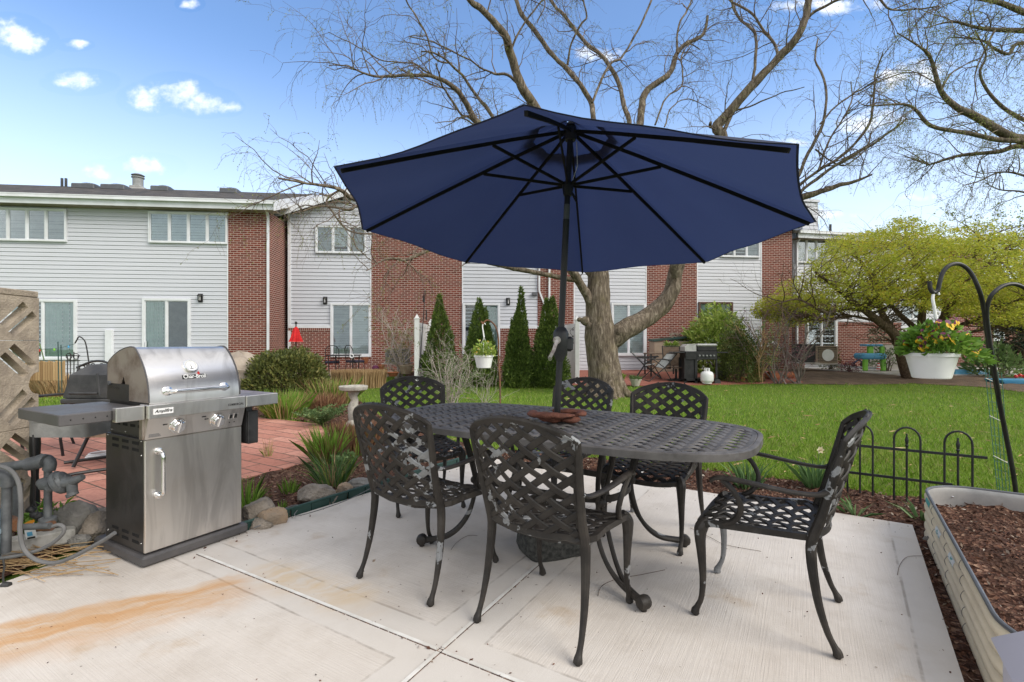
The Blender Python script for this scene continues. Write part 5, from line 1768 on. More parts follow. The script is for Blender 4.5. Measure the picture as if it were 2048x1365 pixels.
def window(h, s0, s1, z0, z1, n=2, fill='blind', fills=None, trim=.048, mull=.05, mat=None, name='window', door=False):
 mat = mat or M_TRIM
 mb = MB()
 o, q = -.085, -.012
 mb.box((s0, o, z0), (s0 + trim, q, z1)).box((s1 - trim, o, z0), (s1, q, z1))
 mb.box((s0 + trim, o, z1 - trim), (s1 - trim, q, z1)).box((s0 + trim, o - .012, z0), (s1 - trim, q, z0 + trim * (1.5 if door else 1)))
 iw = (s1 - s0 - 2 * trim)
 for k in range(1, n):
  c = s0 + trim + iw * k / n
  mb.box((c - mull / 2, o + .01, z0 + trim), (c + mull / 2, q, z1 - trim))
 for k in range(n):            # sash frames, one step further in
  a = s0 + trim + iw * k / n + (mull / 2 if k else 0)
  b = s0 + trim + iw * (k + 1) / n - (mull / 2 if k < n - 1 else 0)
  t = .024
  y0, y1 = -.058, -.03
  mb.box((a, y0, z0 + trim), (a + t, y1, z1 - trim)).box((b - t, y0, z0 + trim), (b, y1, z1 - trim))
  mb.box((a + t, y0, z0 + trim), (b - t, y1, z0 + trim + t)).box((a + t, y0, z1 - trim - t), (b - t, y1, z1 - trim))
 w_ = mb.build(name, mat, h, smooth=0)
 fills = fills or [fill] * n
 MB().box((s0 + trim * .5, -.020, z0 + trim * .5), (s1 - trim * .5, -.0175, z1 - trim * .5)).build('room', M_DARKROOM, w_, smooth=0)
 for k in range(n):
  a = s0 + trim + iw * k / n + .02
  b = s0 + trim + iw * (k + 1) / n - .02
  MB().box((a, -.046, z0 + trim + .01), (b, -.0425, z1 - trim - .01)).build('pane', M_GLASS, w_, smooth=0)
  f = fills[k]
  za, zb = z0 + trim, z1 - trim
  if f in ('blind', 'bluish', 'half'):
   mb = MB()
   lo_ = za + (.28 * (zb - za) if f == 'half' else 0)
   z = zb
   while z > lo_:
    mb.add([(a, -.0215, z), (b, -.0215, z), (b, -.034, z - .080), (a, -.034, z - .080)], [(0, 1, 2, 3)])
    z -= .084
   mb.build('blind', M_BLIND if f != 'bluish' else M_BLUEBLIND, w_, smooth=0)
  elif f in ('curtain', 'halfcurtain'):
   a2 = a + (b - a) * (.0 if f == 'curtain' else .0)
   b2 = b if f == 'curtain' else a + (b - a) * .35
   m = 40
   vs = []
   for i in range(m + 1):
    x = a2 + (b2 - a2) * i / m
    y = -.028 + .0065 * math.sin(i * 1.35) + .003 * math.sin(i * .6)
    vs += [(x, y, za), (x, y, zb)]
   MB().add(vs, [(2 * i, 2 * i + 2, 2 * i + 3, 2 * i + 1) for i in range(m)]).build('curtain', M_CURTAIN, w_)
  elif f == 'screen':
   MB().box((a, -.040, za), (b, -.038, zb)).build('insect_screen', M_SCREEN, w_, smooth=0)
 return w_
def wall_lamp(h, s, z):
 mb = MB()
 mb.box((s - .07, -.05, z - .13), (s + .07, -.014, z + .14), b=.008)
 mb.lathe([(.03, .11), (.065, .10), (.075, .07), (.03, .068)], 10, Matrix.Translation((s, -.09, z)))
 for a in range(6):
  x, y = .055 * math.cos(a * 1.047), .055 * math.sin(a * 1.047)
  mb.tube([(s + x, -.09 + y, z + .07), (s + x * .8, -.09 + y * .8, z - .08)], .007, 5)
 mb.lathe([(.045, -.09), (.05, -.08), (.02, -.075)], 10, Matrix.Translation((s, -.09, z)))
 l = mb.build('wall_lamp', M_BLACK, h)
 MB().lathe([(.022, -.075), (.026, .0), (.028, .066)], 10, Matrix.Translation((s, -.09, z))).build('lamp_glass', M_WHITEPLASTIC, l)
 return l
def spout(h, s, z0, z1, out=.05, path=None, elbow=None):
 mb = MB()
 pts = path or [(s, -out - .30, z1), (s, -out - .26, z1 - .12), (s, -out, z1 - .34), (s, -out, z0 + .1)]
 mb.bar(pts, .075, .062, up=(1, 0, 0))
 return mb.build('downspout', M_TRIM, h, smooth=0)
def roof_slab(h, pts, name='roof', th=.10):
 """A sloping slab of shingles from 4 local corner points (eave left, eave right, ridge right, ridge left)."""
 p = [V(q) for q in pts]
 n = (p[1] - p[0]).cross(p[3] - p[0]).normalized()
 if n.z < 0: n = -n
 vs = [tuple(q) for q in p] + [tuple(q - n * th) for q in p]
 mb = MB().add(vs, [(0, 1, 2, 3), (7, 6, 5, 4), (0, 4, 5, 1), (1, 5, 6, 2), (2, 6, 7, 3), (3, 7, 4, 0)])
 o = mb.build(name, M_SHINGLE, h, smooth=0)
 ul = o.data.uv_layers.new(name='UVMap')
 ux = (p[1] - p[0]).normalized()
 uy = n.cross(ux)
 for l in o.data.loops:
  c = o.data.vertices[l.vertex_index].co
  ul.data[l.index].uv = (c.dot(ux), c.dot(uy))
 return o
def gutter(h, s0, s1, z, out=.42):
 mb = MB()
 mb.box((s0, -out - .11, z - .105), (s1, -out, z))
 mb.box((s0, -out - .118, z - .022), (s1, -out - .10, z + .004))
 mb.box((s0, -out - .002, z - .27), (s1, -out + .03, z - .106))
 g_ = mb.build('gutter', M_TRIM, h, smooth=0)
 MB().box((s0, -out + .03, z - .275), (s1, .02, z - .255)).build('soffit', M_SOFFIT, h, smooth=0)
 return g_
# ---- left house
FL = Facade(0, 14.83, 540, 15.70)
hl = thing('townhouse', 'grey sided house with a brick corner strip, behind the gas grill', 'house', M=FL.M, group='townhouses in a row')
q = FL.sz
zt = q(300, 428)[1]
zg = FL.sz(10, 384.5)[1] - .15
sR = FL.s_(540); sB = FL.s_(457)
MB().box((-9, .02, -.2), (sR - .02, 6, zg - .25)).build('house_core', M_DARKROOM, hl, smooth=0)
siding_wall(hl, -7.0, sB, -.1, zg - .24)
brick_panel(hl, sB, sR, -.2, zg - .235, out=.02, deep=3.2)
MB().box((sB - .035, -.03, -.1), (sB, -.0, zg - .29)).build('corner_trim', M_TRIM, hl, smooth=0)
for px0, px1, y0, y1, n, fl in ((-62, 136, 416, 483, 5, 'bluish'), (299, 458, 424, 488, 4, 'blind')):
 a, b_ = q(px0, y1), q(px1, y0)
 zb = (q(px1, y1)[1] + a[1]) / 2
 window(hl, a[0], min(b_[0], sB - .005), q((px0 + px1) / 2, y1)[1], q((px0 + px1) / 2, (y0 + (2 if px0 > 0 else 1)))[1], n, fl)
a, b_ = q(287, 735), q(383, 598)
w_ = window(hl, a[0], b_[0], a[1] + .10, b_[1], 2, fills=['curtain', 'screen'], trim=.07, door=True, name='sliding_door')
MB().box((a[0] + .10, -.10, 1.00), (a[0] + .13, -.07, 1.25), b=.008).build('handle', M_TRIM, w_)
a, b_ = q(20, 720), q(156, 600)
window(hl, a[0], b_[0], a[1], b_[1], 2, fills=['halfcurtain', 'curtain'], trim=.07, name='sliding_window')
wall_lamp(hl, *q(402, 597))
a = q(214, 760); b_ = q(229, 660)
MB().box((a[0], -.11, a[1]), (b_[0], -.01, b_[1]), b=.01).build('vent_duct', M_TRIM, hl)
gutter(hl, -7.0, sR + .28, zg)
spout(hl, sR - .04, .0, zg - .02)
ov = .45
zr = zg + 1.68
roof_slab(hl, [(-7.2, -ov, zg - .01), (sR + .30, -ov, zg - .01), (sR + .30, 4.5, zr), (-7.2, 4.5, zr)])
roof_slab(hl, [(-7.2, 9.2, zg - .01), (sR + .30, 9.2, zg - .01), (sR + .30, 4.51, zr - .01), (-7.2, 4.51, zr - .01)], 'roof')
mb = MB()
mb.add([(sR + .305, -ov - .1, zg - .32), (sR + .305, -ov - .1, zg + .0), (sR + .305, 4.5, zr + .01), (sR + .305, 4.5, zr - .29)], [(0, 1, 2, 3)])
mb.add([(sR + .335, -ov - .1, zg - .32), (sR + .335, -ov - .1, zg + .0), (sR + .335, 4.5, zr + .01), (sR + .335, 4.5, zr - .29)], [(3, 2, 1, 0)])
mb.add([(sR + .305, -ov - .1, zg - .32), (sR + .335, -ov - .1, zg - .32), (sR + .335, -ov - .1, zg), (sR + .305, -ov - .1, zg)], [(0, 1, 2, 3)])
mb.build('rake_board', M_TRIM, hl, smooth=0)
# roof furniture: found where the sight line meets the slope
def on_roof(px, py, f, h0=None, depth=3.2):
 s, z = f.sz(px, py)
 return s
def chimney_cap(h, s, y, z, r=.16, hh=.42):
 mb = MB()
 mb.box((s - .42, y - .35, z - .4), (s + .42, y + .35, z + .10), b=.03)
 mb.box((s - .22, y - .22, z + .10), (s + .22, y + .22, z + .22), b=.02)
 c = mb.build('chimney', M_GREYPAINT, h)
 MB().lathe([(r, z + .2), (r, z + hh), (r + .04, z + hh + .02), (r + .04, z + hh + .06), (r * .8, z + hh + .08), (r + .05, z + hh + .13), (r * .7, z + hh + .19)], 16, Matrix.Translation((s, y, 0))).build('flue_cap', M_ACGREY, c)
kk = 1.27
def roofpt(px, y):
 """Local s for the pixel column at depth y behind the wall."""
 # sight line direction
 r = V(((px - CX) / FPX, 1, 0))
 a = FL.a - FL.n * y
 t = (a.x * FL.n.x + a.y * FL.n.y) / (r.x * FL.n.x + r.y * FL.n.y)
 return (r * t - FL.a).dot(FL.d)
chimney_cap(hl, roofpt(276, 5.4), 5.4, zr + .12, r=.19, hh=.55)
for px in (124, 132):
 s = roofpt(px, 4.2)
 MB().tube([(s, 4.2, zr - .3), (s, 4.2, zr + .22)], .045, 8).build('vent_pipe', M_ACDARK, hl)
for px, wd in ((180, .40), (238, .42), (330, .32), (465, .32)):
 s = roofpt(px, 4.0)
 zz = zg + (4.0 + ov) * (zr - zg) / (4.5 + ov)
 sk = MB().box((s - wd, 3.6, zz - .15), (s + wd, 4.3, zz + .06), b=.03).build('skylight', M_RIMGREY, hl)
 MB().ball((s, 4.0, zz + .05), (wd * .85, .3, .12), 14, 8).build('dome', M_GLASS, sk)
# ---- middle house: gable end with a brick middle
F2 = Facade(578, 17.0, 1085, 17.75)
h2 = thing('townhouse', 'gabled house with a wide brick middle strip between two sided strips, behind the evergreens', 'house', M=F2.M, group='townhouses in a row')
q = F2.sz
s0, s1 = F2.s_(578), F2.s_(1085)
ze = q(580, 425)[1]
pk = (s0 + s1) / 2
slope = .335
gtop = lambda s: ze + (min(s, 2 * pk - s) - s0) * slope
MB().box((s0 + .02, .03, -.2), (s1 - .02, 6, ze)).build('house_core', M_DARKROOM, h2, smooth=0)
sa, sb = F2.s_(743), F2.s_(924)
zl = q(620, 654)[1]
for a, b_, in ((s0, sa), (sb, s1)):
 siding_wall(h2, a, b_, zl, 9.5, top=gtop)
siding_wall(h2, sa, sb, ze, 9.5, top=gtop)
MB().add([(s0, .02, -.1), (s1, .02, -.1), (s1, .02, ze), (pk, .02, gtop(pk)), (s0, .02, ze)], [(0, 1, 2, 3, 4)]).build('gable_sheathing', M_DARKROOM, h2, smooth=0)
brick_panel(h2, sa, sb, -.1, ze + .9, out=.022)
brick_panel(h2, s0, F2.s_(663), -.1, zl - .14, out=.045, cap=True)
brick_panel(h2, F2.s_(1000), s1, -.1, zl - .14, out=.045, cap=True)
brick_panel(h2, F2.s_(663), sa - .002, -.1, q(700, 712)[1], out=.045)
brick_panel(h2, sb + .002, F2.s_(1000), -.1, q(960, 708)[1], out=.045)
MB().box((s0 - .005, -.07, zl - .045), (F2.s_(663), .0, zl + .05)).box((F2.s_(1000), -.07, zl - .045), (s1, .0, zl + .05)).build('ledge', M_TRIM, h2, smooth=0)
a, b_ = q(632, 507), q(733, 454)
window(h2, a[0], b_[0], a[1], b_[1], 3, fills=['bluish', 'half', 'bluish'])
a, b_ = q(662, 714), q(743, 607)
window(h2, a[0], b_[0] - .005, a[1], b_[1], 2, fills=['bluish', 'blind'], trim=.07, door=True, name='sliding_door')
a, b_ = q(925, 712), q(1000, 607)
window(h2, a[0] + .01, b_[0], a[1], b_[1], 2, fills=['none', 'curtain'], trim=.07, door=True, name='sliding_door')
wall_lamp(h2, *q(651, 602)); wall_lamp(h2, *q(1016, 604))
MB().box((s0 - .02, -.06, -.1), (s0 + .075, .0, ze)).box((sa - .04, -.035, .0), (sa, .0, ze)).box((sb, -.035, .0), (sb + .04, .0, ze)).build('corner_trim', M_TRIM, h2, smooth=0)
zp = gtop(pk)
roof_slab(h2, [(s0 - .35, -.35, ze - .35 * slope + .10), (s0 - .35, 7, ze - .35 * slope + .10), (pk, 7, zp + .10), (pk, -.35, zp + .10)])
roof_slab(h2, [(s1 + .35, -.35, ze - .35 * slope + .10), (s1 + .35, 7, ze - .35 * slope + .10), (pk + .005, 7, zp + .10), (pk + .005, -.35, zp + .10)])
for sg in (-1, 1):
 e = s0 - .38 if sg < 0 else s1 + .38
 mb = MB()
 zl_ = ze - .38 * slope
 for yo in (-.372, -.352):
  pass
 mb.add([(e, -.375, zl_ - .16), (pk, -.375, zp - .15), (pk, -.375, zp + .09), (e, -.375, zl_ + .09), (e, -.352, zl_ - .16), (pk, -.352, zp - .15), (pk, -.352, zp + .09), (e, -.352, zl_ + .09)], [(0, 1, 2, 3), (7, 6, 5, 4), (4, 5, 1, 0), (3, 2, 6, 7)])
 mb.build('rake_board', M_TRIM, h2, smooth=0)
 MB().add([(e, -.350, zl_ - .03), (pk, -.350, zp - .02), (pk, .0, zp - .02), (e, .0, zl_ - .03)], [(0, 1, 2, 3)]).build('soffit', M_TRIM, h2, smooth=0)
chimney_cap(h2, s0 + .65, 5.0, ze + .75, r=.2, hh=.55)
s = F2.s_(1078)
spout(h2, s, 0, 0, path=[(s, -.07, 4.6), (s, -.07, 3.05), (s + .19, -.09, 2.55), (s + .19, -.09, .25)])
MB().box((F2.s_(1064), -.13, q(0, 583)[1]), (F2.s_(1073), -.01, q(0, 577)[1])).build('vent_hood', M_RIMGREY, h2)
# ---- right house
F3 = Facade(1085, 17.75, 1583, 18.75)
h3 = thing('townhouse', 'house with three brick strips behind the willow trunk and propane grill', 'house', M=F3.M, group='townhouses in a row')
q = F3.sz
s1 = F3.s_(1583)
ze3 = 5.55
MB().box((.02, .03, -.2), (s1 - .02, 6, ze3 - .1)).build('house_core', M_DARKROOM, h3, smooth=0)
for a, b_ in ((1147, 1293), (1393, 1523)):
 siding_wall(h3, F3.s_(a), F3.s_(b_), .0, ze3)
for a, b_ in ((1075, 1147), (1293, 1393), (1523, 1583)):
 brick_panel(h3, F3.s_(a), F3.s_(b_), -.1, ze3, out=.03)
mb = MB()
for e in (1147, 1291, 1393, 1521):
 mb.box((F3.s_(e), -.028, .0), (F3.s_(e + 2.2), .0, ze3))
mb.build('corner_trim', M_TRIM, h3, smooth=0)
a, b_ = q(1440, 515), q(1518, 478)
window(h3, a[0], b_[0], a[1], b_[1] + .35, 3, fills=['none', 'half', 'bluish'])
a, b_ = q(1222, 712), q(1291, 607)
window(h3, a[0], b_[0] - .02, a[1], b_[1], 2, fills=['blind', 'blind'], trim=.07, door=True, name='sliding_door')
a, b_ = q(1396, 712), q(1464, 605)
window(h3, a[0], b_[0], a[1], b_[1], 2, fills=['curtain', 'half'], trim=.06, mat=M_BROWNTRIM, name='sliding_door')
s = F3.s_(1098)
spout(h3, s, .2, 0, path=[(s, -.08, ze3), (s, -.08, .3)])
gutter(h3, -.2, s1 + .3, ze3 + .30, out=.35)
roof_slab(h3, [(-.4, -.45, ze3 + .30), (s1 + .35, -.45, ze3 + .30), (s1 + .35, 4.5, ze3 + 2.0), (-.4, 4.5, ze3 + 2.0)])
# ---- far right house behind the golden tree
F4 = Facade(1585, 19.2, 1900, 20.6)
h4 = thing('townhouse', 'house with a boxed siding chimney behind the golden leaved tree', 'house', M=F4.M, group='townhouses in a row')
q = F4.sz
s1 = F4.s_(1965)
zg4 = q(1600, 462)[1] - .10
MB().box((.02, .03, -.2), (s1 - .02, 6, zg4 - .3)).build('house_core', M_DARKROOM, h4, smooth=0)
siding_wall(h4, 0, s1, .0, zg4 - .22)
zl = q(1700, 650)[1]
brick_panel(h4, .0, F4.s_(1608), -.1, zl + .1, out=.045, cap=True)
brick_panel(h4, F4.s_(1671), F4.s_(1800), -.1, zl, out=.045, cap=True)
brick_panel(h4, F4.s_(1890), s1, -.1, zg4 - .25, out=.03)
a, b_ = q(1587, 526), q(1652, 471)
window(h4, a[0] + .05, b_[0], a[1], b_[1], 3, fills=['bluish', 'blind', 'blind'])
a, b_ = q(1610, 725), q(1672, 612)
window(h4, a[0], b_[0], a[1], b_[1], 2, fills=['none', 'none'], trim=.10, door=True, name='sliding_door')
a, b_ = q(1795, 640), q(1850, 600)
window(h4, a[0], b_[0], a[1], b_[1], 2, fills=['none', 'blind'])
gutter(h4, -.1, s1 + .3, zg4)
s = F4.s_(1590)
spout(h4, s, .2, 0, path=[(s, -.42, zg4 - .1), (s, -.10, zg4 - .4), (s, -.10, .75), (s + .25, -.5, .45), (s + 1.1, -1.5, .30), (s + 1.6, -2.0, .27)])
roof_slab(h4, [(-.35, -.45, zg4), (s1 + .4, -.45, zg4), (s1 + .4, 5, zg4 + 1.25), (-.35, 5, zg4 + 1.25)])
zc = zg4 + .3
ca = F4.s_(1640) * 1.0
mb = MB()
for i in range(9):
 z0 = zc - .2 + i * .16
 mb.box((ca, .9 - .01 * 0, z0), (ca + .74, 1.6, z0 + .15))
 mb.box((ca - .012, .888, z0), (ca + .752, 1.612, z0 + .02))
mb.box((ca - .05, .85, zc + 1.25), (ca + .79, 1.65, zc + 1.36))
mb.build('chimney', M_SIDING, h4, smooth=0)
s = F4.s_(1750)
MB().tube([(s, 2.2, zg4 + .4), (s, 2.2, zg4 + 1.02)], .05, 8).build('vent_pipe', M_ACDARK, h4)
# ---- the brick building further off at the right
F5 = Facade(1850, 34, 2140, 36)
h5 = thing('brick_house', 'distant red brick building with white windows seen past the hanging basket pole', 'house', M=F5.M)
q = F5.sz
MB().box((0, .03, -.2), (F5.s_(2140), 9, 5.0)).build('house_core', M_DARKROOM, h5, smooth=0)
brick_panel(h5, 0, F5.s_(2140), -.1, 5.2, out=.03)
for px in (1872, 1925, 1985, 2060):
 for y0, y1 in ((645, 683), (696, 716)):
  a, b_ = q(px, y1), q(px + 22, y0)
  window(h5, a[0], b_[0], a[1], b_[1], 1, fills=['none'], trim=.12)
roof_slab(h5, [(-.5, -.6, 5.2), (F5.s_(2140), -.6, 5.2), (F5.s_(2140), 5, 6.6), (-.5, 5, 6.6)])
MB().box((-.3, -.5, 2.35), (F5.s_(2140), .0, 2.6)).build('porch_roof', M_TRIM, h5, smooth=0)
# ------------------------------------------------------------------ old grill, table and chair behind the steel grill
og = thing('old_grill', 'weathered black box-hooded grill on tube legs behind the steel grill', 'gas grill', tuple(G(165, 930)))
Yo = 4.75
a = P(122, 800, Yo); s_ = 1.0
mb = MB()
def frust(mb, x0, x1, y0, y1, z0, x2, x3, y2, y3, z1):
 mb.add([(x0, y0, z0), (x1, y0, z0), (x1, y1, z0), (x0, y1, z0), (x2, y2, z1), (x3, y2, z1), (x3, y3, z1), (x2, y3, z1)], [(0, 3, 2, 1), (4, 5, 6, 7), (0, 1, 5, 4), (1, 2, 6, 5), (2, 3, 7, 6), (3, 0, 4, 7)])
zt, zm, zb = P(0, 731, Yo).z, P(0, 751, Yo).z, P(0, 797, Yo).z
X = lambda px: (px - CX) / FPX * Yo
frust(mb, X(124), X(250), Yo, Yo + .55, zb, X(133), X(244), Yo + .03, Yo + .52, zm)
frust(mb, X(133), X(244), Yo + .03, Yo + .52, zm, X(150), X(232), Yo + .16, Yo + .42, zt)
mb.build('hood', M_FADED, og, world=True, smooth=20, bevel=.012)
MB().box((X(122), Yo - .02, zb - .055), (X(252), Yo + .57, zb - .005), b=.012).build('hood_rim', M_FADED, og, world=True)
MB().tube([(X(150), Yo - .06, P(0, 786, Yo).z), (X(205), Yo - .06, P(0, 786, Yo).z)], .012, 8).build('handle', M_BLACKPLASTIC, og, world=True)
MB().tube([(X(203), Yo - .05, P(0, 747, Yo).z), (X(208), Yo - .05, P(0, 790, Yo).z)], .012, 8).build('hinge', M_BLACKPLASTIC, og, world=True)
mb = MB()
frust(mb, X(150), X(250), Yo + .05, Yo + .5, P(0, 878, Yo).z, X(140), X(256), Yo, Yo + .55, P(0, 852, Yo).z)
frust(mb, X(140), X(256), Yo, Yo + .55, P(0, 852, Yo).z, X(138), X(258), Yo, Yo + .55, zb - .055)
mb.build('tub', M_BEIGE, og, world=True, smooth=20, bevel=.012)
gz_ = -.01
for x0, x1, y1 in ((X(160), X(128), .1), (X(170), X(235), .1), (X(160), X(140), .5), (X(180), X(240), .55)):
 MB().tube([(x0, Yo + .25, P(0, 872, Yo).z), ((x0 + x1) / 2, Yo + .25 * .5 + y1 * .5, .28), (x1, Yo + y1, gz_ + .012)], .017, 8).build('leg', M_BLACK, og, world=True)
mb = MB()
mb.tube(smooth_path([(X(95), Yo - .25, .02), (X(150), Yo - .55, .02), (X(190), Yo - .20, .02), (X(235), Yo + .1, .02), (X(160), Yo + .5, .02), (X(90), Yo + .2, .02)], 5), .016, 8, closed=False)
mb.build('floor_frame', M_BLACK, og, world=True)
hose = thing('garden_hose', 'coil of white hose on the paving beside the steel grill cabinet', 'hose', tuple(G(198, 915)))
mb = MB()
c = G(198, 914, .0)
for k in range(3):
 mb.tube([(c.x + (.10 - .01 * k) * math.cos(t_ / 20 * 6.283), c.y + (.12 - .012 * k) * math.sin(t_ / 20 * 6.283), .012 + .014 * k) for t_ in range(20)], .008, 7, closed=True)
mb.build('coil', M_WHITEPLASTIC, hose, world=True)
tb = thing('side_table', 'grey weathered table with rounded corners between the block wall and the steel grill', 'table', tuple(G(70, 990)))
Yt = 2.98
zt = P(0, 843, Yt).z
mb = MB()
x0, x1 = (26 - CX) / FPX * Yt, (172 - CX) / FPX * Yt
poly = []
for cx, cy, a0 in ((x1 - .03, Yt + .03, -90), (x1 - .03, Yt + .62, 0), (x0 + .16, Yt + .49, 90), (x0 + .16, Yt + .16, 180)):
 r_ = .03 if cx > x0 + .3 else .16
 for i in range(7):
  t_ = R(a0 + 90 * i / 6)
  poly.append((cx + r_ * math.cos(t_), cy + r_ * math.sin(t_)))
MB().prism(poly, zt - .008, zt).build('tabletop', M_GREYPAINT, tb, world=True, smooth=30)
MB().prism([(x0 + (x - x0) * .995 + .0015, y + (.004 if y < Yt + .3 else -.004)) for x, y in poly], zt - .10, zt - .009).build('apron', M_GREYPAINT, tb, world=True, smooth=30)
mb = MB()
lx = (70 - CX) / FPX * (Yt + .3)
mb.lathe([(.025, zt - .1), (.032, zt - .2), (.020, .35), (.028, .2), (.022, .06), (.03, .0)], 12, Matrix.Translation((lx, Yt + .30, 0)))
for a_ in range(3):
 mb.tube(smooth_path([(lx, Yt + .3, .10), (lx + .18 * math.cos(a_ * 2.1 + .4), Yt + .3 + .18 * math.sin(a_ * 2.1 + .4), .09), (lx + .27 * math.cos(a_ * 2.1 + .4), Yt + .3 + .27 * math.sin(a_ * 2.1 + .4), .005)], 5), .014, 8)
mb.build('pedestal', M_BLACK, tb, world=True)
def patio_chair_sling(name, label, c, yaw, w=.56, seat=.42, back=1.0, mat=M_SLING, scroll=False, arm=True):
 t = thing(name, label, 'chair', (c.x, c.y, c.z), R(yaw))
 mb = MB()
 for s in (-1, 1):
  rtube(mb, [(s * w / 2, -.28, 0, .014), (s * w / 2, -.22, .2, .014), (s * w / 2, -.20, seat, .016), (s * w / 2, -.26, .7, .016), (s * w / 2, -.33, back, .014)], 4, 8)
  rtube(mb, [(s * w / 2, .24, 0, .014), (s * w / 2, .24, seat - .02, .015), (s * w / 2, -.20, seat - .02, .015)], 4, 8)
  if arm:
   rtube(mb, [(s * w / 2, .22, seat - .02, .013), (s * (w / 2 + .02), .22, .62, .015), (s * (w / 2 + .02), .05, .655, .016), (s * w / 2, -.24, .65, .014)], 4, 8)
 mb.tube([(-w / 2, -.315, back - .05), (w / 2, -.315, back - .05)], .013, 8)
 if scroll:
  mb.tube(smooth_path([(-w / 2 - .04, -.33, back - .02), (-.1, -.335, back + .055), (.1, -.335, back + .055), (w / 2 + .04, -.33, back - .02)], 6), .014, 8)
  for s in (-1, 1):
   for q_ in (.07, .19):
    mb.tube([(s * q_ + (.045 * (1 - i / 22)) * math.cos(i * .62) , -.325, back - .005 + (.045 * (1 - i / 22)) * math.sin(i * .62)) for i in range(20)], .0055, 6)
 mb.build('frame', M_BLACK, t)
 MB().box((-w / 2 + .02, -.20, seat - .035), (w / 2 - .02, .23, seat - .015), b=.008).build('seat', mat, t)
 Mb = Matrix.Translation((0, -.21, seat)) @ Matrix.Rotation(R(13), 4, 'X')
 MB().box((-w / 2 + .02, -.008, .02), (w / 2 - .02, .008, (back - seat) * .88), Mb, b=.005).build('backrest', mat, t)
 return t
sc = patio_chair_sling('sling_chair', 'black framed tan sling chair with a scrolled top rail behind the old grill', G(135, 905), 165, w=.62, seat=.44, back=.99, scroll=True)
MB().ball((-.15, .1, .50), (.16, .16, .035), 16, 8).build('cushion', M_RIMGREY, sc)
# wire ornaments and canes on the left
cn = thing('garden_hook', 'black garden hook arching over canes in front of the sliding window', 'garden hook', tuple(G(170, 790)))
Yc = 8.4
mb = MB()
mb.tube(smooth_path([tuple(P(a_, b_, Yc)) for a_, b_ in ((182, 790), (178, 730), (172, 690), (166, 678), (158, 674), (154, 680), (150, 687))], 5), .010, 7)
mb.build('stem', M_BLACK, cn, world=True)
for px, lab in ((116, 'taller thin green cane standing behind the scroll topped chair'), (122, 'shorter thin cane standing next to the taller cane')):
 prop(MB().tube([tuple(P(px + 2, 785, Yc)), tuple(P(px, 684 + (px - 116), Yc))], .008, 6).build('cane', M_DKGREEN), lab, 'cane')
prop(MB().tube([tuple(P(88, 720, 7.6)), tuple(P(80, 690, 7.6)), tuple(P(65, 666, 7.6))], .008, 6).build('cane', M_SAGE), 'pale leaning cane near the block wall end', 'cane')
tr = thing('wire_trellis', 'small dark wire trellis stand behind the scrolled chair', 'trellis', tuple(G(145, 790)))
mb = MB()
for px in (135, 141, 148, 156):
 mb.tube([tuple(P(px, 790, Yc)), tuple(P(px, 702 + abs(px - 146), Yc))], .008, 5)
for py in (712, 722):
 mb.tube([tuple(P(133, py, Yc)), tuple(P(160, py, Yc))], .008, 5)
for px in (138, 152):
 c = P(px, 713, Yc)
 mb.tube([(c.x + .05 * math.cos(i * .52), c.y, c.z + .05 * math.sin(i * .52)) for i in range(12)], .007, 5, closed=True)
mb.build('stand', M_BLACK, tr, world=True)
lt = thing('string_lights', 'string of small coloured lights sagging in front of the sliding window', 'string lights', tuple(P(40, 700, 8.8)))
pts = smooth_path([tuple(P(a_, b_, 8.8)) for a_, b_ in ((20, 692), (50, 700), (85, 699), (120, 696), (150, 688))], 6)
MB().tube([tuple(p) for p in pts], .004, 5).build('wire', M_DKGREEN, lt, world=True)
for i, m_ in ((3, M_BLUE), (8, M_ORANGE), (11, M_REDPL), (16, M_LIME), (21, M_BLUE)):
 p = pts[i]
 MB().ball((p[0], p[1], p[2] - .02), (.016, .016, .026), 8, 6).build('bulb', m_, lt, world=True)
fe = thing('picket_edging', 'low weathered wooden picket edging behind the scroll topped chair', 'fence', tuple(G(80, 770)))
mb = MB()
for i, px in enumerate(range(52, 132, 5)):
 c = P(px, 762, 9.5)
 mb.box((c.x - .020, c.y, c.z), (c.x + .020, c.y + .02, P(px, 722 + (i % 3), 9.5).z), b=.004)
mb.build('picket', M_STRAW, fe, world=True)
# covered things, red umbrella
cv = thing('covered_furniture', 'beige cloth cover draped over a low piece of furniture beside the round shrub', 'covered furniture', tuple(G(480, 772)))
mb = MB()
c = P(478, 740, 10.6)
vs, fs = [], []
prof = [(.60, -.50), (.58, -.2), (.52, .05), (.40, .22), (.15, .34), (.0, .36)]
for r_, z_ in prof:
 for k in range(28):
  t_ = 6.283 * k / 28
  w_ = 1 + .07 * math.sin(k * 1.9 + z_ * 4) * (1 if z_ < .2 else .4)
  vs.append((c.x + r_ * w_ * math.cos(t_) * 1.15, c.y + r_ * w_ * math.sin(t_) * .8, c.z + z_ + .03 * math.sin(k * .9)))
for i in range(len(prof) - 1):
 for k in range(28):
  fs.append((i * 28 + k, i * 28 + (k + 1) % 28, (i + 1) * 28 + (k + 1) % 28, (i + 1) * 28 + k))
mb.add(vs, fs)
mb.build('cover', M_TARP, cv, world=True, smooth=50, noise_amp=.05, noise_scale=4)
MB().tube([(c.x - .7, c.y - .45, c.z + .05), (c.x + .7, c.y - .45, c.z + .0)], .015, 6).build('cord', M_TARP, cv, world=True)
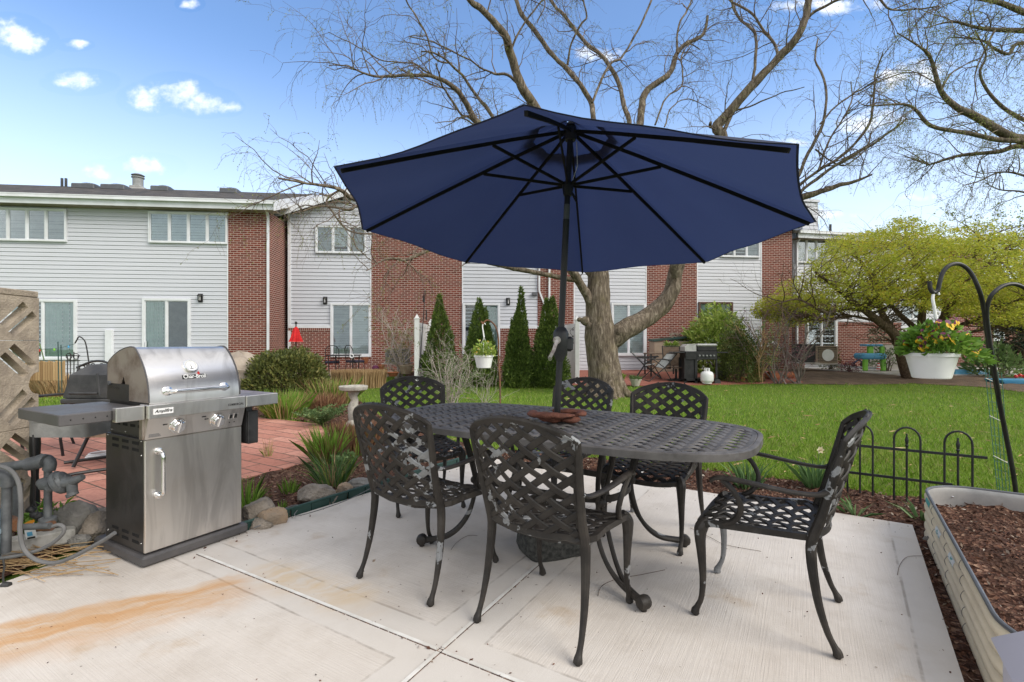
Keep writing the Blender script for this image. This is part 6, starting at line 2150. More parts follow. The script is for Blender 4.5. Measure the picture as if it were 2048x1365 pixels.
def closed_umbrella(px, py0, py1, Y, label):
 b = P(px, py1, Y)
 t = thing('closed_umbrella', label, 'umbrella', tuple(b))
 top = P(px, py0, Y)
 h_ = top.z - b.z
 vs, fs = [], []
 prof = [(.02, 1.0), (.05, .95), (.09, .78), (.12, .45), (.165, .14), (.19, .0)]
 for r_, f in prof:
  for k in range(32):
   w_ = 1 + .22 * math.cos(k * 6.283 / 32 * 8) * (1 - f * .7)
   vs.append((b.x + r_ * w_ * math.cos(6.283 * k / 32), b.y + r_ * w_ * math.sin(6.283 * k / 32), b.z + h_ * f))
 for i in range(len(prof) - 1):
  for k in range(32):
   fs.append((i * 32 + k, i * 32 + (k + 1) % 32, (i + 1) * 32 + (k + 1) % 32, (i + 1) * 32 + k))
 MB().add(vs, fs).build('folded_canopy', M_RED, t, world=True, smooth=50)
 MB().tube([(b.x, b.y, terrain(b.x, b.y)), (b.x, b.y, top.z + .12)], .02, 8).ball((b.x, b.y, top.z + .12), .045, 8, 6).build('pole', M_BLACK, t, world=True)
closed_umbrella(592, 654, 684, 15.2, 'folded bright red umbrella at the house corner above the round shrub')
# bistro set and pots by the middle house
bt = thing('bistro_table', 'black wrought iron bistro table under the sliding door left of the brick strip', 'table', tuple(G(690, 752)))
Yb = 14.6
zt_ = P(0, 710, Yb).z
c = P(688, 710, Yb)
MB().box((c.x - .42, c.y - .35, c.z - .03), (c.x + .42, c.y + .35, c.z), b=.01).build('tabletop', M_BLACK, bt, world=True)
for sx in (-1, 1):
 for sy in (-1, 1):
  MB().tube([(c.x + sx * .36, c.y + sy * .3, c.z - .02), (c.x + sx * .33, c.y + sy * .27, terrain(c.x, c.y) + .02)], .016, 6).build('leg', M_BLACK, bt, world=True)
for px, yaw, lb in ((677, 20, 'black iron bistro chair with striped seat near the round shrub'), (716, -35, 'black iron bistro chair with a navy cushion near the brick strip')):
 c = G(px, 752)
 c.y -= .3 if px > 700 else .55
 c.z = terrain(c.x, c.y) + .02
 t = thing('bistro_chair', lb, 'chair', tuple(c), R(yaw), 'iron bistro chairs by the sliding door')
 mb = MB()
 for s in (-1, 1):
  mb.tube([(s * .2, -.2, 0), (s * .2, -.18, .45), (s * .19, -.24, .85)], .012, 6).tube([(s * .2, .2, 0), (s * .2, .18, .45)], .012, 6)
 mb.tube(smooth_path([(-.19, -.24, .85), (-.1, -.25, .96), (.1, -.25, .96), (.19, -.24, .85)], 5), .012, 6)
 for x in (-.12, -.04, .04, .12):
  mb.tube([(x, -.19, .46), (x, -.245, .93)], .007, 5)
 mb.build('frame', M_BLACK, t)
 MB().box((-.22, -.2, .43), (.22, .22, .50), b=.03).build('cushion', M_CUSHION, t)
wr = thing('white_ring', 'small white ring on a stick beside the bistro table', 'garden ornament', tuple(G(704, 755)))
c = P(703.5, 712.5, 14.0)
MB().tube([(c.x + .05 * math.cos(i * .42), c.y, c.z + .05 * math.sin(i * .42)) for i in range(15)], .016, 7, closed=True).build('ring', M_WHITEPLASTIC, wr, world=True)
MB().tube([(c.x - .03, c.y, c.z - .05), (c.x - .08, c.y, terrain(c.x, c.y))], .010, 6).build('stick', M_BLACK, wr, world=True)
def pot(name, label, c, r, h, mat, plant=None, seed=1, ph=.25, tilt=None, group=None, rim=True):
 M = Matrix.Translation(V(c))
 if tilt: M = M @ tilt
 t = thing(name, label, 'plant pot', M=M, group=group)
 prof = [(r * .62, 0), (r * .80, h * .45), (r * .95, h * .86)] + ([(r * 1.06, h * .86), (r * 1.06, h), (r * .95, h)] if rim else [(r, h), (r * .93, h)]) + [(r * .88, h * .82)]
 MB().lathe(prof, 22, cap=True).build('pot', mat, t)
 if plant:
  g = np.random.default_rng(seed)
  n = 140
  a = g.uniform(0, 6.283, n); rr = r * np.sqrt(g.uniform(0, 1, n)) * .9
  pos = np.stack([rr * np.cos(a), rr * np.sin(a), np.full(n, h * .85) + g.uniform(0, ph * .5, n)], 1)
  dr = np.stack([np.cos(a) * .7, np.sin(a) * .7, g.uniform(.2, 1.3, n)], 1)
  ln = g.uniform(.4, 1, n) * ph * .7
  v, f = leaves_arrays(pos, dr, ln, ln * .3, seed=seed)
  np_mesh('leaves', v, f, plant, t, world=False)
 return t
def on_ground(px, py, up=0.02):
 p = G(px, py)
 return (p.x, p.y, terrain(p.x, p.y) + up)
pot('plant_pot', 'small orange clay pot under the sliding door beside the bistro set', (P(731, 721, 15.6).x, 15.6, P(0, 727, 15.6).z), .10, .18, M_TERRA)
cb = thing('garden_ball', 'dark purple garden ball on the ground beside the orange pot', 'garden ball', tuple(P(751, 738, 14.8)))
MB().ball((0, 0, .0), .11, 16, 10).build('ball', M_PURPLEPETAL, cb)
pot('plant_pot', 'orange clay pot next to the purple garden ball', (P(763, 738, 15).x, 15, P(0, 741, 15).z), .10, .17, M_TERRA)
pot('plant_pot', 'round brown clay bowl at the foot of the bare shrub', (P(786, 752, 14.2).x, 14.2, P(0, 753, 14.2).z), .17, .12, M_TERRA)
pot('plant_pot', 'large brown tub between the bare shrub and the white fence post', (P(812, 748, 14.9).x, 14.9, P(0, 748, 14.9).z), .23, .28, M_BEIGE)
def ac_unit(label, c, sx, sy, sz, mat, fan=True, rz=0):
 t = thing('air_conditioner', label, 'air conditioner', tuple(c), R(rz))
 MB().box((-sx / 2, -sy / 2, .04), (sx / 2, sy / 2, sz), b=.02).build('cabinet', mat, t)
 mb = MB()
 for i in range(int(sz / .055) - 1):
  z = .08 + i * .055
  mb.box((-sx / 2 + .05, -sy / 2 - .010, z), (sx / 2 - .05, -sy / 2 - .001, z + .022))
 mb.build('grille', M_ACDARK if mat is not M_ACDARK else M_BLACK, t)
 MB().box((-sx / 2 - .02, -sy / 2 - .02, sz), (sx / 2 + .02, sy / 2 + .02, sz + .03), b=.01).build('lid', mat, t)
 MB().box((-sx / 2 - .08, -sy / 2 - .08, 0), (sx / 2 + .08, sy / 2 + .08, .04)).build('pad', M_SIDEWALK, t)
 return t
ac_unit('grey air conditioner against the brick strip behind the bare shrub', V((P(796, 740, 15.9).x, 15.9, P(0, 728, 15.9).z)), .68, .6, .46, M_ACGREY)
ac_unit('dark louvred air conditioner beside the bent white downspout', V((P(1607, 740, 17.6).x, 17.6, P(0, 727, 17.6).z)), .55, .55, .66, M_ACDARK, rz=8)
ac2 = ac_unit('beige air conditioner with a round fan in front of the glass door', V((P(1648, 740, 17.5).x, 17.5, P(0, 729, 17.5).z)), .78, .36, .62, M_TAN)
MB().lathe([(.21, -.01), (.21, .01), (.19, .012), (.05, .012)], 24, Matrix.Translation((.02, -.19, .33)) @ Matrix.Rotation(R(90), 4, 'X')).build('fan', M_WHITEPLASTIC, ac2)
MB().box((-.30, -.19, .04), (.34, -.183, .60)).build('front_panel', M_TAN, ac2)
# white vinyl fence runs
def vinyl_run(label, px, Y, pyt, pyb, ext):
 b = P(px, pyb, Y)
 b.z = terrain(b.x, b.y)
 t = thing('vinyl_fence', label, 'fence', tuple(b))
 zt = P(px, pyt, Y).z
 def post(x, y, nm='post'):
  w_ = .062
  z0 = terrain(x, y)
  MB().box((x - w_, y - w_, z0), (x + w_, y + w_, zt - .13), b=.006).build(nm, M_WHITE, t, world=True)
  mb = MB()
  mb.box((x - w_ - .012, y - w_ - .012, zt - .13), (x + w_ + .012, y + w_ + .012, zt - .10), b=.004)
  mb.lathe([(.07, zt - .10), (.058, zt - .07), (.02, zt - .01), (.004, zt)], 4, Matrix.Translation((x, y, 0)) @ Matrix.Rotation(R(45), 4, 'Z'))
  mb.build('post_cap', M_WHITE, t, world=True, smooth=20)
 post(b.x, b.y)
 e = b + V(ext)
 post(e.x, e.y)
 d = (e - b).normalized()
 n_ = int((e - b).length / .16)
 mb = MB()
 for i in range(n_):
  p = b + d * (.09 + i * .16)
  q_ = b + d * (.09 + i * .16 + .152)
  z0 = terrain(p.x, p.y) + .06
  h_ = zt - .32 - z0
  mb.bar([(p.x, p.y, z0 + h_ / 2), (q_.x, q_.y, z0 + h_ / 2)], .022, h_)
 for zz in (zt - .28, terrain(b.x, b.y) + .12):
  mb.bar([(b.x, b.y, zz), (e.x, e.y, zz)], .045, .12)
 mb.build('panel', M_WHITE, t, world=True, smooth=0)
 return t
vinyl_run('white vinyl fence ending in a pointed post left of the evergreens', 834, 13.4, 629, 762, (-.10, 2.9, 0))
vr = vinyl_run('white vinyl fence with a pointed post behind the umbrella pole', 1154, 13.9, 632, 762, (-.55, 2.6, 0))
mb = MB()
for i in range(3):
 c = P(1146, 660 + 13 * i, 13.6)
 mb.ball((c.x, c.y, c.z), .022, 7, 5)
mb.tube(smooth_path([tuple(P(a_, b_, 13.6)) for a_, b_ in ((1148, 655), (1140, 664), (1146, 676), (1139, 686), (1148, 688))], 5), .006, 5)
prop(mb.build('string_lights', M_BLACK), 'dark string of bulbs on the white fence behind the crank handle', 'string lights')
# shepherd hook with chime behind the left vinyl fence
sh = thing('garden_hook', 'tall black double garden hook beside the left white fence post', 'garden hook', tuple(G(836, 758)))
Yh = 12.6
mb = MB()
mb.tube([tuple(P(835, 762, Yh)), tuple(P(842, 700, Yh)), tuple(P(850, 590, Yh))], .011, 8)
mb.tube(smooth_path([tuple(P(a_, b_, Yh)) for a_, b_ in ((850, 592), (851, 584), (849.5, 582), (848, 586), (847, 604))], 4), .011, 7)
mb.build('stem', M_BLACK, sh, world=True)
MB().box(tuple(P(845.5, 605, Yh) + V((0, -.02, 0))), tuple(P(848, 592, Yh) + V((0, .02, 0)))).box(tuple(P(851.5, 640, Yh) + V((0, -.02, 0))), tuple(P(853.5, 620, Yh) + V((0, .02, 0)))).build('hook', M_BLACK, sh, world=True)
# ------------------------------------------------------------------ hanging baskets
def pansy(mb_y, mb_p, c, s, g):
 """A small two coloured flower facing roughly the viewer."""
 nrm = V((g.normal() * .5, -1, g.normal() * .3 + .2)).normalized()
 u = nrm.cross(V((0, 0, 1))).normalized()
 v = u.cross(nrm)
 if v.z < 0: v = -v
 def petal(mb, a, r, w):
  d = u * math.cos(a) + v * math.sin(a)
  e = nrm.cross(d)
  vs = [c, c + d * r * .5 + e * w - nrm * .002, c + d * r - nrm * .001 + e * w * .5, c + d * r - e * w * .5, c + d * r * .5 - e * w]
  mb.add([tuple(q_ + nrm * .004) for q_ in vs], [(0, 1, 2, 3, 4)])
 for a in (1.2, 1.95):
  petal(mb_p, a, s, s * .55)
 for a in (-.1, 3.25, 4.71):
  petal(mb_y, a, s * .9, s * .5)
def basket(label, c, r, h, hook, n_leaf, ls, fl, seed, mat=M_PANSY, trail=(0, 0), fmat=(M_YELLOWPETAL, M_PURPLEPETAL), fs=.022):
 g = np.random.default_rng(seed)
 t = thing('hanging_basket', label, 'hanging basket', tuple(c), group='white hanging flower baskets')
 mb = MB()
 n = 56
 prof = [(r * .70, -h), (r * .74, -h + .004), (r * .98, -.022), (r * 1.05, -.020), (r * 1.05, 0), (r * .97, 0), (r * .95, -.03)]
 vs, fs_ = [], []
 for i, (rr, z) in enumerate(prof):
  for k in range(n):
   a = 6.283 * k / n
   q_ = rr * (1 - (.012 if (k % 2 and i in (1, 2)) else 0))
   vs.append((q_ * math.cos(a), q_ * math.sin(a), z))
 for i in range(len(prof) - 1):
  for k in range(n):
   fs_.append((i * n + k, i * n + (k + 1) % n, (i + 1) * n + (k + 1) % n, (i + 1) * n + k))
 fs_ += [tuple(range(n - 1, -1, -1)), tuple((len(prof) - 1) * n + k for k in range(n))]
 mb.add(vs, fs_).build('pot', M_WHITEPLASTIC, t, smooth=30)
 hk = V(hook) - V(c)
 mb = MB()
 top = hk - V((0, 0, hk.z * .42))
 for a in (.5, 2.6, 4.7):
  mb.tube([(r * math.cos(a), r * math.sin(a), -.005), tuple(top)], .0028 * r / .14, 6)
 rtube(mb, [(top.x, top.y, top.z - .005, .011 * r / .14), (top.x - .01 * r / .14, top.y, top.z + hk.z * .15, .009 * r / .14), (hk.x - .022 * r / .14, hk.y, hk.z * .90, .009 * r / .14), (hk.x - .012 * r / .14, hk.y, hk.z + .0, .008 * r / .14), (hk.x + .008 * r / .14, hk.y, hk.z + .006 * r / .14, .008 * r / .14), (hk.x + .022 * r / .14, hk.y, hk.z - .012, .006 * r / .14)], 4, 8)
 mb.build('hanger', M_WHITEPLASTIC, t)
 a = g.uniform(0, 6.283, n_leaf); rr = np.sqrt(g.uniform(0, 1, n_leaf))
 dome = r * 1.45 * np.sqrt(np.clip(1 - rr ** 2, 0, 1)) * g.uniform(.05, 1.0, n_leaf)
 pos = np.stack([rr * r * 1.12 * np.cos(a) + trail[0] * rr * np.clip(np.cos(a), 0, 1), rr * r * 1.12 * np.sin(a), dome - np.clip(rr - .9, 0, 1) * r * .6 - trail[1] * np.clip(np.cos(a), 0, 1) * rr ** 2], 1)
 dr = np.stack([np.cos(a) * rr, np.sin(a) * rr, g.uniform(-.3, .9, n_leaf)], 1) + g.normal(size=(n_leaf, 3)) * .35
 ln = ls * g.uniform(.55, 1.3, n_leaf)
 v, f = leaves_arrays(pos, dr, ln, ln * .48, .2, seed)
 np_mesh('leaves', v, f, mat, t, world=False)
 for k in range(fl):
  y_, p_ = MB(), MB()
  i = int(g.integers(0, n_leaf))
  q_ = V(pos[i]) * 1.06 + V((0, -.01, .02))
  if q_.y > r * .5: q_.y *= -.6
  pansy(y_, p_, q_, fs * g.uniform(.7, 1.2), g)
  ny = len(y_.f)
  y_.add(p_.v, p_.f)
  o = y_.build('flower', fmat[0], t, smooth=0)
  o.data.materials.append(fmat[1])
  for pl in o.data.polygons[ny:]: pl.material_index = 1
 return t
YR = 2.9
rim = P(1863, 706, YR)
basket('large white basket of yellow and maroon pansies on the black hook at the right', rim, .124, .150, P(1872, 586, YR), 1300, .046, 44, 5, trail=(.16, .06), fs=.030)
Y2 = 6.6
basket('smaller white basket of pale green plants on the hook in front of the evergreens', P(967.5, 711, Y2), .128, .17, P(968, 648, Y2), 420, .055, 12, 9, M_LAUREL, fmat=(M_CREAMPETAL, M_YELLOWPETAL), fs=.018)
hk = thing('garden_hook', 'black double garden hook holding the large pansy basket', 'garden hook', (P(2031, 980, 2.9).x, 2.9, -.03))
mb = MB()
base = V((P(2031, 980, 3.36).x + .02, 3.38, -.10))
k1 = [base, P(2031, 978, 3.34), P(1998, 800, 3.18), P(1977, 680, 3.04), P(1966, 610, YR + .05), P(1956, 575, YR), P(1940, 544, YR), P(1920, 529, YR), P(1900, 531, YR), P(1886, 545, YR), P(1879, 566, YR), P(1876, 580, YR), P(1868, 586, YR), P(1861, 579, YR), P(1859, 563, YR)]
sp = smooth_path([tuple(p) for p in k1], 5)
mb.tube([tuple(p) for p in sp], [.0135 if i < 18 else .0115 for i in range(len(sp))], 10)
mb.build('stem', M_BLACK, hk, world=True)
mb = MB()
k2 = [P(1998, 790, 3.16), P(1982, 700, 3.04), P(1974, 640, 2.98), P(1975, 612, 2.95)] + [P(a_, b_, 2.93) for a_, b_ in ((1984, 590), (2005, 573), (2030, 569), (2055, 582), (2068, 610), (2070, 640), (2080, 650), (2090, 640))]
sp = smooth_path([tuple(p) for p in k2], 5)
mb.tube([tuple(p) for p in sp], .0115, 10)
mb.build('side_arm', M_BLACK, hk, world=True)
h2k = thing('garden_hook', 'rusty brown garden hook holding the smaller basket on the lawn', 'garden hook', tuple(G(1000, 808)))
mb = MB()
b0 = G(1001, 815)
k1 = [b0, P(1000, 770, Y2), P(997, 720, Y2), P(997, 680, Y2), P(992, 656, Y2), P(984, 645, Y2), P(975, 641, Y2), P(969, 644, Y2), P(966, 648, Y2), P(962, 643, Y2)]
k1[0] = V((P(1001, 760, Y2).x, Y2, terrain(0, Y2) - .02))
sp = smooth_path([tuple(p) for p in k1], 5)
mb.tube([tuple(p) for p in sp], .011, 8)
mb.build('stem', M_RUSTY, h2k, world=True)
# ------------------------------------------------------------------ wire mesh, iron fence, raised bed, box
wm = thing('wire_mesh', 'curled piece of green wire mesh standing beside the hook pole', 'wire mesh', (P(1990, 980, 3.3).x, 3.3, -.03))
mb = MB()
Yw = 3.42
tops = [1970, 1978, 1988, 1996, 2003]
bots = [1995, 2000, 2006, 2013, 2020]
for i, (a_, b_) in enumerate(zip(tops, bots)):
 yy = Yw + .09 * math.sin(i / 4 * 3.14)
 mb.tube([tuple(P(a_, 738 + i * 2, yy)), tuple(P((a_ + b_) / 2, 860, yy)), tuple(P(b_, 985, yy)), tuple(P(b_ + 3, 1052, yy))], .0022, 6)
for py in range(752, 1050, 17):
 f = (py - 738) / 250
 l_ = [V(P(a_ + (b_ - a_) * f, py + i * 1.5, Yw + .09 * math.sin(i / 4 * 3.14))) for i, (a_, b_) in enumerate(zip(tops, bots))]
 mb.tube(l_, .0013, 5)
mb.build('mesh', M_GREENWIRE, wm, world=True)
mb = MB()
for py in (757, 832, 912):
 f = (py - 738) / 250
 mb.tube([tuple(P(1970 + 25 * f, py, Yw - .004)), tuple(P(2003 + 17 * f, py + 14, Yw + .02))], .0026, 6)
mb.build('wire_rung', M_STRIP, wm, world=True)
fn = thing('iron_fence', 'low black iron border fence with hoops and spear finials on the mulch', 'fence', tuple(G(1800, 1000)))
fo = G(1813, 1003, -.02)
fd = V((.835, -.55, 0)).normalized()
def fp(u, z, o=0): return fo + fd * u + V((0, 0, z + .02)) + V((fd.y, -fd.x, 0)) * o
mb = MB()
def u_of(px):
 lo_, hi_ = -1.5, 1.5
 for _ in range(40):
  m_ = (lo_ + hi_) / 2
  q_ = fo + fd * m_
  if CX + FPX * q_.x / q_.y < px: lo_ = m_
  else: hi_ = m_
 return lo_
u0, u1 = u_of(1704), u_of(1975)
for z in (.385, .155):
 mb.bar([fp(u0 if z > .3 else u0 - .05, z), fp(u1 if z > .3 else u_of(1905), z)], .011, .020)
mb.build('rail', M_BLACK, fn, world=True)
for pa_, pb_ in ((1695, 1745.5), (1788, 1841), (1889, 1945)):
 mb = MB()
 c = (u_of(pa_) + u_of(pb_)) / 2
 w_ = (u_of(pb_) - u_of(pa_)) / 2
 top = .565
 pts = [fp(c - w_, -.08), fp(c - w_, .46)] + [fp(c - w_ * math.cos(R(180 * i / 10)), top - .095 + .095 * math.sin(R(180 * i / 10))) for i in range(11)] + [fp(c + w_, .46), fp(c + w_, -.08)]
 mb.tube(pts, .0075, 8)
 mb.build('hoop', M_BLACK, fn, world=True)
for pa_ in (1720, 1813.5, 1916):
 mb = MB()
 c = u_of(pa_)
 mb.tube([fp(c, -.10), fp(c, .42)], .0075, 8)
 pr = [(.0075, .41), (.012, .42), (.0125, .425), (.008, .43), (.010, .445), (.013, .462), (.010, .48), (.005, .498), (.007, .508), (.004, .516)]
 p0 = fp(c, 0)
 mb.lathe([(a_, b_) for a_, b_ in pr], 10, Matrix.Translation(p0))
 mb.build('spear_post', M_BLACK, fn, world=True)
# raised bed: rounded, corrugated cream wall
rb_o = V((2.67, 3.15, 0))
ru = V((-.561, -.828, 0)).normalized()       # along the side towards the camera
rv = V((.828, -.561, 0)).normalized()        # across, away from the patio
RBH = .31
rbM = Matrix(((ru.x, rv.x, 0, rb_o.x), (ru.y, rv.y, 0, rb_o.y), (0, 0, 1, -.04), (0, 0, 0, 1)))
rb = thing('raised_bed', 'cream corrugated metal raised bed with rounded ends full of dark soil', 'raised bed', M=rbM)
def rrect(x0, x1, y0, y1, r, n=10):
 o = []
 for cx, cy, a0 in ((x1 - r, y0 + r, -90), (x1 - r, y1 - r, 0), (x0 + r, y1 - r, 90), (x0 + r, y0 + r, 180)):
  for i in range(n + 1):
   a = R(a0 + 90 * i / n)
   o.append((cx + r * math.cos(a), cy + r * math.sin(a)))
 return o
ol = rrect(-.30, 1.96, .0, .92, .28)
dn = []
for i, p in enumerate(ol):
 q_ = ol[(i + 1) % len(ol)]
 L_ = math.hypot(q_[0] - p[0], q_[1] - p[1])
 m = max(1, int(L_ / .12))
 for k in range(m): dn.append((p[0] + (q_[0] - p[0]) * k / m, p[1] + (q_[1] - p[1]) * k / m))
cen_ = (sum(p[0] for p in dn) / len(dn), sum(p[1] for p in dn) / len(dn))
def offs(k):
 p0, p, p1 = dn[k - 1], dn[k], dn[(k + 1) % len(dn)]
 t = (p1[0] - p0[0], p1[1] - p0[1]); l = math.hypot(*t)
 return (t[1] / l, -t[0] / l)
prof = []
nrib = 5
for i in range(nrib):
 for j in range(7):
  f = j / 7
  prof.append((-.004 + .017 * math.sin(math.pi * f) ** .7, RBH * (i + f) / nrib))
prof.append((-.004, RBH))
vs, fs = [], []
for (o_, z) in prof:
 for k in range(len(dn)):
  n_ = offs(k)
  vs.append((dn[k][0] + n_[0] * o_, dn[k][1] + n_[1] * o_, z))
N = len(dn)
for i in range(len(prof) - 1):
 for k in range(N):
  fs.append((i * N + k, i * N + (k + 1) % N, (i + 1) * N + (k + 1) % N, (i + 1) * N + k))
MB().add(vs, fs).build('wall', M_BEDCREAM, rb, smooth=50)
vs, fs = [], []
for z, o_ in ((.05, -.010), (RBH * .55, -.012), (RBH * .75, -.007), (RBH * .9, -.013), (RBH, -.007)):
 for k in range(N):
  n_ = offs(k)
  vs.append((dn[k][0] + n_[0] * o_, dn[k][1] + n_[1] * o_, z))
for i in range(4):
 for k in range(N):
  fs.append((i * N + k, (i + 1) * N + k, (i + 1) * N + (k + 1) % N, i * N + (k + 1) % N))
MB().add(vs, fs).build('liner', M_BEDIN, rb, smooth=50)
MB().tube([(p[0], p[1], RBH + .003) for p in dn], .0085, 8, closed=True).build('rim', M_RIMGREY, rb)
mb = MB()
for k in range(3, N, 7):
 n_ = offs(k)
 mb.ball((dn[k][0] - n_[0] * .012, dn[k][1] - n_[1] * .012, RBH * .80), .006, 8, 5)
mb.build('bolt', M_CHROME, rb)
# soil inside, heaped
gx_ = np.linspace(-.30, 1.96, 86); gy_ = np.linspace(0, .92, 36)
vs, fs = [], []
idx = {}
for i, x in enumerate(gx_):
 for j, y in enumerate(gy_):
  e = 0
  z = RBH - .105 + .045 * mnoise.noise(V((x * 4, y * 4, 2))) + .020 * mnoise.noise(V((x * 14, y * 14, 5))) + .012 * mnoise.noise(V((x * 40, y * 40, 5))) - .05 * math.exp(-((x + .05) ** 2 + (y - .42) ** 2) / .03)
  idx[i, j] = len(vs); vs.append((x, y, z))
poly_in = rrect(-.295, 1.955, .005, .915, .28)
def inp(x, y):
 return bool(inside(poly_in, np.array([x]), np.array([y]))[0])
for i in range(85):
 for j in range(35):
  if inp((gx_[i] + gx_[i + 1]) / 2, (gy_[j] + gy_[j + 1]) / 2):
   fs.append((idx[i, j], idx[i + 1, j], idx[i + 1, j + 1], idx[i, j + 1]))
MB().add(vs, fs).build('soil', M_MULCH, rb, smooth=180)
n = 6400
x = rng.uniform(-.28, 1.92, n); y = rng.uniform(.03, .89, n)
m = inside(rrect(-.285, 1.94, .02, .90, .27), x, y)
x, y = x[m], y[m]
z = np.array([RBH - .10 + .045 * mnoise.noise(V((a, b, 2))) + .02 * mnoise.noise(V((a * 3.5, b * 3.5, 5))) - .05 * math.exp(-((a / 4 + .05) ** 2 + (b / 4 - .42) ** 2) / .03) for a, b in zip(x * 4, y * 4)])
dr = rng.normal(size=(len(x), 3)); dr[:, 2] *= .4
ln = rng.uniform(.008, .032, len(x))
v, f = leaves_arrays(np.stack([x, y, z], 1), dr, ln, ln * rng.uniform(.2, .5, len(x)), .15, 4)
prop(np_mesh('soil_chips', v, f, M_CHIPS, rb, world=False), kind='stuff')
# stickers on the side
def sticker(u0, u1, z0, z1, kind):
 mb = MB()
 ym = -.015
 vs = []
 for i in range(5):
  z = z0 + (z1 - z0) * i / 4
  f = (z / RBH * nrib) % 1.0
  o_ = -.004 + .017 * math.sin(math.pi * f) ** .7 + .0022
  vs += [(u0, -o_, z), (u1, -o_, z)]
 mb.add(vs, [(2 * i, 2 * i + 1, 2 * i + 3, 2 * i + 2) for i in range(4)])
 s = mb.build('sticker', M_TEAL if kind == 'teal' else M_LABEL, rb, smooth=50)
 if kind != 'teal':
  g = random.Random(int(u0 * 1000))
  mb = MB()
  for k in range(9):
   a = u0 + (u1 - u0) * g.uniform(.04, .8); zc_ = z0 + (z1 - z0) * g.uniform(.05, .8)
   w_, h_ = (u1 - u0) * g.uniform(.06, .2), (z1 - z0) * g.uniform(.08, .2)
   vs = []
   for q_ in (0, 1):
    z = zc_ + h_ * q_
    f = (z / RBH * nrib) % 1.0
    o_ = -.004 + .017 * math.sin(math.pi * f) ** .7 + .0034
    vs += [(a, -o_, z), (a + w_, -o_, z)]
   mb.add(vs, [(0, 1, 3, 2)])
  mb.build('print', M_TEAL, s, smooth=0)
sticker(.05, .21, RBH * .83, RBH * .965, 'teal')
sticker(.44, .60, RBH * .63, RBH * .775, 'print')
sticker(.86, 1.00, RBH * .63, RBH * .775, 'print')
mb = MB()
for u in (.36, .80, 1.22):
 for i in range(nrib):
  vs = []
  pts = []
  for j in range(8):
   f = j / 7
   o_ = -.004 + .017 * math.sin(math.pi * f) ** .7 + .001
   pts.append((u - .02 * i, -o_, RBH * (i + f) / nrib))
  mb.tube(pts, .0012, 4)
mb.build('panel_seam', M_RIMGREY, rb)
bx = thing('storage_box', 'pale lavender resin box at the near end of the raised bed', 'storage box', (1.262, 1.262, 0), R(-34))
frust(mb := MB(), 0, .7, -.5, 0, 0, .0, .7, -.5, 0, .47)
mb.build('body', M_LAVENDER, bx, smooth=20, bevel=.008)
frust(mb := MB(), -.02, .72, -.52, .02, .47, .035, .665, -.465, -.035, .535)
mb.build('lid', M_LAVENDER, bx, smooth=20, bevel=.006)
# pebbles at the slab corner
for i, (px, py, r_, m_, lb) in enumerate(((1878, 1060, (.040, .034, .030), M_GREYSTONE, 'dark smooth pebble in the gap at the slab corner'), (1888, 1074, (.055, .042, .036), M_TANSTONE, 'larger tan pebble in the gap beside the raised bed'), (1870, 1050, (.04, .03, .022), M_STONE, 'flat pinkish pebble behind the dark pebble'), (1856, 1080, (.028, .022, .02), M_GREYSTONE, 'small grey pebble touching the slab rim'))):
 p = G(px, py, .0)
 rock('pebble', lb, (p.x, p.y, .0), r_, m_, 70 + i, cat='pebble', amp=.1)
# bird bath
bb = thing('bird_bath', 'cast stone bird bath on a twisted pedestal beside the flower bed', 'bird bath', tuple(G(707, 862)))
k_ = ROOT[bb.name].translation.y / FPX
rr_ = 28 * k_
zt = EYE - (772 - CY) * k_
zg_ = terrain(*ROOT[bb.name].translation[:2])
H_ = zt - zg_
prof = [(rr_ * .42, H_ - .085), (rr_ * .95, H_ - .055), (rr_ * 1.0, H_ - .03), (rr_ * 1.0, H_ - .006), (rr_ * .94, H_), (rr_ * .86, H_ - .01), (rr_ * .6, H_ - .04), (.01, H_ - .048)]
MB().lathe(prof, 30).build('basin', M_BIRDBATH, bb, noise_amp=.004, noise_scale=30)
prof = [(rr_ * .62, 0), (rr_ * .64, .06), (rr_ * .50, .10), (rr_ * .34, .16), (rr_ * .40, .24), (rr_ * .36, .34), (rr_ * .26, H_ * .68), (rr_ * .30, H_ * .78), (rr_ * .44, H_ - .08)]
MB().lathe(prof, 20).build('pedestal', M_BIRDBATH, bb, noise_amp=.03, noise_scale=9)
# ------------------------------------------------------------------ things on the neighbour's brick patio
def rel(px, py, Y): return P(px, py, Y)
Yg = 14.1
c = G(1408, 768)
Yg = c.y
bg_ = thing('cart_grill', 'black cart gas grill with a pale lid top on the neighbouring brick patio', 'gas grill', (c.x, c.y, c.z + .02))
k_ = Yg / FPX
def gpx(a): return (a - 1408) * k_
def gpz(b): return EYE - (b - CY) * k_ - (c.z + .02)
for x0, x1, y_ in ((1369, 1373, 0), (1390, 1395, 0), (1432, 1435, 0), (1369, 1373, .45)):
 MB().box((gpx(x0), y_, gpz(768)), (gpx(x1), y_ + .05, gpz(716))).build('leg', M_BLACK, bg_, smooth=0)
MB().box((gpx(1372), .03, gpz(758)), (gpx(1392), .46, gpz(720))).build('side_panel', M_BLACK, bg_)
MB().box((gpx(1369), 0, gpz(762)), (gpx(1436), .5, gpz(758))).build('bottom_shelf', M_BLACK, bg_)
MB().box((gpx(1371), -.01, gpz(720)), (gpx(1434), .5, gpz(703)), b=.01).build('firebox', M_BLACK, bg_)
MB().box((gpx(1394), -.02, gpz(719)), (gpx(1434), .0, gpz(706))).build('control_panel', M_BLACK, bg_)
for i in range(5):
 MB().lathe([(.026, 0), (.024, .03)], 12, Matrix.Translation((gpx(1398.5 + i * 7.2), -.02, gpz(711.5))) @ Matrix.Rotation(R(90), 4, 'X')).build('knob', M_ACGREY, bg_)
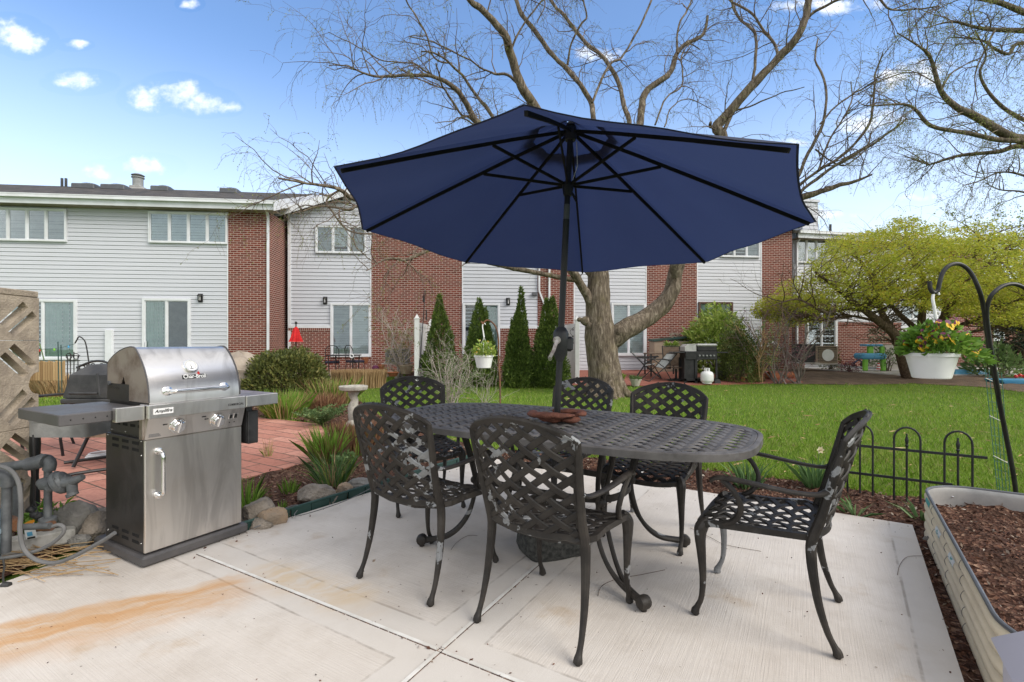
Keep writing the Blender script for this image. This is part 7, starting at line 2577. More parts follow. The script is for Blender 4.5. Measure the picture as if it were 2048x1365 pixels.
MB().box((gpx(1395), .02, gpz(703)), (gpx(1435), .46, gpz(693)), b=.02).build('lid', M_BLACK, bg_)
MB().box((gpx(1394.5), .0, gpz(693.5)), (gpx(1435.5), .48, gpz(688)), b=.03).build('lid_top', M_BEDIN, bg_)
MB().prism([(gpx(1371), gpz(703)), (gpx(1394), gpz(703)), (gpx(1394), gpz(690)), (gpx(1390), gpz(688.5)), (gpx(1376), gpz(689)), (gpx(1371), gpz(694))], -.44, -.05, Matrix.Rotation(R(90), 4, 'X')).build('lid_side', M_BEDIN, bg_, smooth=20)
MB().box((gpx(1435), .03, gpz(707)), (gpx(1457), .45, gpz(704.5)), b=.01).box((gpx(1347), .03, gpz(707)), (gpx(1371), .45, gpz(704.5)), b=.01).build('side_shelf', M_BLACK, bg_)
mb = MB().lathe([(.085, -.025), (.088, -.02), (.088, .02), (.085, .025)], 22, Matrix.Translation((gpx(1434), -.03, gpz(764.5))) @ Matrix.Rotation(R(90), 4, 'X'))
w_ = mb.build('wheel', M_BLACKPLASTIC, bg_)
pt = thing('propane_tank', 'white propane tank standing under the black cart grill', 'gas tank', (c.x + gpx(1408.5), c.y - .20, c.z + .03))
r_ = 12.3 * k_
MB().lathe([(r_ * .72, 0), (r_ * .72, .03), (r_ * .95, .06), (r_, .10), (r_, .24), (r_ * .95, .28), (r_ * .75, .325), (r_ * .3, .345)], 24).build('tank', M_WHITEPLASTIC, pt, smooth=50)
mb = MB()
for a in range(4):
 t_ = a * 1.571 + .785
 mb.bar([(.07 * math.cos(t_ - .5), .07 * math.sin(t_ - .5), .385), (.078 * math.cos(t_), .078 * math.sin(t_), .385), (.07 * math.cos(t_ + .5), .07 * math.sin(t_ + .5), .385)], .006, .09)
mb.build('collar', M_WHITEPLASTIC, pt)
MB().lathe([(.02, .34), (.02, .40), (.03, .40), (.03, .42)], 10).build('valve', M_ACGREY, pt)
# lounge chairs
def lounge(label, px, py, yaw, mat):
 c = G(px, py)
 t = thing('folding_lounger', label, 'chair', (c.x, c.y, c.z + .02), R(yaw), 'folding loungers on the brick patio')
 mb = MB()
 for s in (-.28, .28):
  mb.tube([(-.45, s, 0), (.05, s, .40), (.42, s, .78)], .014, 7)
  mb.tube([(.25, s, 0), (.0, s, .40), (-.38, s, .66)], .014, 7)
  mb.tube([(-.40, s, .64), (.25, s, .60)], .016, 7)
 for p in ((-.45, 0), (.25, 0), (.42, .78)):
  mb.tube([(p[0], -.28, p[1]), (p[0], .28, p[1])], .013, 7)
 mb.build('frame', M_BLACK, t)
 MB().add([(.40, -.26, .77), (.40, .26, .77), (.02, .26, .36), (.02, -.26, .36), (-.30, -.26, .42), (-.30, .26, .42)], [(0, 1, 2, 3), (3, 2, 5, 4)]).build('sling', mat, t, smooth=60)
 return t
lounge('folded grey sling lounger with crossed legs left of the swivel chair', 1318, 762, 12, M_GREYSLING)
lounge('folding lounger with white sling nearer the willow trunk', 1290, 756, 165, M_GREYSLING)
sw = thing('swivel_chair', 'brown sling swivel chair on a round foot beside the cart grill', 'chair', (G(1352, 762).x, G(1352, 762).y, G(1352, 762).z + .02), R(185))
MB().lathe([(.27, 0), (.27, .02), (.06, .05), (.03, .07), (.03, .34)], 20).build('foot', M_BLACK, sw)
mb = MB()
for s in (-1, 1):
 rtube(mb, [(s * .27, .25, .36, .014), (s * .27, -.22, .38, .014), (s * .27, -.32, .7, .014), (s * .27, -.38, 1.0, .014)], 4, 8)
 rtube(mb, [(s * .27, .22, .36, .013), (s * .29, .2, .58, .014), (s * .29, -.28, .62, .014)], 4, 8)
mb.tube([(-.27, -.38, 1.0), (.27, -.38, 1.0)], .013, 8)
mb.build('frame', M_BLACK, sw)
MB().box((-.25, -.2, .37), (.25, .24, .39)).build('seat', M_BROWNSLING, sw)
MB().box((-.25, -.01, .02), (.25, .01, .60), Matrix.Translation((0, -.25, .39)) @ Matrix.Rotation(R(13), 4, 'X')).build('backrest', M_BROWNSLING, sw)
pat = thing('patio_table', 'rectangular brown topped table behind the loungers and swivel chair', 'table', tuple(G(1325, 748)))
Yp = 15.6
za = P(0, 706.5, Yp).z
xa, xb = P(1292, 0, Yp).x, P(1358, 0, Yp).x
MB().box((xa, Yp - .4, za - .03), (xb, Yp + .4, za), b=.01).build('tabletop', M_BROWNSLING, pat, world=True)
for x in (xa + .06, xb - .06):
 for y in (Yp - .35, Yp + .35):
  MB().box((x - .02, y - .02, terrain(x, y)), (x + .02, y + .02, za - .03)).build('leg', M_BLACK, pat, world=True, smooth=0)
pot('plant_pot', 'black pot with pale green leaves standing on the brown topped table', (P(1341, 707, Yp).x, Yp - .1, za), .13, .13, M_BLACKPLASTIC, M_LAUREL, 4, .32)
dk = thing('deck_box', 'tan resin deck box with a dark sloping lid against the brick strip', 'storage box', tuple(G(1345, 742)))
Yd = 17.0
xa, xb = P(1308, 0, Yd).x, P(1378, 0, Yd).x
zt_ = P(0, 682, Yd).z
MB().box((xa, Yd, terrain(xa, Yd)), (xb, Yd + .6, zt_ - .02), b=.02).build('body', M_TAN, dk, world=True)
mb = MB()
mb.add([(xa - .03, Yd - .03, zt_ - .03), (xb + .03, Yd - .03, zt_ + .10), (xb + .03, Yd + .63, zt_ + .13), (xa - .03, Yd + .63, zt_ + .0), (xa - .03, Yd - .03, zt_ + .02), (xb + .03, Yd - .03, zt_ + .15), (xb + .03, Yd + .63, zt_ + .18), (xa - .03, Yd + .63, zt_ + .05)], [(0, 3, 2, 1), (4, 5, 6, 7), (0, 1, 5, 4), (1, 2, 6, 5), (2, 3, 7, 6), (3, 0, 4, 7)])
mb.build('lid', M_DKGREEN, dk, world=True, smooth=0)
def screen_wall(label, px0, px1, py0, py1, Y, rows):
 t = thing('breeze_block_wall', label, 'wall', (P(px0, py1, Y).x, Y, terrain(P(px0, 0, Y).x, Y)))
 x0, x1, z1 = P(px0, 0, Y).x, P(px1, 0, Y).x, P(0, py0, Y).z
 z0 = terrain(x0, Y) if rows > 2 else P(0, py1, Y).z
 nb = max(1, round((x1 - x0) / .3))
 nr = max(1, round((z1 - z0) / .3))
 for r in range(nr):
  for b_ in range(nb):
   cxx = x0 + (x1 - x0) * (b_ + .5) / nb; czz = z0 + (z1 - z0) * (r + .5) / nr
   w_, h_ = (x1 - x0) / nb, (z1 - z0) / nr
   mb = MB()
   mb.box((cxx - w_ / 2, Y, czz - h_ / 2), (cxx + w_ / 2 - .004, Y + .1, czz - h_ / 2 + .025)).box((cxx - w_ / 2, Y, czz + h_ / 2 - .029), (cxx + w_ / 2 - .004, Y + .1, czz + h_ / 2 - .004))
   for sg in (-1, 1):
    for o_ in (-.08, .03):
     mb.bar([(cxx + sg * (w_ / 2 - .02), Y + .05, czz + o_ + .12 * 0), (cxx, Y + .05, czz + o_ + sg * 0 + .10)], .1, .03, up=(0, 0, 1))
   mb.build('block', M_BLOCK, t, world=True, smooth=0)
 if rows <= 2:
  MB().box((x0, Y + .01, terrain(x0, Y)), (x1, Y + .11, z0)).build('lower_wall', M_SIDEWALK, t, world=True)
 return t
screen_wall('low grey screen block wall on top of the deck box line by the brick strip', 1340, 1392, 667, 680, 17.3, 2)
screen_wall('dark screen block wall behind the leaning maple trunk', 1738, 1830, 657, 690, 18.3, 2)
pot('plant_pot', 'wide pale bowl of green succulents at the lawn edge near the willow', on_ground(1271, 774), .155, .19, M_CREAMPOT, M_SAGE, 3, .16)
pot('plant_pot', 'dark blue glazed pot with a label right beside the willow trunk', on_ground(1241, 774), .105, .20, M_NAVYPOT, M_LAUREL, 6, .2, rim=False)
pot('plant_pot', 'black tub with bare pale stems to the right of the cart grill', on_ground(1443, 760), .17, .24, M_BLACKPLASTIC)
pot('plant_pot', 'small bright orange clay pot on the bricks by the dark green shrub', on_ground(1486, 765), .085, .13, M_TERRA, tilt=Matrix.Rotation(R(12), 4, 'Y'))
pot('plant_pot', 'larger terracotta pot lying on its side under the purple shrub', on_ground(1556, 760, .12), .15, .26, M_TERRA, tilt=Matrix.Rotation(R(-97), 4, 'Y'))
pot('plant_pot', 'terracotta pot lying mouth outwards next to the larger fallen pot', on_ground(1571, 757, .11), .12, .22, M_TERRA, tilt=Matrix.Rotation(R(98), 4, 'Y'))
pot('plant_pot', 'tipped terracotta pot half hidden behind dry stems near the red ornament', on_ground(1531, 759, .10), .12, .2, M_TERRA, tilt=Matrix.Rotation(R(85), 4, 'Y'))
ro = thing('garden_ornament', 'bright red tulip shaped ornament on a stick by the dark green shrub', 'garden ornament', tuple(G(1513, 764)))
p = P(1513, 752, ROOT[ro.name].translation.y)
MB().lathe([(.01, -.09), (.055, -.04), (.058, .02), (.03, .075), (.005, .085)], 10, Matrix.Translation(p)).build('cup', M_REDPL, ro, world=True)
MB().tube([tuple(p + V((0, 0, -.08))), (p.x, p.y, terrain(p.x, p.y))], .007, 6).build('stick', M_DKGREEN, ro, world=True)
hb = thing('drain_hose', 'white corrugated hose hooping out of the brick wall above the dark green shrub', 'hose', tuple(P(1545, 690, 17.8)))
MB().tube(smooth_path([tuple(P(a_, b_, 17.8)) for a_, b_ in ((1534, 694), (1538, 687), (1546, 686), (1552, 688), (1554, 692))], 4), .05, 10).tube(smooth_path([tuple(P(a_, b_, 17.8)) for a_, b_ in ((1553, 688), (1558, 695), (1562, 701))], 4), .045, 10).build('hose', M_WHITEPLASTIC, hb, world=True)
# toys by the far house
Yt_ = 17.0
tt = thing('toy_table', 'blue and lime plastic toy water table beyond the golden tree', 'toy', tuple(G(1750, 741)))
def bxp(mb, a0, b0, a1, b1, Y, d=.3, b=.02):
 p, q_ = P(a0, b1, Y), P(a1, b0, Y)
 mb.box((p.x, Y, p.z), (q_.x, Y + d, q_.z), b=b)
 return mb
mb = bxp(MB(), 1725, 707, 1776, 719, Yt_, .5, .06); mb.build('tray', M_BLUE, tt, world=True)
mb = bxp(MB(), 1732, 689, 1768, 693, Yt_ + .05, .35, .03); mb.build('canopy', M_BLUE, tt, world=True)
for a0, b0, a1, b1, nm in ((1737, 693, 1748, 708, 'tower'), (1762, 693, 1770, 708, 'tower'), (1728, 718, 1737, 742, 'leg'), (1764, 718, 1773, 742, 'leg')):
 bxp(MB(), a0, b0, a1, b1, Yt_ + .08, .1).build(nm, M_LIME, tt, world=True)
mb = MB()
sb_ = thing('toy_cone', 'small red and white striped toy cone below the toy water table', 'toy', tuple(G(1757, 744)))
Ys = 16.6
for i in range(5):
 p = P(1757, 738 - i * 2.6, Ys)
 MB().lathe([(.06 - .006 * i, -.022), (.054 - .006 * i, .022)], 12, Matrix.Translation(p)).build('band', (M_REDPL, M_WHITEPLASTIC)[i % 2], sb_, world=True)
tc_ = thing('toy_tricycle', 'dark blue toy tricycle lying beside the brick wall beyond the golden tree', 'toy', tuple(G(1718, 738)))
Yt2 = 17.6
p = P(1712, 726, Yt2)
mb = MB().tube([(p.x - .12, Yt2, p.z - .05), (p.x + .10, Yt2, p.z + .12), (p.x + .22, Yt2, p.z + .02)], .03, 8)
mb.build('frame', M_NAVYPOT, tc_, world=True)
for dx in (-.12, .2):
 MB().lathe([(.07, -.02), (.07, .02)], 14, Matrix.Translation((p.x + dx, Yt2 - .03, p.z - .07)) @ Matrix.Rotation(R(90), 4, 'X')).build('wheel', M_BLACKPLASTIC, tc_, world=True)
sx = thing('sandbox', 'flat sky blue plastic sandbox lid on the sidewalk below the hanging basket', 'sandbox', tuple(G(1950, 751)))
c = G(1950, 751)
mb = MB()
frust(mb, c.x - .62, c.x + .52, c.y, c.y + .7, c.z + .03, c.x - .52, c.x + .44, c.y + .1, c.y + .6, c.z + .17)
mb.build('lid', M_BLUE, sx, world=True, smooth=20, bevel=.04)
MB().box((c.x - .66, c.y - .03, c.z), (c.x + .56, c.y + .73, c.z + .05), b=.02).build('base', M_BLUE, sx, world=True)
s2 = thing('planter_tray', 'long sky blue plastic tray with red flowers at the edge of the bare soil', 'planter tray', tuple(G(2030, 768)))
c = G(2032, 768)
mb = MB()
frust(mb, c.x - .42, c.x + .9, c.y - .1, c.y + .4, c.z, c.x - .52, c.x + 1.0, c.y - .15, c.y + .45, c.z + .12)
mb.build('tray', M_BLUE, s2, world=True, smooth=20, bevel=.03)
mb = MB()
for i in range(5):
 mb.ball((c.x + .1 + i * .12, c.y + .1, c.z + .2 + .03 * (i % 2)), .05, 8, 6)
mb.build('flowers', M_REDPL, s2, world=True)
# ------------------------------------------------------------------ trees
def add_tube_arr(store, pts, rad, n):
 """Light tube for twigs: appends to (verts, quads) lists."""
 vs, fs = store
 k0 = len(vs)
 N = len(pts)
 u = None
 for i in range(N):
  a = pts[max(i - 1, 0)]; b = pts[min(i + 1, N - 1)]
  t = (b - a)
  l = np.linalg.norm(t)
  t = t / (l + 1e-9)
  if u is None:
   u = np.array((0.0, 0, 1)) if abs(t[2]) < .9 else np.array((1.0, 0, 0))
  u = u - t * (u @ t)
  u /= np.linalg.norm(u) + 1e-9
  w_ = np.cross(t, u)
  for k in range(n):
   c = 6.2832 * k / n
   vs.append(pts[i] + (u * math.cos(c) + w_ * math.sin(c)) * rad[i])
 for i in range(N - 1):
  for k in range(n):
   fs.append((k0 + i * n + k, k0 + i * n + (k + 1) % n, k0 + (i + 1) * n + (k + 1) % n, k0 + (i + 1) * n + k))
def twig_path(g, p, d, L, segs, curl, droop):
 pts = [p]
 d = d / (np.linalg.norm(d) + 1e-9)
 st = L / segs
 for i in range(segs):
  d = d + g.normal(size=3) * curl
  d[2] -= droop * (i / segs)
  d /= np.linalg.norm(d)
  pts.append(pts[-1] + d * st)
 return pts
def grow(g, store, buds, paths, levels, bud_every, bud_p):
 """Branchlets from sampled points of paths. paths: list of (points (N,3), radii). levels: (per metre, length, r0, curl, droop, up)."""
 cur = paths
 for li, (per_m, ln, r0, curl, droop, up, side) in enumerate(levels):
  nxt = []
  for pts, rad in cur:
   pts = np.asarray(pts)
   seg = np.linalg.norm(np.diff(pts, axis=0), axis=1)
   tot = seg.sum()
   m = g.poisson(per_m * tot)
   for _ in range(m):
    f = g.uniform(.12, 1.0) * (len(pts) - 1)
    i = min(int(f), len(pts) - 2)
    p = pts[i] + (pts[i + 1] - pts[i]) * (f - i)
    t = pts[i + 1] - pts[i]
    t = t / (np.linalg.norm(t) + 1e-9)
    r_ = g.normal(size=3)
    r_ -= t * (r_ @ t)
    r_ /= np.linalg.norm(r_) + 1e-9
    d = t * g.uniform(.3, 1.0) + r_ * side + np.array((0, 0, up))
    L = ln * g.uniform(.45, 1.35)
    sg = 7 if li < len(levels) - 1 else 6
    tp = twig_path(g, p, d, L, sg, curl, droop)
    rr = min(r0, rad[min(i, len(rad) - 1)] * .7)
    rd = [max(.0019, rr * (1 - .8 * q / sg)) for q in range(sg + 1)]
    add_tube_arr(store, tp, rd, 4 if rr > .012 else 3)
    nxt.append((tp, rd))
    if li >= len(levels) - bud_every and g.uniform() < bud_p:
     for q in range(1, sg + 1):
      for _r in range(2):
       buds.append((tp[q] + g.normal(size=3) * .012, tp[q] - tp[q - 1]))
  cur = nxt
def trace(px, Y0, Y1, w0, w1, jit=.0):
 """A traced branch at its real distance: a list of (x, y, z, r)."""
 n = len(px)
 out = []
 for i, (a, b) in enumerate(px):
  f = i / (n - 1)
  Y = Y0 + (Y1 - Y0) * f
  p = P(a, b, Y)
  out.append((p.x, p.y, p.z, (w0 + (w1 - w0) * f) * Y / FPX / 2))
 return out
YW = 11.7
wt = thing('willow_tree', 'big leafless willow with a thick forked trunk behind the parasol', 'tree', tuple(P(1214, 790, YW)))
LIMBS = []
trunk_mb = MB()
base = [(1212, 812, YW, 104), (1213, 795, YW, 88), (1213, 775, YW, 74), (1208, 735, YW, 65), (1203, 700, YW, 62), (1201, 670, YW, 64), (1198, 640, YW, 54), (1196, 605, YW, 48), (1197, 560, YW, 43), (1196, 500, YW, 34), (1193, 430, YW, 26), (1190, 350, YW, 20), (1186, 242, YW, 13)]
pts = []
for a, b, Y, w_ in base:
 p = P(a, b, Y)
 pts.append((p.x, p.y, p.z, w_ * Y / FPX / 2))
sp = smooth_path(pts, 5)
trunk_mb.tube([p[:3] for p in sp], [p[3] for p in sp], 22)
for a in range(7):       # root flare
 t_ = a * .9 + .3
 c = P(1213, 785, YW)
 z0 = terrain(c.x, c.y)
 trunk_mb.tube(smooth_path([(c.x + .30 * math.cos(t_), c.y + .30 * math.sin(t_), z0 + .34), (c.x + .48 * math.cos(t_), c.y + .48 * math.sin(t_), z0 + .10), (c.x + .80 * math.cos(t_), c.y + .80 * math.sin(t_), z0 - .05)], 5), [.15, .05], 10)
for a, b, r_ in ((1172, 643, .13), (1183, 652, .15), (1239, 664, .22), (1160, 640, .07)):
 p = P(a, b, YW - .12)
 trunk_mb.ball(tuple(p), (r_, r_, r_ * .9), 12, 8)
def limb(px, dy, w0, w1, n=5, seg=10):
 if w0 < 36: w0 *= .72
 pts = trace(px, YW, YW + dy, w0, w1)
 # branches are never quite smooth: a little sideways wander in depth
 g = random.Random(int(px[0][0] * 7 + px[-1][1]))
 pts = [(x, y + g.uniform(-.12, .12) * (i > 0), z, r_) for i, (x, y, z, r_) in enumerate(pts)]
 sp = smooth_path(pts, n)
 trunk_mb.tube([p[:3] for p in sp], [max(.004, p[3]) for p in sp], seg if w0 > 6 else 7)
 LIMBS.append(([np.array(p[:3]) for p in sp], [p[3] for p in sp]))
# the two low limbs
limb([(1196, 650), (1180, 600), (1160, 565), (1148, 545), (1110, 500), (1040, 460), (960, 435), (860, 420), (790, 410), (708, 396), (681, 381), (651, 369), (610, 365), (560, 357)], -2.6, 27, 3.5)
limb([(1205, 690), (1248, 660), (1290, 638), (1325, 612), (1345, 580), (1352, 552), (1358, 520), (1375, 478), (1420, 440), (1500, 420), (1560, 408), (1593, 398), (1630, 388), (1670, 374), (1710, 363), (1740, 352)], .6, 43, 3.5)
limb([(1352, 552), (1350, 520), (1362, 480), (1400, 410), (1435, 330), (1443, 275), (1435, 253), (1457, 227), (1501, 176), (1556, 117), (1589, 81), (1611, 37), (1622, 0), (1640, -60)], -1.2, 34, 12)
limb([(1435, 253), (1425, 249), (1419, 248)], 0, 12, 5)
limb([(1197, 560), (1170, 470), (1110, 300), (1074, 216), (1043, 172), (1021, 106), (1010, 77), (966, 29), (941, 4), (900, -50)], -1.8, 34, 9)
limb([(1046, 178), (1014, 156), (988, 152), (966, 134), (922, 115), (871, 92), (820, 75)], -.7, 8, 2)
limb([(1186, 330), (1186, 242), (1184, 205), (1164, 176), (1135, 136), (1105, 106), (1073, 66), (1043, 26), (1032, 0), (1015, -50)], .6, 15, 8)
limb([(1184, 205), (1204, 158), (1223, 128), (1245, 110), (1274, 66), (1303, 0), (1320, -40)], 1.2, 7, 4)
limb([(1135, 132), (1142, 92), (1160, 55), (1173, 33), (1168, 0), (1160, -40)], -.6, 6, 3)
limb([(1197, 560), (1225, 440), (1262, 330), (1278, 260), (1292, 183), (1329, 158), (1344, 139), (1355, 106), (1373, 88), (1406, 70), (1412, 37)], 1.6, 26, 5)
limb([(1355, 106), (1357, 55), (1373, 22), (1384, 0), (1395, -40)], .5, 6, 3)
limb([(1200, 520), (1245, 350), (1259, 256), (1245, 205), (1237, 165), (1204, 114), (1171, 84), (1131, 37), (1105, 0), (1080, -40)], 2.2, 16, 5)
limb([(1611, 37), (1644, 15), (1681, 2), (1740, -4), (1787, 15), (1831, 22), (1870, 20)], -1.2, 9, 2.5)
limb([(1556, 114), (1553, 84), (1527, 59), (1498, 29), (1465, 0), (1440, -30)], .8, 8, 4)
limb([(1507, 158), (1512, 95), (1505, 66), (1479, 29), (1463, 0), (1450, -30)], 1.4, 8, 4)
limb([(1190, 560), (1130, 480), (1040, 330), (952, 240), (930, 205), (908, 179), (882, 161), (853, 157), (776, 148), (739, 146), (691, 130), (655, 128)], -2.2, 22, 1.8)
limb([(1120, 470), (1060, 350), (985, 231), (959, 198), (930, 154), (904, 128), (873, 110), (840, 98)], -1.4, 12, 3)
limb([(904, 128), (871, 121), (853, 73), (831, 29), (812, 0), (800, -30)], -.8, 5, 3)
limb([(1000, 300), (944, 242), (922, 227), (893, 187), (882, 165), (871, 121)], -1.9, 8, 3)
limb([(882, 161), (853, 146), (827, 126), (790, 128), (754, 121), (710, 92), (655, 60)], -.6, 5, 1.6)
limb([(950, 250), (922, 240), (905, 246), (870, 247)], -1.5, 5, 1.5)
limb([(1130, 540), (1000, 480), (880, 440), (760, 425), (716, 415), (698, 418), (651, 415), (607, 425), (590, 432)], -2.4, 14, 2)
limb([(681, 381), (651, 399), (669, 431), (686, 454), (719, 469), (742, 467)], -.2, 6, 2.5)
limb([(1150, 560), (1000, 530), (900, 500), (859, 498), (812, 519), (783, 517), (757, 527), (735, 545)], -2.8, 15, 2.2)
limb([(708, 460), (710, 490), (727, 510), (750, 525)], -2.2, 4, 1.5)
limb([(1560, 415), (1589, 366), (1611, 319), (1641, 249), (1648, 172), (1630, 121), (1634, 80)], .9, 11, 2.5)
limb([(1560, 410), (1593, 377), (1637, 341), (1685, 311), (1732, 253), (1745, 183), (1758, 139), (1760, 110)], .2, 10, 2.5)
limb([(1560, 412), (1597, 388), (1648, 348), (1703, 311), (1751, 286), (1787, 260), (1818, 234)], -.5, 10, 3.5)
limb([(1641, 249), (1681, 205), (1747, 168), (1813, 143), (1850, 150)], .8, 5, 1.8)
limb([(1637, 341), (1663, 278), (1688, 234), (1707, 198), (1701, 165)], 1.2, 6, 2)
limb([(1630, 300), (1655, 322), (1690, 330), (1730, 300), (1745, 262)], 1.0, 5, 2)
limb([(1470, 222), (1500, 212), (1560, 188), (1604, 180)], -.6, 5, 1.6)
limb([(1443, 275), (1462, 230), (1470, 215)], .5, 8, 4)
limb([(1310, 250), (1330, 200), (1365, 170), (1360, 120), (1378, 92), (1400, 100)], 1.4, 5, 2)
limb([(1000, 0), (1060, -5), (1090, 10), (1075, 40)], -.4, 5, 2)
limb([(1329, 255), (1344, 215), (1380, 195), (1424, 215)], 1.0, 4, 1.5)
limb([(1021, 106), (1043, 60), (1080, 12), (1100, -20)], .2, 6, 3)
trunk_mb.build('trunk', M_BARK, wt, world=True, smooth=70, noise_amp=.024, noise_scale=3.6)
g = np.random.default_rng(21)
store = ([], [])
buds = []
thin = [(p, r_) for p, r_ in LIMBS]
hi = []
for p, r_ in thin:           # twigs only grow on the parts above the eaves and outside the big butts
 ok = [i for i in range(len(p)) if r_[i] < .13]
 if len(ok) > 3:
  hi.append(([p[i] for i in ok], [r_[i] for i in ok]))
grow(g, store, buds, hi, [(2.0, 1.25, .015, .20, .06, .35, .8), (3.4, .75, .008, .24, .24, .05, .8), (3.6, .5, .0048, .2, .5, -.2, .7)], 1, .55)
np_mesh('crown', np.array(store[0]), np.array(store[1]), M_TWIG, wt)
bp = np.array([b[0] for b in buds]); bd = np.array([b[1] for b in buds]) + g.normal(size=(len(buds), 3)) * .03
ln = g.uniform(.015, .042, len(buds))
v, f = leaves_arrays(bp, bd, ln, ln * .4, seed=4)
np_mesh('leaves', v, f, M_WILLOW, wt)
# the tree at the right, its trunk outside the frame
YRT = 10.5
rt_ = thing('willow_tree', 'willow reaching in from the right with hanging twigs of new leaves', 'tree', (13.6, 11.3, terrain(13, 11)))
LIMBS = []
trunk_mb = MB()
rtube(trunk_mb, [(13.7, 11.3, -.1, .42), (13.6, 11.2, 1.5, .33), (13.4, 11.1, 3.2, .28), (13.2, 11.1, 5.0, .2), (13.0, 11.2, 7.0, .14), (12.6, 11.4, 9.2, .07)], 5, 16)
def rlimb(px, Y0, Y1, w0, w1):
 pts = trace(px, Y0, Y1, w0, w1)
 sp = smooth_path(pts, 5)
 trunk_mb.tube([p[:3] for p in sp], [max(.004, p[3]) for p in sp], 8)
 LIMBS.append(([np.array(p[:3]) for p in sp], [p[3] for p in sp]))
rlimb([(2230, 330), (2140, 300), (2048, 280), (2014, 271), (1952, 234), (1915, 216), (1882, 183), (1864, 125), (1846, 99), (1794, 66)], 11.1, 9.8, 24, 2)
rlimb([(2048, 282), (1996, 280), (1937, 267), (1864, 253), (1831, 220), (1805, 209), (1743, 212), (1725, 210)], 10.7, 10.2, 11, 2)
rlimb([(2180, 320), (2048, 293), (1996, 304), (1923, 311), (1871, 326), (1852, 332)], 11.1, 11.6, 13, 2)
rlimb([(2240, 90), (2120, 70), (2048, 62), (1989, 60), (1952, 55), (1904, 44), (1849, 57)], 11.3, 10.2, 14, 2)
rlimb([(2240, 80), (2120, 50), (2048, 25), (1996, 5), (1930, -6), (1880, -10)], 11.3, 9.6, 16, 4)
rlimb([(2200, 110), (2048, 86), (2018, 108), (1990, 98), (1960, 80), (1900, 75)], 11.2, 10.8, 9, 2)
rlimb([(2200, 300), (2048, 240), (1990, 200), (1960, 150), (1972, 110), (1950, 60)], 11.2, 10.6, 9, 2)
rlimb([(2230, 420), (2120, 385), (2048, 352), (2000, 345), (1960, 362), (1925, 372)], 11.2, 10.9, 6, 1.5)
rlimb([(2230, 430), (2100, 410), (2048, 385), (2000, 380), (1970, 366)], 11.2, 11.8, 6, 1.5)
rlimb([(1882, 183), (1900, 150), (1930, 130), (1960, 118)], 10.2, 10.6, 4, 1.5)
rlimb([(1990, 60), (1970, 100), (1950, 150), (1955, 200)], 10.6, 10.3, 4, 1.5)
trunk_mb.build('trunk', M_BARK, rt_, world=True, smooth=70)
store = ([], [])
buds = []
grow(g, store, buds, LIMBS, [(3.2, 1.1, .013, .2, .08, .2, .8), (3.6, .6, .0065, .24, .3, .0, .8), (4.2, .45, .0042, .2, .5, -.25, .7)], 1, .75)
np_mesh('crown', np.array(store[0]), np.array(store[1]), M_TWIG, rt_)
bp = np.array([b[0] for b in buds]); bd = np.array([b[1] for b in buds]) + g.normal(size=(len(buds), 3)) * .03
bp = np.repeat(bp, 2, 0) + g.normal(size=(2 * len(bp), 3)) * .03; bd = np.repeat(bd, 2, 0) + g.normal(size=(len(bp), 3)) * .03
ln = g.uniform(.016, .045, len(bp))
v, f = leaves_arrays(bp, bd, ln, ln * .4, seed=5)
np_mesh('leaves', v, f, M_WILLOW, rt_)
# the golden maple: several leaning stems, flat sprays of leaves
mt = thing('maple_tree', 'wide spreading tree of small golden green leaves on leaning stems', 'tree', tuple(G(1822, 756)))
YM_ = G(1822, 756).y
LIMBS = []
mb = MB()
def mlimb(px, dy0, dy1, w0, w1):
 pts = trace(px, YM_ + dy0, YM_ + dy1, w0, w1)
 sp = smooth_path(pts, 5)
 mb.tube([p[:3] for p in sp], [max(.006, p[3]) for p in sp], 9)
 LIMBS.append(([np.array(p[:3]) for p in sp], [p[3] for p in sp]))
mlimb([(1826, 764), (1818, 750), (1808, 720), (1800, 690), (1788, 668), (1760, 645), (1730, 622), (1700, 600), (1665, 570), (1630, 545)], 0, -1.6, 30, 4)
mlimb([(1790, 670), (1776, 648), (1766, 630), (1755, 600), (1745, 560), (1720, 520), (1700, 490)], 0, .8, 16, 3)
mlimb([(1840, 756), (1838, 700), (1830, 660), (1800, 630), (1778, 605), (1755, 570), (1735, 530)], .3, 1.6, 16, 3)
mlimb([(1844, 756), (1846, 700), (1843, 650), (1845, 620), (1850, 580), (1840, 540), (1815, 490), (1810, 455)], .4, .2, 20, 3)
mlimb([(1850, 756), (1862, 690), (1885, 640), (1910, 600), (1935, 560), (1950, 510), (1960, 470)], .2, -.8, 22, 3)
mlimb([(1862, 690), (1900, 660), (1950, 640), (2000, 615), (2060, 590)], .2, -1.8, 12, 3)
mlimb([(1870, 680), (1920, 670), (1980, 655), (2050, 640)], .0, 1.2, 9, 3)
mlimb([(1730, 622), (1690, 618), (1650, 625), (1600, 600), (1565, 605), (1545, 612)], -.9, -2.2, 7, 2)
mlimb([(1885, 640), (1890, 590), (1880, 530), (1895, 480)], 0, 1.4, 9, 3)
mlimb([(1760, 645), (1700, 632), (1660, 640), (1620, 632)], -.4, -1.0, 6, 2)
mlimb([(1935, 560), (1975, 530), (2010, 500), (2060, 470)], -.5, -.2, 7, 2)
mb.build('trunk', M_MAPLEBARK, mt, world=True, smooth=60)
store = ([], [])
gm = np.random.default_rng(8)
buds = []
grow(gm, store, buds, LIMBS, [(2.6, 1.25, .020, .14, -.02, .30, .9), (3.2, .75, .009, .16, .02, .12, .9), (2.2, .42, .0045, .2, .02, .1, .9)], 2, 0.0)
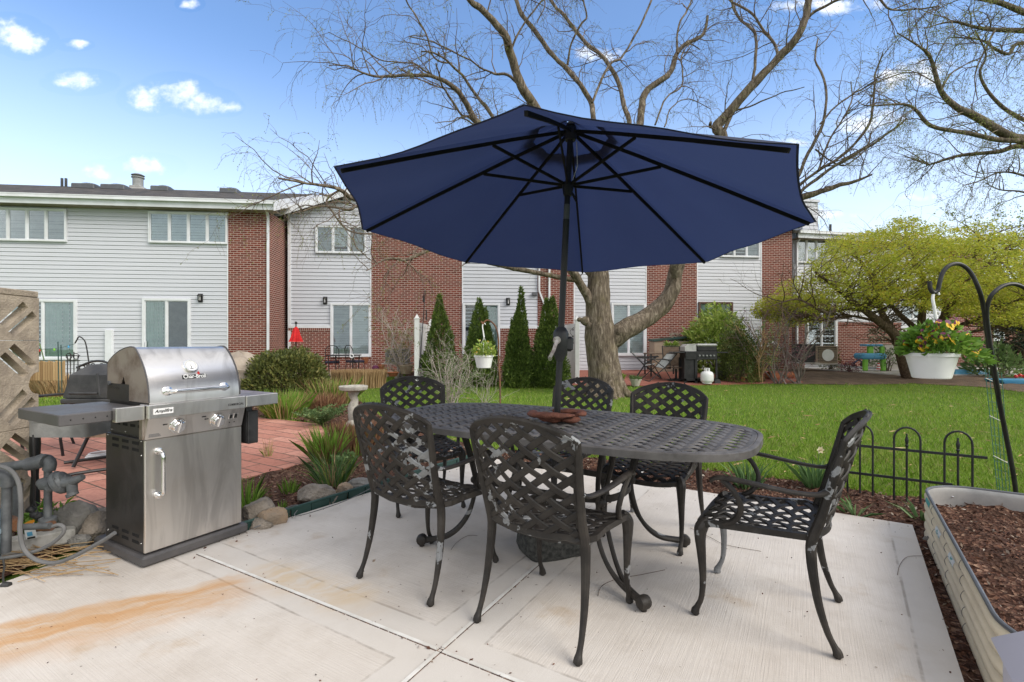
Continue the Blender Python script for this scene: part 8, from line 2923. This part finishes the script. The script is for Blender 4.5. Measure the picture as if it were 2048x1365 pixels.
# leaf sprays: pads spread through the crown between its under and upper outline (pixels of the photograph give both)
out_top = [(1528, 610), (1560, 585), (1600, 545), (1640, 500), (1680, 470), (1730, 462), (1770, 452), (1810, 432), (1850, 440), (1890, 458), (1930, 452), (1960, 440), (2000, 455), (2060, 470), (2140, 520)]
out_bot = [(1528, 628), (1560, 640), (1600, 645), (1640, 640), (1680, 620), (1730, 612), (1770, 600), (1810, 606), (1850, 622), (1890, 610), (1930, 630), (1960, 640), (2000, 650), (2060, 650), (2140, 640)]
tw = [tp for tp in store[0]]
pads = []
for k in range(1550):
 px = gm.uniform(1530, 2120)
 if px < 1680 and gm.uniform() < .4: continue
 yt = np.interp(px, [p[0] for p in out_top], [p[1] for p in out_top])
 yb = np.interp(px, [p[0] for p in out_bot], [p[1] for p in out_bot])
 f = gm.uniform(0, 1) ** .8
 py = yt + (yb - yt) * f
 ed = min(1, (px - 1525) / 160)
 dep = gm.uniform(-1, 1) * 2.6 * ed * (1 - .35 * abs(f - .5))
 pads.append(P(px, py, YM_ + dep))
pos, dr = [], []
for p in pads:
 n = int(gm.integers(45, 95))
 r_ = gm.uniform(.16, .42)
 a = gm.uniform(0, 6.283, n); q_ = np.sqrt(gm.uniform(0, 1, n)) * r_
 tilt = gm.normal(size=2) * .18
 x, y = np.cos(a) * q_ * 1.25, np.sin(a) * q_
 z = x * tilt[0] + y * tilt[1] + gm.normal(size=n) * .045 - q_ * .16
 pos.append(np.stack([x, y, z], 1) + np.array(p))
 d = np.stack([np.cos(a), np.sin(a), gm.uniform(-.5, .25, n)], 1)
 dr.append(d)
 # a twig that carries the pad
 best = np.array(LIMBS[int(gm.integers(0, len(LIMBS)))][0][-2])
pos = np.concatenate(pos); dr = np.concatenate(dr) + gm.normal(size=(len(pos), 3)) * .35
keep = np.ones(len(pos), bool)
pos, dr = pos[keep], dr[keep]
ln = gm.uniform(.035, .085, len(pos))
v, f = leaves_arrays(pos, dr, ln, ln * .55, .2, 9)
np_mesh('leaves', v, f, M_MAPLE, mt)
# carry every pad from the nearest limb or twig by a fine branch
allp = np.array([q_ for l in LIMBS for q_ in l[0]])
for p in pads[::2]:
 p = np.array(p)
 cand = allp[(allp[:, 2] < p[2] + .1)]
 d2 = ((cand - p) ** 2).sum(1)
 q_ = cand[int(np.argmin(d2))]
 mid = (p + q_) / 2 + gm.normal(size=3) * .1 + np.array((0, 0, -.08))
 sp = [q_, q_ * .5 + mid * .5, mid, mid * .4 + p * .6, p]
 add_tube_arr(store, sp, [.012, .010, .008, .006, .003], 4)
np_mesh('crown', np.array(store[0]), np.array(store[1]), M_MAPLEBARK, mt)
# ------------------------------------------------------------------ evergreens and shrubs
def arborvitae(label, px, pyt, pyb, w_px, Y, seed, tops=((0, 1.0, 1.0),)):
 g = np.random.default_rng(seed)
 c = P(px, pyb, Y); c.z = terrain(c.x, c.y)
 H = P(px, pyt, Y).z - c.z
 t = thing('arborvitae', label, 'evergreen tree', tuple(c), group='evergreens in front of the middle house')
 MB().tube([(0, 0, 0), (0, 0, H * .8)], [.06, .02], 8).build('trunk', M_BARK, t)
 pos, dr, ln = [], [], []
 Rb = w_px / 2 * Y / FPX
 for dx, hf, wf in tops:
  n = int(10500 * wf * hf)
  z = H * hf * (1 - g.uniform(0, 1, n) ** .62)
  f = z / (H * hf)
  prof = np.clip(np.interp(f, [0, .08, .25, .5, .75, .92, 1], [.80, .97, 1, .74, .38, .13, .02]), 0, 1) * Rb * wf
  a = g.uniform(0, 6.283, n)
  lump = np.array([mnoise.noise(V((math.cos(q_) * 1.6, math.sin(q_) * 1.6, zz * 2.2 + seed))) for q_, zz in zip(a, z)])
  rr = prof * (1 + .32 * lump) * g.uniform(.66, 1.04, n)
  x, y = np.cos(a) * rr + dx * Rb, np.sin(a) * rr
  pos.append(np.stack([x, y, z], 1))
  dr.append(np.stack([np.cos(a) * .75, np.sin(a) * .75, g.uniform(.35, 1.3, n)], 1) + g.normal(size=(n, 3)) * .3)
  ln.append(g.uniform(.04, .10, n))
 pos, dr, ln = np.concatenate(pos), np.concatenate(dr), np.concatenate(ln)
 v, f = leaves_arrays(pos, dr, ln, ln * .42, .15, seed)
 np_mesh('crown', v, f, M_ARBOR, t, world=False)
arborvitae('first evergreen from the left fence post, a broad dark cone', 879, 589, 758, 66, 13.7, 1)
arborvitae('second evergreen, bushy with a double top, right behind the small hanging basket', 960, 597, 762, 74, 13.5, 2, ((-.05, 1, .92), (.28, .9, .62)))
arborvitae('third evergreen, the tallest, with a narrow crooked tip', 1039, 574, 764, 64, 13.4, 3, ((.1, 1, .62), (-.08, .78, 1.0), (-.4, .70, .5)))
arborvitae('fourth evergreen, a blunt column next to the umbrella pole', 1098, 593, 764, 68, 13.4, 4, ((.18, 1, .95), (-.15, .97, .9)))
def shrub(name, label, cat, c, rx, ry, rz, n, ll, lw, mat, seed, z0=0.0, shell=.55, stem_mat=None, stems=24, up=.4, lump=.25, top_flat=1.0, fill=None):
 """A rounded bush: leaves in a lumpy shell over a fan of stems."""
 g = np.random.default_rng(seed)
 t = thing(name, label, cat, tuple(c))
 d = unit_vecs(n, g)
 d[:, 2] = np.abs(d[:, 2]) * top_flat - .12 * g.uniform(0, 1, n)
 lp = np.array([mnoise.noise(V(q_ * 2.3) + V((seed, 0, 0))) + .5 * mnoise.noise(V(q_ * 5.5) + V((seed, 3, 0))) for q_ in d])
 rr = (shell + (1 - shell) * g.uniform(0, 1, n) ** .6) * (1 + lump * lp)
 pos = d * rr[:, None] * np.array((rx, ry, rz))
 pos[:, 2] = np.maximum(pos[:, 2] + z0, .02)
 dr = d + g.normal(size=(n, 3)) * .55 + np.array((0, 0, up))
 ln = ll * g.uniform(.5, 1.25, n)
 v, f = leaves_arrays(pos, dr, ln, ln * lw, .2, seed)
 np_mesh('foliage', v, f, mat, t, world=False)
 store = ([], [])
 for k in range(stems):
  e = pos[int(g.integers(0, n))] * .95
  b_ = np.array((g.normal() * rx * .14, g.normal() * ry * .14, 0.0))
  m_ = (b_ + e) / 2 + g.normal(size=3) * np.array((rx, ry, rz)) * .08 + np.array((0, 0, rz * .12))
  sp = [np.array(q_) for q_ in smooth_path([b_, m_, e], 4)]
  add_tube_arr(store, sp, list(np.linspace(.018, .005, len(sp)) * (rx / .8)), 5)
 np_mesh('stems', np.array(store[0]), np.array(store[1]), stem_mat or M_TWIG, t, world=False)
 return t
def at(px, py, Y=None):
 p = G(px, py)
 return (p.x, p.y, terrain(p.x, p.y))
c = at(578, 803)
k_ = c[1] / FPX
shrub('round_shrub', 'big round olive green bush beyond the red paving', 'shrub', c, 84 * k_, 80 * k_, 106 * k_, 15000, .085, .42, M_JUNIPER, 31, z0=.06, stems=70, lump=.16, shell=.72)
shrub('laurel_shrub', 'tall yellow green large-leaved shrub behind the cart grill', 'shrub', at(1432, 745), 62 * .0178, 1.0, 2.15, 4800, .20, .36, M_LAUREL, 33, z0=.1, lump=.2, shell=.6, up=-.2)
c = at(1478, 762)
shrub('boxwood_shrub', 'dark green small-leaved shrub right of the cart grill', 'shrub', c, 40 * c[1] / FPX, .7, 112 * c[1] / FPX, 7500, .065, .5, M_BOX, 35, z0=.03, lump=.28, shell=.55)
c = at(1770, 744)
shrub('low_shrub', 'low twiggy green shrub in front of the toy water table', 'shrub', c, .62, .5, .75, 500, .09, .5, M_SAGE, 37, z0=.25, stems=30, lump=.4)
shrub('low_shrub', 'small thin evergreen shrub before the beige air conditioner', 'shrub', at(1662, 741), .36, .3, 1.0, 700, .08, .3, M_BOX, 38, z0=.02, lump=.5)
shrub('low_shrub', 'small sparse shrub by the sidewalk under the brick wall', 'shrub', at(1698, 745), .3, .25, .5, 260, .07, .5, M_REDBUD, 39, z0=.02, lump=.5)
shrub('broad_shrub', 'broad leaved green shrub right of the hanging basket pole', 'shrub', at(1990, 752), .8, .7, 1.0, 700, .20, .35, M_SAGE, 40, z0=.05)
def bare_shrub(name, label, base, H, W, seed, mat, bud, nstem=7, bp_=.5, bl=(.025, .06), lean=0.0, lv=((5.0, .55, .008, .2, -.05, .3, .8), (6.0, .3, .0045, .22, -.02, .2, .9))):
 g = np.random.default_rng(seed)
 t = thing(name, label, 'shrub', tuple(base))
 b0 = np.array(base)
 store = ([], [])
 lim = []
 for k in range(nstem):
  a = 6.283 * k / nstem + g.normal() * .3
  e = b0 + np.array((math.cos(a) * W * g.uniform(.35, .95) + lean, math.sin(a) * W * g.uniform(.3, .8), H * g.uniform(.65, 1.0)))
  m1 = b0 + (e - b0) * .3 + g.normal(size=3) * W * .10
  m2 = b0 + (e - b0) * .65 + g.normal(size=3) * W * .12
  sp = [np.array(q_) for q_ in smooth_path([b0 + g.normal(size=3) * np.array((.06, .06, 0)), m1, m2, e], 5)]
  rd = list(np.linspace(.019, .006, len(sp)) * (H / 2.0))
  add_tube_arr(store, sp, rd, 6)
  lim.append((sp, rd))
 buds = []
 grow(g, store, buds, lim, lv, 1, bp_)
 np_mesh('branches', np.array(store[0]), np.array(store[1]), mat, t)
 if buds:
  bp = np.array([b[0] for b in buds]); bd = np.array([b[1] for b in buds]) + g.normal(size=(len(buds), 3)) * .05
  ln = g.uniform(bl[0], bl[1], len(buds))
  v, f = leaves_arrays(bp, bd, ln, ln * .5, seed=seed)
  np_mesh('buds', v, f, bud, t)
 return t
c = at(797, 757)
bare_shrub('bare_shrub', 'pale bare multi-stemmed shrub with tiny buds in front of the wide brick strip', c, 2.25, 1.05, 51, M_PALETWIG, M_PALE, 11, .5, (.03, .07))
c = at(1598, 768)
bare_shrub('bare_shrub', 'bare shrub of curving stems with purple red buds at the lawn edge', c, 2.4, 1.35, 53, M_GREYTWIG, M_REDBUD, 8, .75, (.02, .045))
c = at(1556, 768)
bare_shrub('bare_shrub', 'tangle of thin bare purple budded stems leaning over the terracotta pots', c, 2.2, 1.1, 54, M_GREYTWIG, M_REDBUD, 7, .55, (.02, .04), lean=-.4)
c = at(1520, 766)
bare_shrub('bare_shrub', 'thicket of pale arching stems between the dark green shrub and the pots', c, 1.9, .9, 55, M_STRAW, M_SAGE, 12, .5, (.03, .07), lean=-.2)
c = G(902, 825)
bare_shrub('sparse_shrub', 'sparse grey green shrub of thin upright twigs beyond the left end of the table', (c.x, c.y, c.z), 1.15, .55, 57, M_PALETWIG, M_SAGE, 15, .7, (.02, .045))
c = G(990, 822)
bare_shrub('sparse_shrub', 'thin nearly leafless seedling shrub just left of the rusty garden hook', (c.x + -.2, c.y, c.z), .62, .28, 58, M_PALETWIG, M_SAGE, 6, .7, (.018, .035))
c = at(1745, 747)
bare_shrub('bare_shrub', 'small dark gnarled shrub under the golden tree', (c[0] + 1.0, c[1] - .4, c[2]), .8, .5, 59, M_TWIG, M_SAGE, 6, .3)
# clipped straw coloured grasses, ornamental clumps
def clump(name, label, cat, c, n, h, r, spread, mats, seed, wd=.007, flat_top=False, parts=('blades', 'old_stems')):
 g = np.random.default_rng(seed)
 t = thing(name, label, cat, tuple(c))
 for mi, (mat, frac, hk) in enumerate(mats):
  m = int(n * frac)
  a = g.uniform(0, 6.283, m)
  q_ = np.sqrt(g.uniform(0, 1, m))
  r2 = (r, r) if not hasattr(r, '__len__') else r
  bx_, by_ = np.cos(a) * q_ * r2[0], np.sin(a) * q_ * r2[1]
  hh = h * hk * (g.uniform(.86, 1.02, m) if flat_top else g.uniform(.4, 1.05, m))
  ox = np.cos(a) * q_ * spread + g.normal(size=m) * spread * .3
  oy = np.sin(a) * q_ * spread + g.normal(size=m) * spread * .3
  w_ = wd * g.uniform(.6, 1.3, m)
  b_ = g.uniform(0, 6.283, m)
  dx, dy = np.cos(b_) * w_, np.sin(b_) * w_
  z = np.zeros(m)
  p0 = np.stack([bx_ - dx, by_ - dy, z - .02], 1); p1 = np.stack([bx_ + dx, by_ + dy, z - .02], 1)
  p2 = np.stack([bx_ + ox * .45 + dx * .8, by_ + oy * .45 + dy * .8, hh * .62], 1)
  p4 = np.stack([bx_ + ox * .45 - dx * .8, by_ + oy * .45 - dy * .8, hh * .62], 1)
  p3 = np.stack([bx_ + ox, by_ + oy, hh], 1)
  verts = np.stack([p0, p1, p2, p3, p4], 1).reshape(-1, 3)
  np_mesh(parts[mi % len(parts)], verts, np.arange(5 * m).reshape(m, 5), mat, t, world=False)
 return t
c = at(718, 774)
clump('cut_grass', 'straw coloured clipped ornamental grass, wide flat mound in front of the bistro set', 'ornamental grass', c, 5200, 36 * c[1] / FPX, (52 * c[1] / FPX, .42), .05, [(M_STRAW, 1, 1)], 61, .010, True)
c = at(486, 776)
clump('cut_grass', 'straw coloured clipped grass beside the beige cover left of the round bush', 'ornamental grass', c, 2600, 34 * c[1] / FPX, (26 * c[1] / FPX, .4), .06, [(M_STRAW, 1, 1)], 62, .010, True)
c = at(118, 792)
clump('cut_grass', 'red brown grass clump behind the scroll topped chair', 'ornamental grass', c, 1500, .55, (.6, .3), .15, [(M_STRAW, 1, 1)], 63, .010)
def gz(px, py, z=-.02):
 p = G(px, py, z); return (p.x, p.y, z)
clump('ornamental_grass', 'spiky green and red brown grass clump by the paving behind the left chair', 'ornamental grass', gz(655, 925), 420, .42, .12, .16, [(M_FRESH, .6, 1), (M_REDSTRAW, .4, .8)], 64, .005)
clump('ornamental_grass', 'red brown cut grass stubble directly behind the left chair backrest', 'ornamental grass', gz(712, 905), 1700, .36, (.24, .18), .08, [(M_REDSTRAW, .85, 1), (M_FRESH, .15, .8)], 65)
clump('ornamental_grass', 'green topped grass clump beside the steel grill shelf across the paving', 'ornamental grass', gz(570, 834), 1000, .48, .26, .22, [(M_FRESH, .7, 1), (M_STRAW, .3, .9)], 66)
clump('ornamental_grass', 'red brown stubble clump between the green grass clump and the bird bath', 'ornamental grass', gz(622, 824), 1700, .36, (.55, .22), .12, [(M_REDSTRAW, .8, 1), (M_STRAW, .2, 1)], 67)
clump('ornamental_grass', 'pale grass tuft behind the red brown stubble at the lawn edge', 'ornamental grass', gz(662, 806), 700, .55, (.45, .2), .25, [(M_FRESH, .55, 1), (M_STRAW, .45, 1)], 68)
clump('ornamental_grass', 'fine arching green blades at the edging behind the big boulder', 'ornamental grass', gz(668, 968), 170, .34, .10, .26, [(M_DAFF, .6, 1), (M_FRESH, .2, 1), (M_STRAW, .2, .8)], 69, .0035)
clump('weed_tuft', 'small tuft of grass between the steel grill and the grey slab rock', 'weed', gz(492, 1018), 80, .24, .06, .12, [(M_FRESH, 1, 1)], 70, .005)
clump('weed_tuft', 'tall pale grass stalks growing out of the paving joint', 'weed', gz(536, 912, -.015), 46, .22, .03, .06, [(M_STRAW, .6, 1), (M_FRESH, .4, .6)], 71, .003)
clump('weed_tuft', 'tiny grass tuft on the mulch in front of the brick paving', 'weed', gz(578, 985), 40, .14, .05, .07, [(M_FRESH, 1, 1)], 72, .004)
clump('weed_tuft', 'few grass blades by the rocks at the edging', 'weed', gz(562, 1028), 30, .10, .02, .03, [(M_FRESH, 1, 1)], 73, .004)
c = gz(640, 850)
broad_plant('leafy_groundcover', 'low mat of small grey green leaves below the red brown stubble', 'plant', c, .28, .62, 1500, .05, .5, M_SAGE, 60, 74)
c = gz(690, 940)
broad_plant('leafy_groundcover', 'low leafy green plant at the foot of the red brown stubble', 'plant', c, .16, .20, 260, .06, .5, M_SAGE, 16, 75)
c = gz(1842, 1090)
broad_plant('leafy_weed', 'dark green weeds in the gap between slab rim and raised bed', 'plant', (c[0] + .06, c[1] - .12, -.02), .09, .10, 130, .05, .55, M_BOX, 10, 76)
clump('weed_tuft', 'yellowish blades in the gap at the bottom of the raised bed', 'weed', (1.80, 1.80, -.03), 14, .06, .02, .02, [(M_FRESH, 1, 1)], 77, .006)
def daffodil(label, c, n, h, flowers, seed, cat='daffodil', r=.07):
 t = clump('daffodil', label, cat, c, n, h, r, .14, [(M_DAFF, 1, 1)], seed, .008)
 g = np.random.default_rng(seed)
 for k in range(flowers):
  p = V((g.normal() * .03, g.normal() * .03, h * 1.28))
  MB().tube([(0, 0, 0), (p.x * .6, p.y * .6, p.z * .7), tuple(p)], .003, 5).build('stalk', M_DAFF, t)
  mb = MB()
  for a in range(6):
   t_ = a * 1.047
   d = V((math.cos(t_), -.4, math.sin(t_))).normalized()
   e = V((-math.sin(t_), 0, math.cos(t_)))
   mb.add([tuple(p), tuple(p + d * .02 + e * .012), tuple(p + d * .038), tuple(p + d * .02 - e * .012)], [(0, 1, 2, 3)])
  mb.lathe([(.006, 0), (.010, .016), (.012, .02)], 10, Matrix.Translation(p) @ Matrix.Rotation(R(100), 4, 'X'), cap=False)
  mb.build('flower', M_CREAMPETAL, t, smooth=0)
 return t
daffodil('daffodil leaves without a flower under the right end of the table', gz(1497, 978), 70, .26, 0, 81)
daffodil('daffodil clump with one pale flower behind the side-on chair', gz(1632, 975), 90, .25, 1, 82)
daffodil('small daffodil leaves beside the iron fence foot', gz(1712, 1030), 16, .14, 0, 83, r=.03)
daffodil('drooping grass leaves in the mulch by the iron fence', gz(1842, 1038), 18, .13, 0, 84, r=.03)
# dark conifers at the right and the far trees
def conifer(label, px, pyt, pyb, w_px, Y, seed, mat=M_CONIFER):
 g = np.random.default_rng(seed)
 c = P(px, pyb, Y); c.z = terrain(c.x, c.y)
 H = P(px, pyt, Y).z - c.z
 t = thing('conifer', label, 'evergreen tree', tuple(c))
 MB().tube([(0, 0, 0), (0, 0, H * .9)], [.14, .03], 8).build('trunk', M_MAPLEBARK, t)
 Rb = w_px / 2 * Y / FPX
 pos, dr = [], []
 for k in range(70):
  z = H * g.uniform(.06, .98)
  a = g.uniform(0, 6.283)
  L = Rb * (1 - z / H) ** .7 * g.uniform(.7, 1.1)
  m = 90
  f = g.uniform(.1, 1, m)
  x = np.cos(a) * f * L + g.normal(size=m) * .08
  y = np.sin(a) * f * L + g.normal(size=m) * .08
  pos.append(np.stack([x, y, z - f * L * .28 + g.normal(size=m) * .05], 1))
  dr.append(np.stack([np.cos(a) + g.normal(size=m) * .6, np.sin(a) + g.normal(size=m) * .6, g.normal(size=m) * .3 - .2], 1))
 pos, dr = np.concatenate(pos), np.concatenate(dr)
 ln = g.uniform(.10, .22, len(pos))
 v, f = leaves_arrays(pos, dr, ln, ln * .3, .1, seed)
 np_mesh('crown', v, f, mat, t, world=False)
conifer('dark spreading conifer behind the blue tray at the right', 2046, 605, 752, 150, 19, 91)
conifer('taller dark conifer beyond the spreading one', 2110, 560, 748, 130, 22, 92)
def far_tree(label, x, y, H, W, seed, mat):
 g = np.random.default_rng(seed)
 t = thing('deciduous_tree', label, 'tree', (x, y, .17))
 store = ([], [])
 lim = []
 for k in range(7):
  a = g.uniform(0, 6.283)
  e = np.array((math.cos(a) * W * .5, math.sin(a) * W * .5, H * g.uniform(.7, 1)))
  sp = [np.array(q_) for q_ in smooth_path([(0, 0, 0), (g.normal() * .1, g.normal() * .1, H * .25), e * .6 + np.array((0, 0, H * .1)), e], 5)]
  rd = list(np.linspace(.22, .03, len(sp)))
  add_tube_arr(store, sp, rd, 6)
  lim.append((sp, rd))
 b = []
 grow(g, store, b, lim, [(1.6, 1.8, .03, .2, 0, .3, .9), (2.0, .9, .012, .2, .0, .2, .9)], 1, .8)
 np_mesh('trunk', np.array(store[0]), np.array(store[1]), M_TWIG, t, world=False)
 bp = np.array([q_[0] for q_ in b]); bp = np.repeat(bp, 2, 0) + g.normal(size=(2 * len(bp), 3)) * .15
 ln = g.uniform(.08, .2, len(bp))
 v, f = leaves_arrays(bp, unit_vecs(len(bp), g), ln, ln * .6, seed=seed)
 np_mesh('crown', v, f, mat, t, world=False)
far_tree('light green tree rising behind the far brick building', 30, 44, 9, 7, 95, M_WILLOW)
far_tree('young green tree between the golden tree and the brick building', 22.5, 27, 6.5, 4.5, 96, M_SAGE)
far_tree('broad pale green tree beyond the right edge conifers', 31, 29, 8, 6, 97, M_WILLOW)
